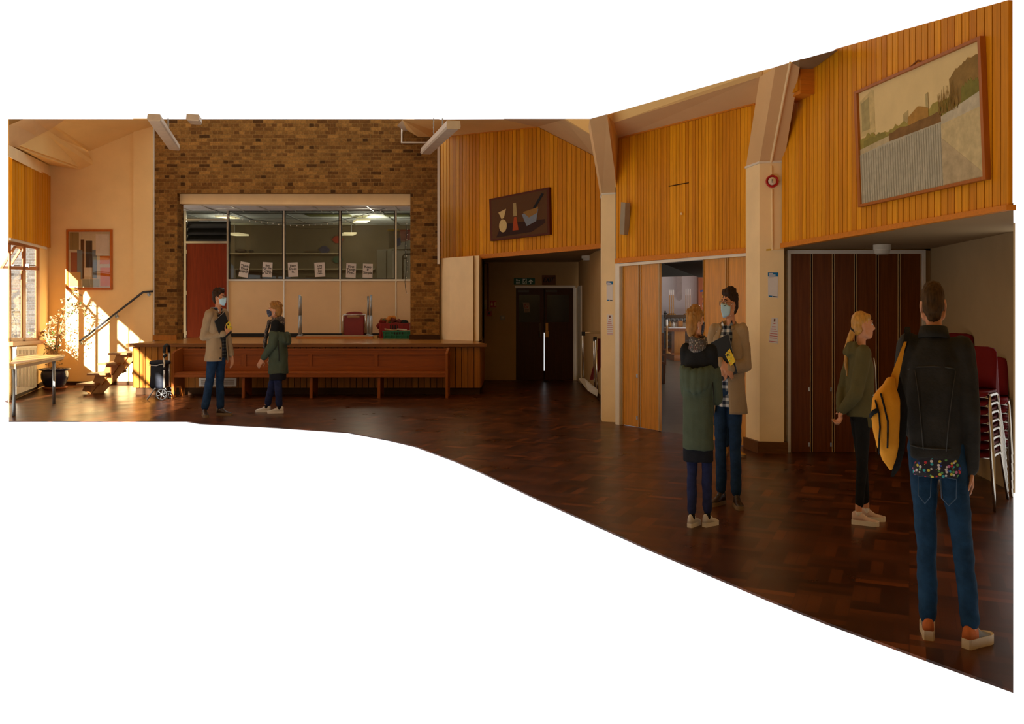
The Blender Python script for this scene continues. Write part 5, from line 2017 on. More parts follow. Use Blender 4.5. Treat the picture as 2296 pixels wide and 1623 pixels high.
b.build('frontal', mat('altar_frontal', (.36, .30, .22), .8), alt)
tbn = empty('nave_altar', pc(1523, 790, 29.2), 'wooden table with a solid front block and white cloth in the church', 'altar')
b = MB()
b.prism([pc(1498, 736, 29), pc(1552, 736, 29), pc(1552, 743, 29), pc(1498, 743, 29)], (0, .9, 0))
b.build('tabletop', wood('altar_table_wood', (.22, .08, .03), .4), tbn)
b = MB()
b.prism([pc(1512, 743, 29.2), pc(1536, 743, 29.2), pc(1536, 792, 29.2), pc(1512, 792, 29.2)], (0, .5, 0))
b.build('pedestal', wood('altar_block', (.46, .2, .05), .4), tbn)
b = MB()
b.prism([pc(1499, 733.5, 29), pc(1540, 733.5, 29), pc(1540, 736, 29), pc(1499, 736, 29)], (0, .85, 0))
b.build('cloth', mat('altar_cloth', (.72, .72, .74), .8), tbn)
b = MB()
b.prism([pc(1521, 719, 29.3), pc(1531, 719, 29.3), pc(1531, 733.5, 29.3), pc(1521, 733.5, 29.3)], (0, .2, 0))
tag(b.build('book_rest', wood('book_rest_wood', (.4, .17, .05), .5)), 'small wooden book rest on the church table', 'book rest')
for (px, y0, lab) in ((1502, 720, 'brass topped candle stub at the left of the church table'), (1510.5, 722, 'white bottle on the church table')):
    b = MB()
    c = pc(px, 733.5, 29.4)
    h = (733.5 - y0) * 29.4 / FOC
    b.lathe([(.05, 0), (.045, h * .6), (.02, h * .75), (.02, h)], c, 12)
    tag(b.build('candlestick' if px == 1502 else 'bottle', MATS['candle_brass'] if px == 1502 else MATS['candle_wax'], smooth=True), lab, 'candlestick' if px == 1502 else 'bottle')
st = empty('processional_stand', pc(1495, 790, 28.5), 'tall brass candle stand at the left of the church table', 'stand')
b = MB()
b.tube([pc(1495.5, 792, 28.5), pc(1495.5, 730, 28.5)], .025)
b.lathe([(.12, 0), (.1, .03), (.03, .07)], pc(1495.5, 792, 28.5), 12)
b.build('pole', MATS['candle_brass'], st)
b = MB()
b.tube([pc(1495.5, 730, 28.5), pc(1495.5, 716, 28.5)], .035)
b.build('candle', MATS['candle_wax'], st)
crs = empty('altar_cross', pc(1491, 706, 30), 'dark standing cross at the left of the church altar', 'cross')
b = MB()
b.tube([pc(1491.5, 800, 30), pc(1491.5, 697, 30)], .025)
b.tube([pc(1488, 703, 30), pc(1495, 703, 30)], .025)
b.build('shaft', BLACK, crs)
for i in range(3):
    pw = empty('church_chair', G(1500, 800), ['near dark bench at the left of the church doorway', 'second dark bench at the left of the church', 'far dark bench at the left of the church'][i], 'bench', 'benches in the church')
    yq = 19 + i * 3.2
    x1 = (1491 + i * 1.5 - CX) * yq / FOC
    b = MB()
    b.span((x1 - .6, yq, .42), (x1, yq + .4, .46))
    b.span((x1 - .6, yq + .4, .46), (x1, yq + .44, .9))
    b.build('seat', wood('bench_dark', (.12, .045, .02), .5, horiz='x'), pw)
    for q_ in (x1 - .04, x1 - .6):
        b = MB()
        b.span((q_, yq, 0), (q_ + .04, yq + .44, .42))
        b.build('leg', MATS['bench_dark'], pw)
    pw.location = (x1 - .3, yq + .2, 0)
    for c in pw.children:
        c.data.transform(Matrix.Translation(V(G(1500, 800)) - V((x1 - .3, yq + .2, 0))))
for i in range(4):
    yq = 31.2
    b = MB()
    z = .25 + i * .22
    x0, x1 = pc(1499, 0, yq).x, pc(1560, 0, yq).x
    b.span((x0, yq, z), (x1, yq + .3, z + .05))
    structure(b.build('trim_%d' % (20 + i), mat('kneeler_dark', (.045, .03, .022), .5)))
bn = empty('church_banner', pc(1575, 735, 31), 'narrow multicoloured patchwork hanging on the church timber wall', 'banner')
cols_ = [(205, 90, 40), (60, 120, 60), (220, 200, 60), (180, 40, 60), (230, 150, 60), (70, 90, 160), (220, 220, 200)]
for k in range(16):
    b = MB()
    y0 = 652 + k * 5.2
    b.prism([pc(1575.5, y0, 31), pc(1579.5, y0, 31), pc(1579.5, y0 + 5.2, 31), pc(1575.5, y0 + 5.2, 31)], (0, .04, 0))
    b.build('patch', col('patch_%d' % (k % 7), *cols_[k % 7]), bn)
b = MB()
b.tube([pc(1570, 653, 31), pc(1582, 651, 31)], .03)
b.build('pole', col('patch_blue_pole', 40, 90, 170), bn)

# ================================================================== stacked red chairs in the right recess
def stack_chair(label, group):
    t = empty('stacking_chair', (0, 0, 0), label, 'chair', group)
    # seat and back shells: local, facing -y, .36 wide
    W_ = .18
    def shell(path, name):
        rings = []
        for (y, z, hw) in path:
            row = []
            for k in range(9):
                s = -1 + 2 * k / 8
                row.append(V((s * hw, y - .02 * s * s * (1 if name == 'backrest' else 0), z + (.012 * s * s if name == 'seat' else 0))))
            rings.append(row)
        mb = MB()
        mb.loft(rings, False, False)
        me = mb.mesh(name)
        bm = bmesh.new()
        bm.from_mesh(me)
        bmesh.ops.solidify(bm, geom=bm.faces, thickness=.014)
        bm.to_mesh(me)
        bm.free()
        return link_mesh(name, me, t, CHAIR_RED, True)
    shell([(-.21, .40, .16), (-.205, .43, W_), (-.15, .44, W_), (0, .435, W_), (.14, .43, W_), (.185, .44, W_ * .98)], 'seat')
    shell([(.185, .455, W_), (.205, .56, W_), (.225, .68, W_), (.243, .745, W_ * .97), (.25, .775, W_ * .86), (.252, .788, W_ * .6)], 'backrest')
    for s in (-1, 1):
        mb = MB()
        mb.tube([V((s * .212, -.26, 0)), V((s * .19, -.17, .40)), V((s * .185, -.15, .418)), V((s * .185, .12, .418)), V((s * .19, .15, .40)), V((s * .212, .33, 0))], .011, 8)
        mb.build('leg_frame', CHAIR_STEEL, t, smooth=True)
    mb = MB()
    mb.tube([V((-.19, .155, .405)), V((.19, .155, .405))], .011, 8)
    mb.tube([V((-.19, -.15, .405)), V((.19, -.15, .405))], .011, 8)
    mb.build('stretcher', CHAIR_STEEL, t, smooth=True)
    return t
CHAIR_RED = mat('chair_red_plastic', (.12, .005, .005), .6, .1, .1, 4)
CHAIR_STEEL = mat('chair_steel', (.5, .45, .38), .25, .5, 0, 1, metal=1.0)
first = stack_chair('x', 'stacked red chairs in the right recess')
used = False
ORD = ['lowest', 'second lowest', 'third from bottom', 'fourth from bottom', 'fifth from bottom', 'sixth from bottom', 'seventh from bottom', 'eighth from bottom', 'topmost', 'topmost']
def stack(x, y, rz, n, where, z0=0.0, dz=.075, lean=.022):
    global used
    for k in range(n):
        c = first if not used else copy_tree(first)
        used = True
        d = V((math.sin(rz), -math.cos(rz), 0)) * lean * k
        c.location = (x + d.x, y + d.y, z0 + dz * k)
        c.rotation_euler = (0, 0, rz)
        o_ = 'topmost' if k == n - 1 else ORD[k]
        c['label'] = '%s red stacking chair in the %s stack by the side wall' % (o_, where)
        c['group'] = 'stacked red chairs in the right recess'
stack(3.76, 7.3, R(-38), 8, 'nearest', 0, .07)
stack(4.3, 8.7, R(-38), 9, 'farthest', 0, .07)
stack(4.16, 7.85, R(-30), 6, 'rightmost', 0.0, .075)
# ================================================================== people
SKIN = mat('skin', (.52, .23, .115), .5, .3, .08, 12)
SKIN_P = mat('skin_pink', (.56, .26, .14), .5, .3, .08, 12)
def cloth(name, c, var=.15, rough=.85, bump=.25, bs=90, scale=9):
    return mat(name, c, rough, .12, var, scale, bump, bs)

def sup(t, e=.8):
    c, s = math.cos(t), math.sin(t)
    return math.copysign(abs(c) ** e, c), math.copysign(abs(s) ** e, s)

class Person:
    D = 1.75
    def __init__(self, label, px, y, H, w, phi, skin=None):
        self.x = (px - CX) * y / FOC
        self.y = y
        self.w, self.k = w, H / self.D
        self.theta = R(phi) - math.atan2(self.x, y)
        self.skin = skin or SKIN
        self.root = empty('person', (0, 0, 0), label, 'person')
        self.label = label
        self.extra = []

    def put(self, me, name, m, parent=None, smooth=True):
        for v in me.vertices:
            v.co = V((v.co.x * self.w, v.co.y * self.w, v.co.z * self.k))
        return link_mesh(name, me, parent or self.root, m, smooth)

    def part(self, mb, name, m, parent=None, smooth=True):
        return self.put(mb.mesh(name), name, m, parent, smooth)

    def skinned(self, mb, name, m, voxel=.01, smooth=4, fold=0, freq=8, stretch=(1, 1, 1), seed=1.0, parent=None):
        me = remeshed(mb, name, voxel, smooth)
        if fold:
            ruffle(me, fold, freq, seed, stretch)
        return self.put(me, name, m, parent)

    def done(self):
        if self.root is not None:
            self.root.location = (self.x, self.y, 0)
            self.root.rotation_euler = (0, 0, self.theta)
        # things held travel with the pose but stay things of their own
        rot = Matrix.Rotation(self.theta, 3, 'Z')
        for o in self.extra:
            o.location = V((self.x, self.y, 0)) + rot @ V(o.location)
            o.rotation_euler = (0, 0, self.theta)

    def held(self, name, label, cat):
        """a thing carried: built in the same local frame"""
        o = empty(name, (0, 0, 0), label, cat)
        self.extra.append(o)
        return o

def hand(mb, wrist, d, n, curl=35, side=1, thumb=None, s=1.0):
    """palm, four fingers of unequal length, thumb off the side of the palm; d fingers, n palm normal"""
    wrist, d = V(wrist), V(d).normalized()
    n = V(n)
    n = (n - d * n.dot(d)).normalized()
    t = d.cross(n).normalized() * side
    for o in (-.026, -.009, .009, .026):
        mb.capsule(wrist + t * o * .7 * s, .014 * s, wrist + d * .088 * s + t * o * s, .0125 * s, 8)
    lens = [(.026, .044, .027, .021), (.009, .05, .031, .023), (-.009, .046, .029, .022), (-.026, .036, .022, .019)]
    for i, (o, a, b, c) in enumerate(lens):
        p = wrist + d * .09 * s + t * o * s
        ang = 0
        for j, L_ in enumerate((a, b, c)):
            ang += R(curl * (.7, 1, .8)[j] * (1 + .12 * i))
            q = p + (d * math.cos(ang) + n * math.sin(ang) + t * (.06 - .04 * i)) * L_ * s
            mb.capsule(p, (.0098 - .001 * j) * s, q, (.0092 - .001 * j) * s, 8)
            p = q
    p = wrist + d * .028 * s + t * .03 * s
    for j, (L_, v) in enumerate(((.04, d * .55 + t * .75 + n * .25), (.032, d * .8 + t * .3 + n * .45), (.026, d * .85 + t * .05 + n * .55))):
        q = p + v.normalized() * L_ * s
        mb.capsule(p, (.0135 - .0015 * j) * s, q, (.012 - .0015 * j) * s, 8)
        p = q

def head_frame(c, yaw, tilt=0.0, roll=0.0, zs=1.0):
    return Matrix.Translation(V(c)) @ Matrix.Diagonal((1, 1, zs, 1)) @ Matrix.Rotation(yaw, 4, 'Z') @ Matrix.Rotation(tilt, 4, 'X') @ Matrix.Rotation(roll, 4, 'Y')

def add_in(mb, src, M):
    n = len(mb.v)
    mb.v += [M @ p for p in src.v]
    mb.f += [[i + n for i in f] for f in src.f]

def head(mb, M, fem=0.0):
    h = MB()
    h.ball((0, .016, .03), (.074, .094, .094), 20, 14)
    h.ball((0, -.02, -.02), (.066, .078, .09), 18, 12)
    h.ball((0, -.05, -.075), (.04 - .004 * fem, .045, .034), 14, 10)
    h.capsule((-.05, .0, -.06), .03, (-.02, -.055, -.085), .022)
    h.capsule((.05, .0, -.06), .03, (.02, -.055, -.085), .022)
    h.capsule((0, -.088, .022), .010, (0, -.112, -.022), .0145)
    h.ball((-.013, -.098, -.026), .010)
    h.ball((.013, -.098, -.026), .010)
    h.capsule((-.036, -.08, .036), .012, (.036, -.08, .036), .012)
    h.ball((-.034, -.064, -.02), (.022, .02, .022))
    h.ball((.034, -.064, -.02), (.022, .02, .022))
    h.capsule((-.02, -.088, -.054), .0085, (.02, -.088, -.054), .0085)
    h.capsule((-.016, -.086, -.064), .009, (.016, -.086, -.064), .009)
    for s in (-1, 1):
        h.ball((s * .079, .012, -.005), (.010, .021, .031), 10, 8)
        h.ball((s * .078, .008, -.034), (.009, .010, .012), 8, 6)
    h.capsule((0, .02, -.07), .05 - .006 * fem, (0, .03, -.19), .056 - .008 * fem)
    add_in(mb, h, M)

def body(P_, pose, hands, M, fem=0.0, voxel=.0075):
    mb = MB()
    mb.capsule((0, 0, .95), .08, (0, .0, 1.28), .08)
    mb.capsule((0, .0, 1.28), .08, (0, .02, 1.42), .055)
    for s, k in ((1, 'l'), (-1, 'r')):
        sh, el, wr = pose[k + 'sh'], pose[k + 'el'], pose[k + 'wr']
        mb.capsule((0, .01, 1.36), .05, sh, .05)
        mb.capsule(sh, .046, el, .037)
        mb.capsule(el, .037, wr, .025)
        hp, kn, an = pose[k + 'hp'], pose[k + 'kn'], pose[k + 'an']
        mb.capsule((0, 0, .95), .09, hp, .08)
        mb.capsule(hp, .075, kn, .05)
        mb.capsule(kn, .05, V(an) + V((0, 0, .06)), .036)
        mb.capsule(V(an) + V((0, 0, .06)), .036, V(an) + V((0, 0, -.02)), .034)
        if k in hands:
            hand(mb, wr, *hands[k])
    head(mb, M, fem)
    return P_.skinned(mb, 'body', P_.skin, voxel, 2, 0)

def eyes(P_, M, brow=None):
    for s in (-1, 1):
        b = MB()
        e = MB()
        e.ball((s * .031, -.0835, .014), (.0135, .009, .0085), 12, 8)
        add_in(b, e, M)
        o = P_.part(b, 'eye', EYE_WHITE)
        b, e = MB(), MB()
        e.ball((s * .031, -.0915, .014), (.006, .003, .006), 10, 6)
        add_in(b, e, M)
        P_.part(b, 'iris', EYE_DARK, o)
        if brow:
            b, e = MB(), MB()
            e.tube([(s * .016, -.094, .04), (s * .032, -.091, .0425), (s * .05, -.076, .037)], .004, 6)
            add_in(b, e, M)
            P_.part(b, 'eyebrow', brow)
EYE_WHITE = mat('eye_white', (.75, .72, .68), .2, .5, 0, 1)
EYE_DARK = mat('eye_dark', (.03, .018, .01), .1, .6, 0, 1)

def hair(P_, M, balls, m, tufts=0, seed=1, fold=.006, freq=32, tl=.03, zmin=.02, voxel=.007):
    h = MB()
    for b in balls:
        if len(b) == 2:
            h.ball(b[0], b[1], 18, 12)
        else:
            h.capsule(b[0], b[1], b[2], b[3])
    rr = random.Random(seed)
    for i in range(tufts):
        a = rr.uniform(0, 6.28)
        e = rr.uniform(.15, 1.35)
        d = V((math.cos(a) * math.cos(e) * .9, math.sin(a) * math.cos(e), math.sin(e)))
        p = V((0, .022, .045)) + V((d.x * .078, d.y * .098, d.z * .09))
        if p.y < -.05 and p.z < .085 or p.z < zmin:
            continue
        q = p + (d + V((rr.uniform(-.7, .7), rr.uniform(-.7, .7), rr.uniform(-.3, .5)))).normalized() * tl
        h.capsule(p, .014, q, .006, 6)
    mb = MB()
    add_in(mb, h, M)
    return P_.skinned(mb, 'hair', m, voxel, 2, fold, freq, (1, 1, .5), seed)

def mask(P_, M, m, pleat=True):
    b = MB()
    rings = []
    for i in range(9):
        t = i / 8
        z = .004 - .1 * t
        row = []
        bul = 1 + (.07 * math.sin(math.pi * t))
        for k in range(15):
            a = R(-72 + 144 * k / 14)
            nose = .033 * math.exp(-(a / .28) ** 2) * (1 - t * .55)
            rx = .077 - .010 * t - .022 * max(0, t - .55) ** 1.3
            ry = (.086 - .004 * t - .03 * max(0, t - .6)) * bul
            side = (abs(a) / R(72)) ** 2
            pz = z + (.008 * math.cos(a * 1.2) if i == 0 else 0) - (.006 * math.cos(a) if i == 8 else 0)
            pz = -.044 + (pz + .044) * (1 - .42 * side)
            row.append(V((rx * math.sin(a), -.012 - ry * math.cos(a) - nose - (.003 if pleat and i % 2 else 0), pz)))
        rings.append(row)
    e = MB()
    e.loft(rings, False, False)
    add_in(b, e, M)
    me = b.mesh('face_mask')
    bm = bmesh.new()
    bm.from_mesh(me)
    bmesh.ops.solidify(bm, geom=bm.faces, thickness=.003)
    bm.to_mesh(me)
    bm.free()
    o = P_.put(me, 'face_mask', m)
    b, e = MB(), MB()
    for s in (-1, 1):
        e.tube([(s * .067, -.034, -.004), (s * .078, -.01, .01), (s * .084, .02, .012)], .002, 5)
        e.tube([(s * .056, -.03, -.088), (s * .074, .0, -.06), (s * .084, .024, -.03)], .002, 5)
    add_in(b, e, M)
    P_.part(b, 'ear_loop', WHITE_PAINT, o)

def glasses(P_, M):
    b, e = MB(), MB()
    for s in (-1, 1):
        c = V((s * .034, -.106, .012))
        e.tube([c + V((.026 * math.copysign(abs(math.cos(t)) ** .6, math.cos(t)), .006 * abs(math.cos(t)) , .018 * math.copysign(abs(math.sin(t)) ** .6, math.sin(t)))) for t in [2 * math.pi * k / 20 for k in range(21)]], .0028, 6, False)
        e.tube([c + V((s * .027, .006, .006)), V((s * .079, -.05, .018)), V((s * .083, .015, .014)), V((s * .082, .03, -.004))], .0028, 6)
    e.tube([(-.01, -.108, .016), (0, -.111, .019), (.01, -.108, .016)], .0028, 6)
    add_in(b, e, M)
    P_.part(b, 'glasses', mat('dark_spectacle', (.015, .012, .01), .3, .5))

def loft_rings(mb, rings, n=30, gap=None, e=.82):
    """rings (z, cx, cy, rx, ry[, gap half angle, gap centre])"""
    out = []
    for r_ in rings:
        z, cx, cy, rx, ry = r_[:5]
        row = []
        if gap:
            ga = R(r_[5])
            gc = R(r_[6]) if len(r_) > 6 else 0
            for k in range(n):
                t = -math.pi / 2 + gc + ga + (2 * math.pi - 2 * ga) * k / (n - 1)
                c, s = sup(t, e)
                row.append(V((cx + rx * c, cy + ry * s, z)))
        else:
            for k in range(n):
                c, s = sup(2 * math.pi * k / n, e)
                row.append(V((cx + rx * c, cy + ry * s, z)))
        out.append(row)
    mb.loft(out, not gap, not gap)

def subdivided(rings, k=3):
    out = []
    for a, b in zip(rings, rings[1:]):
        for i in range(k):
            t = i / k
            out.append(tuple(x + (y - x) * t for x, y in zip(a, b)))
    out.append(rings[-1])
    return out

def joined(meshes, name):
    bm = bmesh.new()
    for m in meshes:
        bm.from_mesh(m)
    me = bpy.data.meshes.new(name)
    bm.to_mesh(me)
    bm.free()
    return me

def sleeve(mb, sh, el, wr, r0=.075, r1=.062, r2=.048, end=.93):
    sh, el, wr = V(sh), V(el), V(wr)
    mb.capsule(sh, r0, el, r1)
    mb.capsule(el, r1, el.lerp(wr, end), r2)

def open_coat(P_, name, rings, pose, m, fold=.012, thick=.012, sl=(.078, .064, .05), collar=True, end=.93):
    mb = MB()
    loft_rings(mb, subdivided(rings, 4), 44, True)
    me = mb.mesh(name)
    ruffle(me, fold, 6, 3.0, (1.4, 1.4, .6))
    bm = bmesh.new()
    bm.from_mesh(me)
    bmesh.ops.solidify(bm, geom=bm.faces, thickness=thick)
    bm.to_mesh(me)
    bm.free()
    ms = [me]
    for k in ('l', 'r'):
        mb = MB()
        sleeve(mb, pose[k + 'sh'], pose[k + 'el'], pose[k + 'wr'], *sl, end=end)
        mb.capsule((V(pose[k + 'sh']) * .62 + V((0, 0, .55))), .055, pose[k + 'sh'], sl[0])
        s = remeshed(mb, 'sleeve', .012, 3)
        ruffle(s, fold * .9, 11, 5.0 if k == 'l' else 8.0)
        ms.append(s)
    return P_.put(joined(ms, name), name, m)

def trousers(P_, pose, m, r=(.105, .072, .062), fold=.007, hem=.07, waist=.98, seed=2, name='trousers'):
    mb = MB()
    mb.ball((0, .012, .93), (.155, .112, .1), 18, 12)
    mb.capsule((0, 0, waist), .11, (0, .0, .93), .125)
    for k in ('l', 'r'):
        hp, kn, an = V(pose[k + 'hp']), V(pose[k + 'kn']), V(pose[k + 'an'])
        a2 = an + (kn - an).normalized() * hem
        mb.capsule(hp, r[0], kn, r[1])
        mb.capsule(kn, r[1], a2, r[2])
    return P_.skinned(mb, name, m, .011, 4, fold, 9, (1, 1, 1.6), seed)

def shoe(P_, an, yaw, m, sole_m, L_=.275, high=.0, lace=None, toe=None, sole_h=.028):
    """an ankle (x, y), yaw 0 points along -y"""
    an = V((an[0], an[1], 0))
    q = Matrix.Rotation(yaw, 3, 'Z')
    prof = [(0, .026, .078 + high), (.06, .034, .09 + high), (.2, .037, .094 + high), (.34, .037, .094 + high * .9), (.48, .040, .078), (.62, .045, .062), (.78, .047, .052), (.9, .041, .046), (.97, .028, .04), (1, .012, .032)]
    rings = []
    for t, hw, h in prof:
        y = .065 - t * L_
        row = []
        for k in range(13):
            a = math.pi * k / 12
            row.append(an + q @ V((hw * math.cos(a), y, sole_h + (h - sole_h) * math.sin(a) ** .7)))
        rings.append(row)
    mb = MB()
    mb.loft(rings)
    o = P_.part(mb, 'shoe', m)
    mb = MB()
    out = [an + q @ V((hw * 1.1, .068 - t * (L_ + .008), 0)) for t, hw, h in prof] + [an + q @ V((-hw * 1.1, .068 - t * (L_ + .008), 0)) for t, hw, h in reversed(prof)]
    mb.prism(out, (0, 0, sole_h + .004))
    P_.part(mb, 'sole', sole_m, o, False)
    if lace:
        mb = MB()
        for t in (.42, .48, .54, .6):
            y = .065 - t * L_
            h = .088 - (t - .4) * .16
            mb.tube([an + q @ V((s * .026, y, h + .006 - abs(s) * .012)) for s in (-1, -.5, 0, .5, 1)], .0042, 5)
        P_.part(mb, 'laces', lace, o)
    if toe:
        mb = MB()
        rr = []
        for t, hw, h in prof[:4]:
            y = .067 - t * L_
            rr.append([an + q @ V((hw * 1.04 * math.cos(math.pi * k / 12), y, sole_h + .004 + (h - sole_h) * 1.03 * math.sin(math.pi * k / 12) ** .7)) for k in range(13)])
        mb.loft(rr)
        P_.part(mb, 'heel_counter', toe, o)
    return o

def rest(**kw):
    p = dict(lsh=(.175, .01, 1.40), rsh=(-.175, .01, 1.40), lel=(.215, .03, 1.12), rel=(-.215, .03, 1.12), lwr=(.21, -.03, .87), rwr=(-.21, -.03, .87),
             lhp=(.085, 0, .92), rhp=(-.085, 0, .92), lkn=(.09, -.01, .5), rkn=(-.09, -.01, .5), lan=(.095, .02, .07), ran=(-.095, .02, .07))
    p.update(kw)
    return p

TAN = cloth('tan_coat', (.32, .22, .125), .1)
DENIM = cloth('blue_denim', (.013, .032, .072), .35, scale=14)
NAVY = cloth('navy_denim', (.02, .026, .075), .3, scale=14)
GREEN_C = cloth('green_parka', (.065, .082, .054), .15)
BLACK_C = cloth('black_cloth', (.012, .012, .012), .2)
BROWN_HAIR = mat('brown_hair', (.03, .014, .006), .65, .15, .4, 60, stretch=(1, 1, .3))
BLOND = mat('sandy_hair', (.30, .135, .03), .6, .2, .45, 50, stretch=(1, 1, .3))
GOLD = mat('golden_hair', (.48, .24, .045), .4, .4, .4, 60, stretch=(1, 1, .2))
MASK_B = mat('surgical_blue', (.42, .60, .68), .7, .2, .04, 20)
MASK_P = speckled('patterned_mask', (.03, .035, .06), [(.35, .35, .4), (.2, .2, .28), (.5, .5, .55), (.1, .1, .2)], 70, .3)
SHIRT = checked('plaid_shirt', [(.62, .6, .58), (.16, .18, .2), (.02, .024, .04)], 20, 20)
SHOE_W = mat('white_leather', (.58, .54, .52), .5, .3, .05, 20)
SHOE_B = mat('brown_leather', (.035, .018, .01), .35, .4, .2, 20)
SOLE_T = mat('tan_sole', (.2, .13, .07), .6)
SOLE_W = mat('white_sole', (.72, .68, .66), .5)
SCARF = speckled('patterned_scarf', (.05, .04, .032), [(.25, .19, .15), (.34, .27, .2), (.16, .07, .07), (.09, .08, .08)], 75, .42)
FOLDER = mat('black_folder', (.014, .015, .016), .5, .3)
CASE = speckled('bright_case', (.75, .5, .02), [(.1, .45, .15), (.8, .3, .03), (.85, .7, .1), (.2, .1, .05)], 60, .35)

def tan_man(label, px, y, H, w, phi, pose, hands, hyaw, coat_rings, folder, case, shoes_yaw, legs, flabel, clabel, shirt=None):
    p = Person(label, px, y, H, w, phi)
    M = head_frame(pose.get('head', (0, -.02, 1.622)), hyaw)
    body(p, pose, hands, M)
    eyes(p, M, BROWN_HAIR)
    hair(p, M, [((0, .028, .05), (.083, .1, .08)), ((0, .055, 0), (.078, .068, .085)), ((-.04, -.045, .1), .1 * .3, (.04, -.045, .105), .03), ((0, -.015, .1), (.065, .07, .03))], BROWN_HAIR, 80, 3, .006, 34, .022)
    mask(p, M, MASK_B)
    glasses(p, M)
    mb = MB()
    loft_rings(mb, [(.80, 0, 0, .165, .115), (.95, 0, 0, .165, .118), (1.1, 0, 0, .16, .115), (1.3, 0, 0, .165, .11), (1.4, 0, .01, .13, .085), (1.46, 0, .02, .075, .068)])
    for k in 'lr':
        mb.capsule((0, 0, 1.36), .06, pose[k + 'sh'], .06)
    p.skinned(mb, 'shirt', shirt or SHIRT, .012, 3, .005, 9)
    mb = MB()
    for s in (-1, 1):
        mb.prism([V((s * .012, -.082, 1.425)), V((s * .07, -.055, 1.45)), V((s * .078, .03, 1.5)), V((s * .062, -.05, 1.50))], (0, .008, .0))
    p.part(mb, 'collar', SHIRT, None, False)
    coat = open_coat(p, 'coat', coat_rings, pose, TAN)
    mb = MB()
    rr = []
    for t, z, r_ in ((0, 1.425, .098), (1, 1.475, .088), (2, 1.50, .1), (3, 1.47, .118)):
        row = []
        for k in range(22):
            a = -math.pi / 2 + R(34) + (2 * math.pi - R(68)) * k / 21
            row.append(V((math.cos(a) * r_ * 1.02, .015 + math.sin(a) * r_, z - .05 * (1 - math.sin(a)) * .5)))
        rr.append(row)
    mb.loft(rr, False, False)
    me = mb.mesh('coat_collar')
    bm = bmesh.new(); bm.from_mesh(me)
    bmesh.ops.solidify(bm, geom=bm.faces, thickness=.008)
    bm.to_mesh(me); bm.free()
    p.put(me, 'coat_collar', TAN, coat)
    for i, z in enumerate((1.22, 1.08, .94, .8)):
        rb = min(coat_rings, key=lambda q: abs(q[0] - z))
        a = -math.pi / 2 + R(rb[6] if len(rb) > 6 else 0) - R(rb[5]) - R(10)
        c, s = sup(a, .82)
        b = MB()
        b.lathe([(.001, 0), (.012, 0), (.012, .006), (.001, .008)], (rb[1] + rb[3] * c * 1.06, rb[2] + rb[4] * s * 1.06, z), 12, (c, s, 0))
        p.part(b, 'button', BLACK, coat)
    trousers(p, pose, DENIM, (.098, .07, .066), .008)
    for i, k in enumerate('lr'):
        shoe(p, pose[k + 'an'], shoes_yaw[i], SHOE_B, SOLE_T, .29, .03, BLACK)
    f = p.held('folder', flabel, 'folder')
    c, u, v, n = folder
    c, u, v = V(c), V(u).normalized(), V(v)
    v = (v - u * v.dot(u)).normalized()
    n = u.cross(v)
    b = MB()
    hw, hh = .115, .165
    b.prism([c - u * hw - v * hh, c + u * hw - v * hh, c + u * hw + v * hh, c - u * hw + v * hh], n * .018)
    p.part(b, 'cover', FOLDER, f, False)
    b = MB()
    c2 = c + n * .009
    b.prism([c2 - u * (hw - .006) - v * (hh - .006), c2 + u * (hw + .001) - v * (hh - .006), c2 + u * (hw + .001) + v * (hh + .001), c2 - u * (hw - .006) + v * (hh + .001)], n * .003)
    p.part(b, 'pages', PAPER, f, False)
    g = p.held('phone', clabel, 'phone')
    c, u, v = V(case[0]), V(case[1]).normalized(), V(case[2])
    v = (v - u * v.dot(u)).normalized()
    n = u.cross(v)
    b = MB()
    b.prism([c - u * .036 - v * .06, c + u * .036 - v * .06, c + u * .036 + v * .06, c - u * .036 + v * .06], n * .012)
    p.part(b, 'case', CASE, g, False)
    b = MB()
    b.ball(c + n * .013 + v * .035 - u * .012, .012, 10, 6)
    p.part(b, 'camera_lens', BLACK, g)
    p.done()
    return p

# left man: torso turned to the right, near arm bent over the folder, far arm hanging
pose = rest(rel=(-.235, .085, 1.10), rwr=(-.03, -.20, 1.14), lel=(.225, -.02, 1.09), lwr=(.22, -.12, .83),
            lhp=(.085, 0, .92), rhp=(-.085, .0, .92), lkn=(.10, .03, .5), rkn=(-.10, .07, .5), lan=(.10, .02, .07), ran=(-.13, .16, .07), head=(0, -.05, 1.622))
rings = [(1.46, 0, .02, .085, .078, 34, 0), (1.42, 0, .015, .145, .095, 30, 0), (1.36, 0, .01, .195, .118, 24, 2), (1.22, 0, 0, .198, .132, 16, 4), (1.05, 0, 0, .192, .135, 14, 6), (.9, 0, .005, .205, .145, 15, 8), (.76, 0, .01, .225, .16, 20, 10)]
tan_man('masked man in tan coat and jeans before the pew holding a black folder', 487, 13.28, 1.885, .87, 48, pose,
        {'r': ((.55, -.35, .55), (.3, .9, .1), 30, 1), 'l': ((0, -.15, -1), (-1, 0, 0), 18, 1)}, R(10), rings,
        ((-.05, -.165, 1.235), (.80, -.18, .5), (-.5, 0, .85), 1), ((.02, -.235, 1.24), (.8, -.2, .45), (-.3, 0, 1), 1), (R(10), R(-38)), None,
        'black folder hugged by the tan coated man beside the pew', 'yellow and green phone case in the hand of the man by the pew',
        checked('dark_plaid_shirt', [(.12, .115, .10), (.035, .038, .042), (.008, .009, .012)], 20, 20))
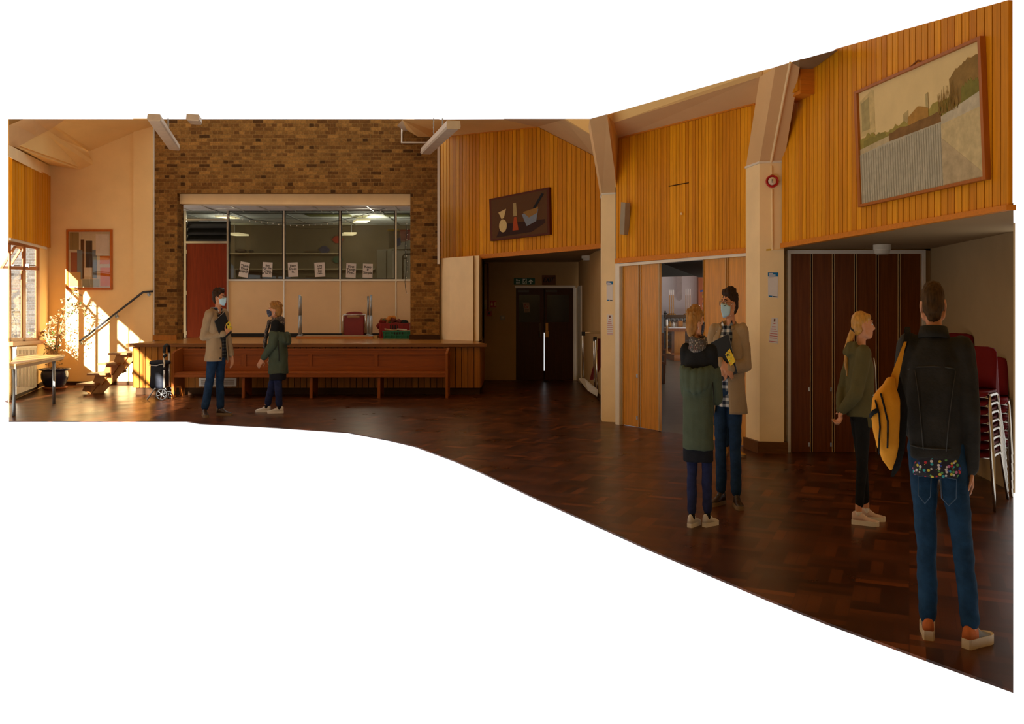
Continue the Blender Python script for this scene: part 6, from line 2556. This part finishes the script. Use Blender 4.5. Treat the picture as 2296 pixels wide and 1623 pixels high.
# right man: facing us, forearms crossed over the folder
pose = rest(rel=(-.235, .0, 1.16), rwr=(-.02, -.21, 1.16), lel=(.235, -.0, 1.14), lwr=(.06, -.20, 1.12), lan=(.11, -.02, .07), ran=(-.09, .03, .07), rkn=(-.085, -.02, .5), lkn=(.1, -.03, .5), head=(.02, -.02, 1.622))
rings = [(1.47, 0, .02, .085, .078, 32, 0), (1.42, 0, .015, .145, .095, 26, 0), (1.36, 0, .01, .195, .118, 20, 0), (1.22, 0, 0, .2, .132, 14, 0), (1.05, 0, 0, .195, .135, 11, -5), (.95, 0, .005, .21, .145, 15, -8), (.85, 0, .01, .225, .155, 18, -9), (.75, 0, .01, .24, .165, 20, -10)]
tan_man('masked man in tan coat before the oak doors, arms crossed over a folder', 1632, 7.2, 1.745, .65, -14, pose,
        {'r': ((.8, -.1, -.55), (.2, .8, -.3), 22, -1), 'l': ((-.85, -.1, -.3), (0, 1, 0), 25, 1)}, R(-34), rings,
        ((-.0, -.175, 1.20), (.9, 0, .32), (-.32, 0, .95), 1), ((.085, -.215, 1.205), (.8, 0, .6), (-.6, 0, .8), 1), (R(28), R(-20)), None,
        'black folder under the crossed arms of the man at the oak doors', 'yellow patterned phone case in the hands of the man at the oak doors')

def parka_woman(label, px, y, H, w, phi, pose, hands, hyaw, feet_yaw, scarf_end, torso_dx=0.0, hoodside=.0, seed=4, bulk=1.0):
    p = Person(label, px, y, H, w, phi, SKIN_P)
    M = head_frame(pose.get('head', (0, -.02, 1.618)), hyaw, R(0))
    body(p, pose, hands, M, 1.0)
    eyes(p, M, BLOND)
    hair(p, M, [((0, .03, .045), (.087, .1, .086)), ((0, .06, .0), (.083, .075, .09)), ((0, .065, -.05), (.066, .06, .06)), ((-.05, -.03, .08), .035, (.05, -.03, .085), .035), ((0, -.0, .12), (.05, .07, .035))], BLOND, 60, seed, .006, 30, .028, -.02)
    mask(p, M, MASK_P, False)
    # black jumper
    mb = MB()
    loft_rings(mb, [(.78, 0, .01, .175, .125), (.95, 0, .01, .165, .12), (1.1, 0, .0, .155, .115), (1.28, 0, 0, .175, .118), (1.38, 0, .01, .165, .1), (1.44, 0, .02, .09, .07), (1.48, 0, .02, .07, .06)])
    for k in 'lr':
        sleeve(mb, pose[k + 'sh'], pose[k + 'el'], pose[k + 'wr'], .074, .055, .042)
        mb.capsule((0, .01, 1.37), .07, pose[k + 'sh'], .072)
    p.skinned(mb, 'jumper', BLACK_C, .012, 3, .006, 9)
    mb = MB()
    loft_rings(mb, [(.52, 0, .01, .185, .135), (.6, 0, .01, .185, .135), (.8, 0, .01, .175, .13)])
    p.skinned(mb, 'skirt_hem', cloth('dark_navy_hem', (.012, .013, .018)), .012, 3, .008, 8, (1, 1, .4), 7)
    # parka slipped off the shoulders, hood hanging on the back
    mb = MB()
    loft_rings(mb, subdivided([(.62, 0, .015, .205 * bulk, .16), (.75, 0, .015, .20 * bulk, .16), (.9, 0, .012, .195 * bulk, .155), (1.05, 0, .01, .195 * bulk, .148), (1.16, 0, .012, .2 * bulk, .15), (1.2, 0, .02, .205 * bulk, .155)], 2))
    for k in 'lr':
        sh, el, wr = V(pose[k + 'sh']), V(pose[k + 'el']), V(pose[k + 'wr'])
        mb.capsule(sh.lerp(el, .5), .086, el, .072)
        mb.capsule(el, .072, el.lerp(wr, .92), .052)
    for t in range(-3, 4):
        a = R(90 + t * 24)
        mb.capsule((math.cos(a) * .17, .02 + math.sin(a) * .14, 1.24 - .012 * (3 - abs(t))), .05 + .006 * (3 - abs(t)), (math.cos(a) * .15, .03 + math.sin(a) * .16, 1.16 - .018 * (3 - abs(t))), .05)
    pk = p.skinned(mb, 'parka', GREEN_C, .012, 3, .013, 6.5, (1.2, 1.2, .8), seed)
    for q in range(2):
        mb = MB()
        mb.ball((.17 - .34 * q, -.1, 1.2), .012, 10, 8)
        p.part(mb, 'snap', mat('brass_snap', (.5, .36, .15), .3, .5, metal=.8), pk)
    mb = MB()
    sx = -1 if phi > 90 else 1
    mb.tube([(sx * .19, .06, 1.18), (sx * .212, .07, 1.05), (sx * .214, .08, .92), (sx * .216, .08, .82)], .006, 6)
    p.part(mb, 'drawcord', mat('cord_dark', (.015, .015, .014), .8), pk)
    # scarf
    mb = MB()
    for k in range(3):
        ring = []
        for j in range(15):
            a = 2 * math.pi * j / 14
            ring.append(V((math.cos(a) * (.082 + .008 * k), .012 + math.sin(a) * (.085 + .006 * k), 1.485 - .032 * k + .012 * math.sin(a * 2 + k))))
        for a_, b_ in zip(ring, ring[1:]):
            mb.capsule(a_, .026, b_, .026, 8)
    pts = [V(q) for q in scarf_end]
    for a_, b_ in zip(pts, pts[1:]):
        for o_ in (-.035, 0, .035):
            mb.capsule(a_ + V((o_, 0, 0)), .022, b_ + V((o_ * 1.2, 0, 0)), .022, 8)
    p.skinned(mb, 'scarf', SCARF, .010, 2, .007, 16, (1, 1, 1), 3)
    trousers(p, pose, NAVY, (.092, .066, .058), .008, .075, .8)
    for i, k in enumerate('lr'):
        an = pose[k + 'an']
        shoe(p, an, feet_yaw[i], SHOE_W, SOLE_W, .26, .012, SOLE_W)
        mb = MB()
        mb.capsule((an[0], an[1], .075), .040, (an[0], an[1], .105), .037)
        p.part(mb, 'sock', BLACK_C)
    p.done()
    return p

pose = rest(lel=(.225, -.03, 1.08), lwr=(.19, -.20, .86), rel=(-.215, -.03, 1.08), rwr=(-.18, -.14, .9), lan=(.06, .05, .07), ran=(-.08, -.20, .07), lkn=(.08, .03, .49), rkn=(-.085, -.1, .5), head=(0, -.05, 1.612))
parka_woman('sandy haired masked woman in green parka before the pew, seen in left profile', 622, 13.68, 1.70, .90, -104, pose,
            {'l': ((.0, -.5, -.85), (-.9, -.2, .1), 22, 1), 'r': ((0, -.3, -.9), (.9, 0, 0), 30, -1)}, R(6), (R(8), R(-8)), [(.06, -.12, 1.45), (.07, -.16, 1.3), (.06, -.19, 1.15), (.05, -.20, 1.03)])
pose = rest(lsh=(.155, .01, 1.39), rsh=(-.165, .01, 1.39), lel=(.17, -.07, 1.08), lwr=(.06, -.2, 1.08), rel=(-.215, -.06, 1.04), rwr=(-.06, -.22, 1.1), lan=(.07, .05, .07), ran=(-.095, -.06, .07), lkn=(.08, .0, .49), rkn=(-.09, -.05, .5), head=(.04, -.03, 1.615))
parka_woman('sandy haired woman in green parka seen from behind, facing the oak doors', 1566, 6.5, 1.60, .59, 164, pose,
            {'l': ((-.9, -.1, 0), (0, 1, 0), 30, 1), 'r': ((.9, -.1, 0), (0, 1, 0), 30, -1)}, R(-38), (R(-10), R(-22)), [(-.1, -.1, 1.42), (-.12, -.14, 1.3), (-.1, -.16, 1.2)], 0, 0, 9, .92)

# young woman in olive jacket, arms folded behind
p = Person('blonde ponytailed woman in olive jacket and black leggings by the dark folding doors', 1928, 6.62, 1.575, .69, 108, SKIN_P)
pose = rest(rel=(-.215, .11, 1.08), rwr=(-.05, .20, .93), lel=(.215, .11, 1.08), lwr=(.03, .20, .92), rsh=(-.165, .015, 1.4), lsh=(.165, .015, 1.4), lan=(.08, -.09, .07), ran=(-.08, .04, .07), lkn=(.08, -.05, .5), rkn=(-.08, -.0, .5))
M = head_frame((0, -.035, 1.618), R(-2), R(-2))
body(p, pose, {'r': ((.5, .1, -.8), (.2, 1, .2), 40, 1), 'l': ((-.5, .1, -.8), (-.2, 1, .2), 40, -1)}, M, 1.0)
eyes(p, M, BLOND)
hair(p, M, [((0, .03, .042), (.08, .097, .086)), ((0, .055, .0), (.075, .068, .075)), ((-.045, -.04, .075), .03, (.045, -.04, .075), .03), ((0, .105, -.03), .03, (0, .13, -.08), .034), ((0, .13, -.08), .034, (0, .175, -.18), .03), ((0, .175, -.18), .03, (0, .19, -.29), .024), ((0, .19, -.29), .024, (0, .18, -.40), .01)], GOLD, 0, 3, .004, 40)
mb, e = MB(), MB()
e.lathe([(.034, -.008), (.038, 0), (.034, .008)], (0, .108, -.035), 14, (0, .5, -.6))
add_in(mb, e, M)
p.part(mb, 'hair_tie', BLACK)
mb = MB()
loft_rings(mb, subdivided([(.88, 0, -.01, .18, .14), (.95, 0, -.005, .185, .14), (1.1, 0, 0, .18, .132), (1.25, 0, 0, .182, .13), (1.36, 0, .01, .175, .11), (1.43, 0, .02, .1, .08), (1.47, 0, .022, .075, .07)], 2))
for k in 'lr':
    sleeve(mb, pose[k + 'sh'], pose[k + 'el'], pose[k + 'wr'], .078, .068, .05)
    mb.capsule((0, .01, 1.37), .07, pose[k + 'sh'], .074)
for t in range(-2, 3):
    a = R(90 + t * 30)
    mb.capsule((math.cos(a) * .085, .03 + math.sin(a) * .085, 1.47), .032, (math.cos(a) * .1, .04 + math.sin(a) * .1, 1.40), .036)
OLIVE = cloth('olive_jacket', (.095, .080, .032), .12)
jk = p.skinned(mb, 'jacket', OLIVE, .011, 3, .010, 8, (1.2, 1.2, .8), 5)
mb = MB()
mb.capsule((0, -.13, .86), .05, (0, -.12, .96), .06)
loft_rings(mb, [(.80, -.02, -.075, .14, .085), (.88, -.01, -.06, .165, .1), (1.0, 0, -.04, .17, .11)])
p.skinned(mb, 'front_hem', OLIVE, .011, 3, .006, 8, parent=jk)
mb = MB()
mb.tube([(-.06, -.125, 1.36), (-.065, -.14, 1.28), (-.07, -.145, 1.15), (-.07, -.148, 1.06)], .006, 6)
p.part(mb, 'zip', mat('pale_zip', (.6, .56, .5), .4), jk)
for z, x, y in ((.93, -.12, -.13), (1.06, -.16, -.09)):
    mb = MB()
    mb.ball((x, y, z), .009, 8, 6)
    p.part(mb, 'snap', MATS['pale_zip'], jk)
mb = MB()
loft_rings(mb, [(1.28, 0, -.06, .1, .07), (1.4, 0, -.03, .08, .08), (1.46, 0, .0, .06, .066)])
p.skinned(mb, 'top', BLACK_C, .012, 2)
trousers(p, pose, cloth('black_leggings', (.010, .010, .010), .2), (.088, .058, .045), .004, .10, .95, 3, 'leggings')
PINK = mat('blush_trainer', (.60, .44, .40), .6, .3, .1, 25)
for k, yw in (('l', R(0)), ('r', R(-24))):
    shoe(p, pose[k + 'an'], yw, PINK, SOLE_W, .265, .015, SOLE_W, None, .034)
    an = pose[k + 'an']
    mb = MB()
    mb.capsule((an[0], an[1], .085), .038, (an[0], an[1], .115), .034)
    p.part(mb, 'sock', SOLE_W)
p.done()

# tall man from behind with the backpack on one shoulder
p = Person('tall man seen from behind in black denim jacket and blue jeans', 2102, 4.28, 1.74, .67, 178, SKIN)
pose = rest(lsh=(.195, .01, 1.40), rsh=(-.16, .01, 1.385), rel=(-.215, .03, 1.10), rwr=(-.215, -.02, .84), lel=(.235, -.03, 1.12), lwr=(.17, -.18, .98),
            lhp=(.10, 0, .92), rhp=(-.085, 0, .92), lkn=(.075, -.02, .5), rkn=(-.155, -.0, .5), lan=(.06, .0, .07), ran=(-.215, .06, .07), head=(.03, 0, 1.62))
M = head_frame((.03, -.012, 1.612), R(4), R(0), R(3), .88)
body(p, pose, {'r': ((-.05, -.25, -.95), (.9, .1, 0), 38, -1), 'l': ((-.5, -.5, .3), (0, 0, -1), 40, -1)}, M)
eyes(p, M, BROWN_HAIR)
CROP = mat('cropped_hair', (.06, .03, .009), .75, .12, .55, 90, stretch=(1, 1, .25))
hair(p, M, [((0, .026, .045), (.078, .095, .086)), ((0, .05, .0), (.074, .064, .075)), ((0, .05, -.055), (.05, .045, .045)), ((0, -.02, .1), (.06, .065, .032))], CROP, 0, 5, .004, 60, .012, .04)
BDEN = cloth('black_denim', (.028, .026, .022), .3, bump=.3)
mb = MB()
loft_rings(mb, subdivided([(.875, .01, .0, .172, .13), (.92, .01, .0, .178, .132), (1.05, .012, 0, .185, .135), (1.22, .015, 0, .198, .135), (1.34, .018, .01, .19, .118), (1.42, .02, .02, .12, .09), (1.49, .025, .02, .072, .07)], 2))
for k in 'lr':
    sleeve(mb, pose[k + 'sh'], pose[k + 'el'], pose[k + 'wr'], .082, .066, .052, .97)
    mb.capsule((.02, .01, 1.38), .07, pose[k + 'sh'], .078)
jk = p.skinned(mb, 'jacket', BDEN, .010, 3, .009, 7, (1.2, 1.2, .9), 6)
SEAM = mat('grey_seam', (.045, .042, .036), .8)
def on_back(pts, r_=.0035, name='seam'):
    """stitched line lying on the back of the jacket"""
    b = MB()
    dg = None
    q = []
    for (x, z) in pts:
        prof = [(.875, .172, .13), (.92, .178, .132), (1.05, .185, .135), (1.22, .198, .135), (1.34, .19, .118), (1.42, .12, .09), (1.49, .072, .07)]
        for a_, c_ in zip(prof, prof[1:]):
            if a_[0] <= z <= c_[0]:
                t = (z - a_[0]) / (c_[0] - a_[0])
                rx, ry = a_[1] + (c_[1] - a_[1]) * t, a_[2] + (c_[2] - a_[2]) * t
                break
        s = max(-1, min(1, (x - .015) / rx))
        cc = abs(s) ** (1 / .82)
        yy = ry * (max(0, 1 - cc * cc) ** .5) ** .82
        q.append(V((x, yy + .009, z)))
    b.tube(q, r_, 5)
    return b
for pts in ([(-.165, 1.30), (-.08, 1.315), (.02, 1.32), (.12, 1.315), (.19, 1.30)], [(-.12, 1.30), (-.1, 1.2), (-.075, 1.05), (-.06, .92)], [(.14, 1.30), (.12, 1.2), (.1, 1.05), (.085, .92)], [(-.165, .935), (-.08, .93), (.02, .928), (.12, .93), (.17, .935)]):
    p.part(on_back(pts), 'seam', SEAM, jk)
mb = MB()
rr = []
for z, r_ in ((1.455, .088), (1.50, .078), (1.505, .088), (1.45, .108)):
    rr.append([V((.025 + math.cos(a) * r_, .018 + math.sin(a) * r_, z + .012 * math.sin(a))) for a in [R(-60) + R(300) * k / 19 for k in range(20)]])
mb.loft(rr, False, False)
me = mb.mesh('collar'); bm = bmesh.new(); bm.from_mesh(me); bmesh.ops.solidify(bm, geom=bm.faces, thickness=.007); bm.to_mesh(me); bm.free()
p.put(me, 'collar', BDEN, jk)
mb = MB()
loft_rings(mb, [(.79, 0, .008, .165, .128), (.83, 0, .006, .168, .128), (.92, 0, 0, .165, .122), (1.0, 0, 0, .16, .118)])
p.skinned(mb, 'shirt', speckled('splashed_shirt', (.010, .008, .014), [(.5, .02, .03), (.6, .5, .05), (.03, .35, .4), (.6, .55, .5), (.1, .3, .08), (.010, .008, .014), (.5, .15, .3), (.02, .05, .3)], 62, .42), .011, 3, .007, 12)
JEAN = cloth('mid_denim', (.010, .034, .070), .4, scale=12)
tr_ = trousers(p, pose, JEAN, (.102, .072, .062), .008, .055, .93)
mb = MB()
mb.tube([(-.025, .128, .80), (-.125, .112, .79), (-.122, .118, .70), (-.075, .13, .665), (-.03, .134, .70), (-.025, .128, .80)], .0032, 5)
p.part(mb, 'pocket_stitching', mat('denim_stitch', (.05, .09, .15), .8), tr_)
mb = MB()
mb.tube([(.035, .128, .80), (.12, .112, .79), (.118, .118, .70), (.075, .13, .665), (.04, .134, .70), (.035, .128, .80)], .0032, 5)
p.part(mb, 'pocket_stitching', MATS['denim_stitch'], tr_)
OR_ = mat('orange_mesh', (.48, .12, .025), .7, .2, .15, 40)
GR_ = mat('grey_mesh', (.2, .2, .19), .7, .2, .15, 40)
SOLE_C = mat('cream_sole', (.6, .5, .36), .6, .2, .15, 15)
for k, yw in (('l', R(5)), ('r', R(-32))):
    shoe(p, pose[k + 'an'], yw, GR_, SOLE_C, .285, .012, SOLE_C, OR_, .042)
p.done()
ph = None
# his phone
q = Person('x', 2102, 4.28, 1.74, .67, 178)
bpy.data.objects.remove(q.root, do_unlink=True)
q.root = None
g = q.held('phone', 'dark phone in the right hand of the tall man in denim', 'phone')
mb = MB()
mb.box((-.178, -.06, .755), (.012, .07, .14), 0, R(14))
q.part(mb, 'case', mat('phone_black', (.012, .014, .03), .15, .6), g, False)
mb = MB()
mb.ball((-.171, -.045, .79), (.004, .01, .01), 10, 6)
q.part(mb, 'camera_lens', mat('phone_glint', (.2, .25, .6), .1, .6), g)
# orange backpack hanging from his left shoulder
b_ = q.held('backpack', 'orange sling backpack hanging from the left shoulder of the tall man', 'backpack')
YEL = cloth('saffron_nylon', (.62, .25, .014), .12, .6, .2, 60)
SC = 467 * .67
lx = lambda px: (2102 - px) / SC
lz = lambda py: (1432 - py) / 467 / (1.74 / 1.75)
rr = []
for (py, x0, x1, d) in ((1053, 2006, 2014, .012), (1030, 1992, 2020, .05), (1000, 1980, 2026, .085), (960, 1973, 2028, .105), (925, 1969, 2030, .11), (895, 1972, 2030, .105), (875, 1982, 2024, .09), (862, 1994, 2020, .07), (845, 2004, 2020, .05)):
    cx, hw = (lx(x0) + lx(x1)) / 2, abs(lx(x1) - lx(x0)) / 2
    rr.append([V((cx + hw * sup(2 * math.pi * k / 24)[0], .185 + d * .8 * sup(2 * math.pi * k / 24)[1], lz(py))) for k in range(24)])
mb = MB()
mb.loft(rr)
pk = q.skinned(mb, 'pack', YEL, .009, 3, .006, 10, parent=b_)
mb = MB()
mb.loft([[V((lx(px) + a, .185 + bb, lz(py))) for a, bb in ((-w_ / 2, -.012), (w_ / 2, -.012), (w_ / 2, .012), (-w_ / 2, .012))] for px, py, w_ in ((2012, 870, .075), (2018, 845, .055), (2026, 815, .04), (2034, 785, .025), (2040, 765, .016))])
q.part(mb, 'strap_wing', YEL, b_, False)
mb = MB()
mb.loft([[V((lx(px) + a, yy + bb, lz(py))) for a, bb in ((-.018, -.006), (.018, -.006), (.018, .006), (-.018, .006))] for px, py, yy in ((2034, 790, .19), (2041, 765, .175), (2044, 745, .14), (2042, 733, .07), (2040, 735, -.03), (2034, 770, -.11), (2020, 830, -.14))])
q.part(mb, 'shoulder_strap', BLACK_C, b_, False)
mb = MB()
mb.loft([[V((lx(px) + a, .15 + bb, lz(py))) for a, bb in ((-w_, -.02), (w_, -.02), (w_, .02), (-w_, .02))] for px, py, w_ in ((2022, 845, .02), (2027, 880, .03), (2033, 915, .034), (2032, 960, .03), (2028, 1010, .03), (2020, 1050, .022), (2012, 1068, .01))])
q.part(mb, 'back_panel', BLACK_C, b_, False)
for pts in ([(1991, 880), (1998, 905), (2006, 940), (2006, 965)], [(1980, 895), (1988, 925), (1990, 955), (1988, 980)]):
    mb = MB()
    path = []
    for (px, py) in pts:
        best = None
        x, z = lx(px), lz(py)
        sx = x * q.w
        z2 = z * q.k
        ys_ = [v.co.y for v in pk.data.vertices if abs(v.co.x - sx) < .012 and abs(v.co.z - z2) < .012]
        path.append(V((x, (max(ys_) if ys_ else .2) / q.w + .004, z)))
    mb.tube(path, .006, 6)
    q.part(mb, 'zip', BLACK_C, b_)
    mb = MB()
    e0 = path[-1]
    mb.tube([e0, e0 + V((0, .008, -.03)), e0 + V((.002, .008, -.075))], .006, 6)
    q.part(mb, 'zip_pull', BLACK_C, b_)
mb = MB()
mb.tube([V((lx(1969), .24, lz(932))), V((lx(1976), .275, lz(922))), V((lx(1987), .285, lz(916)))], .012, 6)
q.part(mb, 'side_strap', BLACK_C, b_)
q.done()
# (the carried bag and phone keep his own place)

# the person behind the tan coat, only jeans and yellow boots in view
p = Person('person in jeans and yellow boots almost hidden behind the man at the oak doors', 1640, 9.7, 1.46, .62, 5, SKIN)
pose = rest(lan=(.10, -.06, .07), ran=(-.09, .03, .07), lel=(.19, .03, 1.12), rel=(-.19, .03, 1.12), lwr=(.15, -.08, .9), rwr=(-.15, -.08, .9), lsh=(.15, .01, 1.38), rsh=(-.15, .01, 1.38))
M = head_frame((-.02, -.075, 1.575), 0, R(22))
body(p, pose, {'l': ((0, -.3, -1), (-1, 0, 0), 25, 1), 'r': ((0, -.3, -1), (1, 0, 0), 25, -1)}, M)
eyes(p, M, BROWN_HAIR)
hair(p, M, [((0, .028, .05), (.083, .1, .08)), ((0, .055, 0), (.078, .068, .085))], BROWN_HAIR, 30, 8)
mb = MB()
loft_rings(mb, [(.85, 0, 0, .15, .11), (1.1, 0, 0, .15, .11), (1.3, 0, 0, .16, .11), (1.4, 0, .01, .12, .085), (1.46, 0, .02, .075, .068)])
for k in 'lr':
    sleeve(mb, pose[k + 'sh'], pose[k + 'el'], pose[k + 'wr'], .068, .055, .045)
    mb.capsule((0, .01, 1.36), .06, pose[k + 'sh'], .066)
p.skinned(mb, 'jumper', cloth('dark_jumper', (.02, .02, .025)), .012, 3, .006, 9)
trousers(p, pose, DENIM, (.09, .066, .06), .008)
BOOT = mat('yellow_boot', (.42, .20, .035), .6, .3, .1, 20)
for k, yw in (('l', R(30)), ('r', R(-12))):
    shoe(p, pose[k + 'an'], yw, BOOT, SOLE_T, .28, .03, BOOT)
p.done()
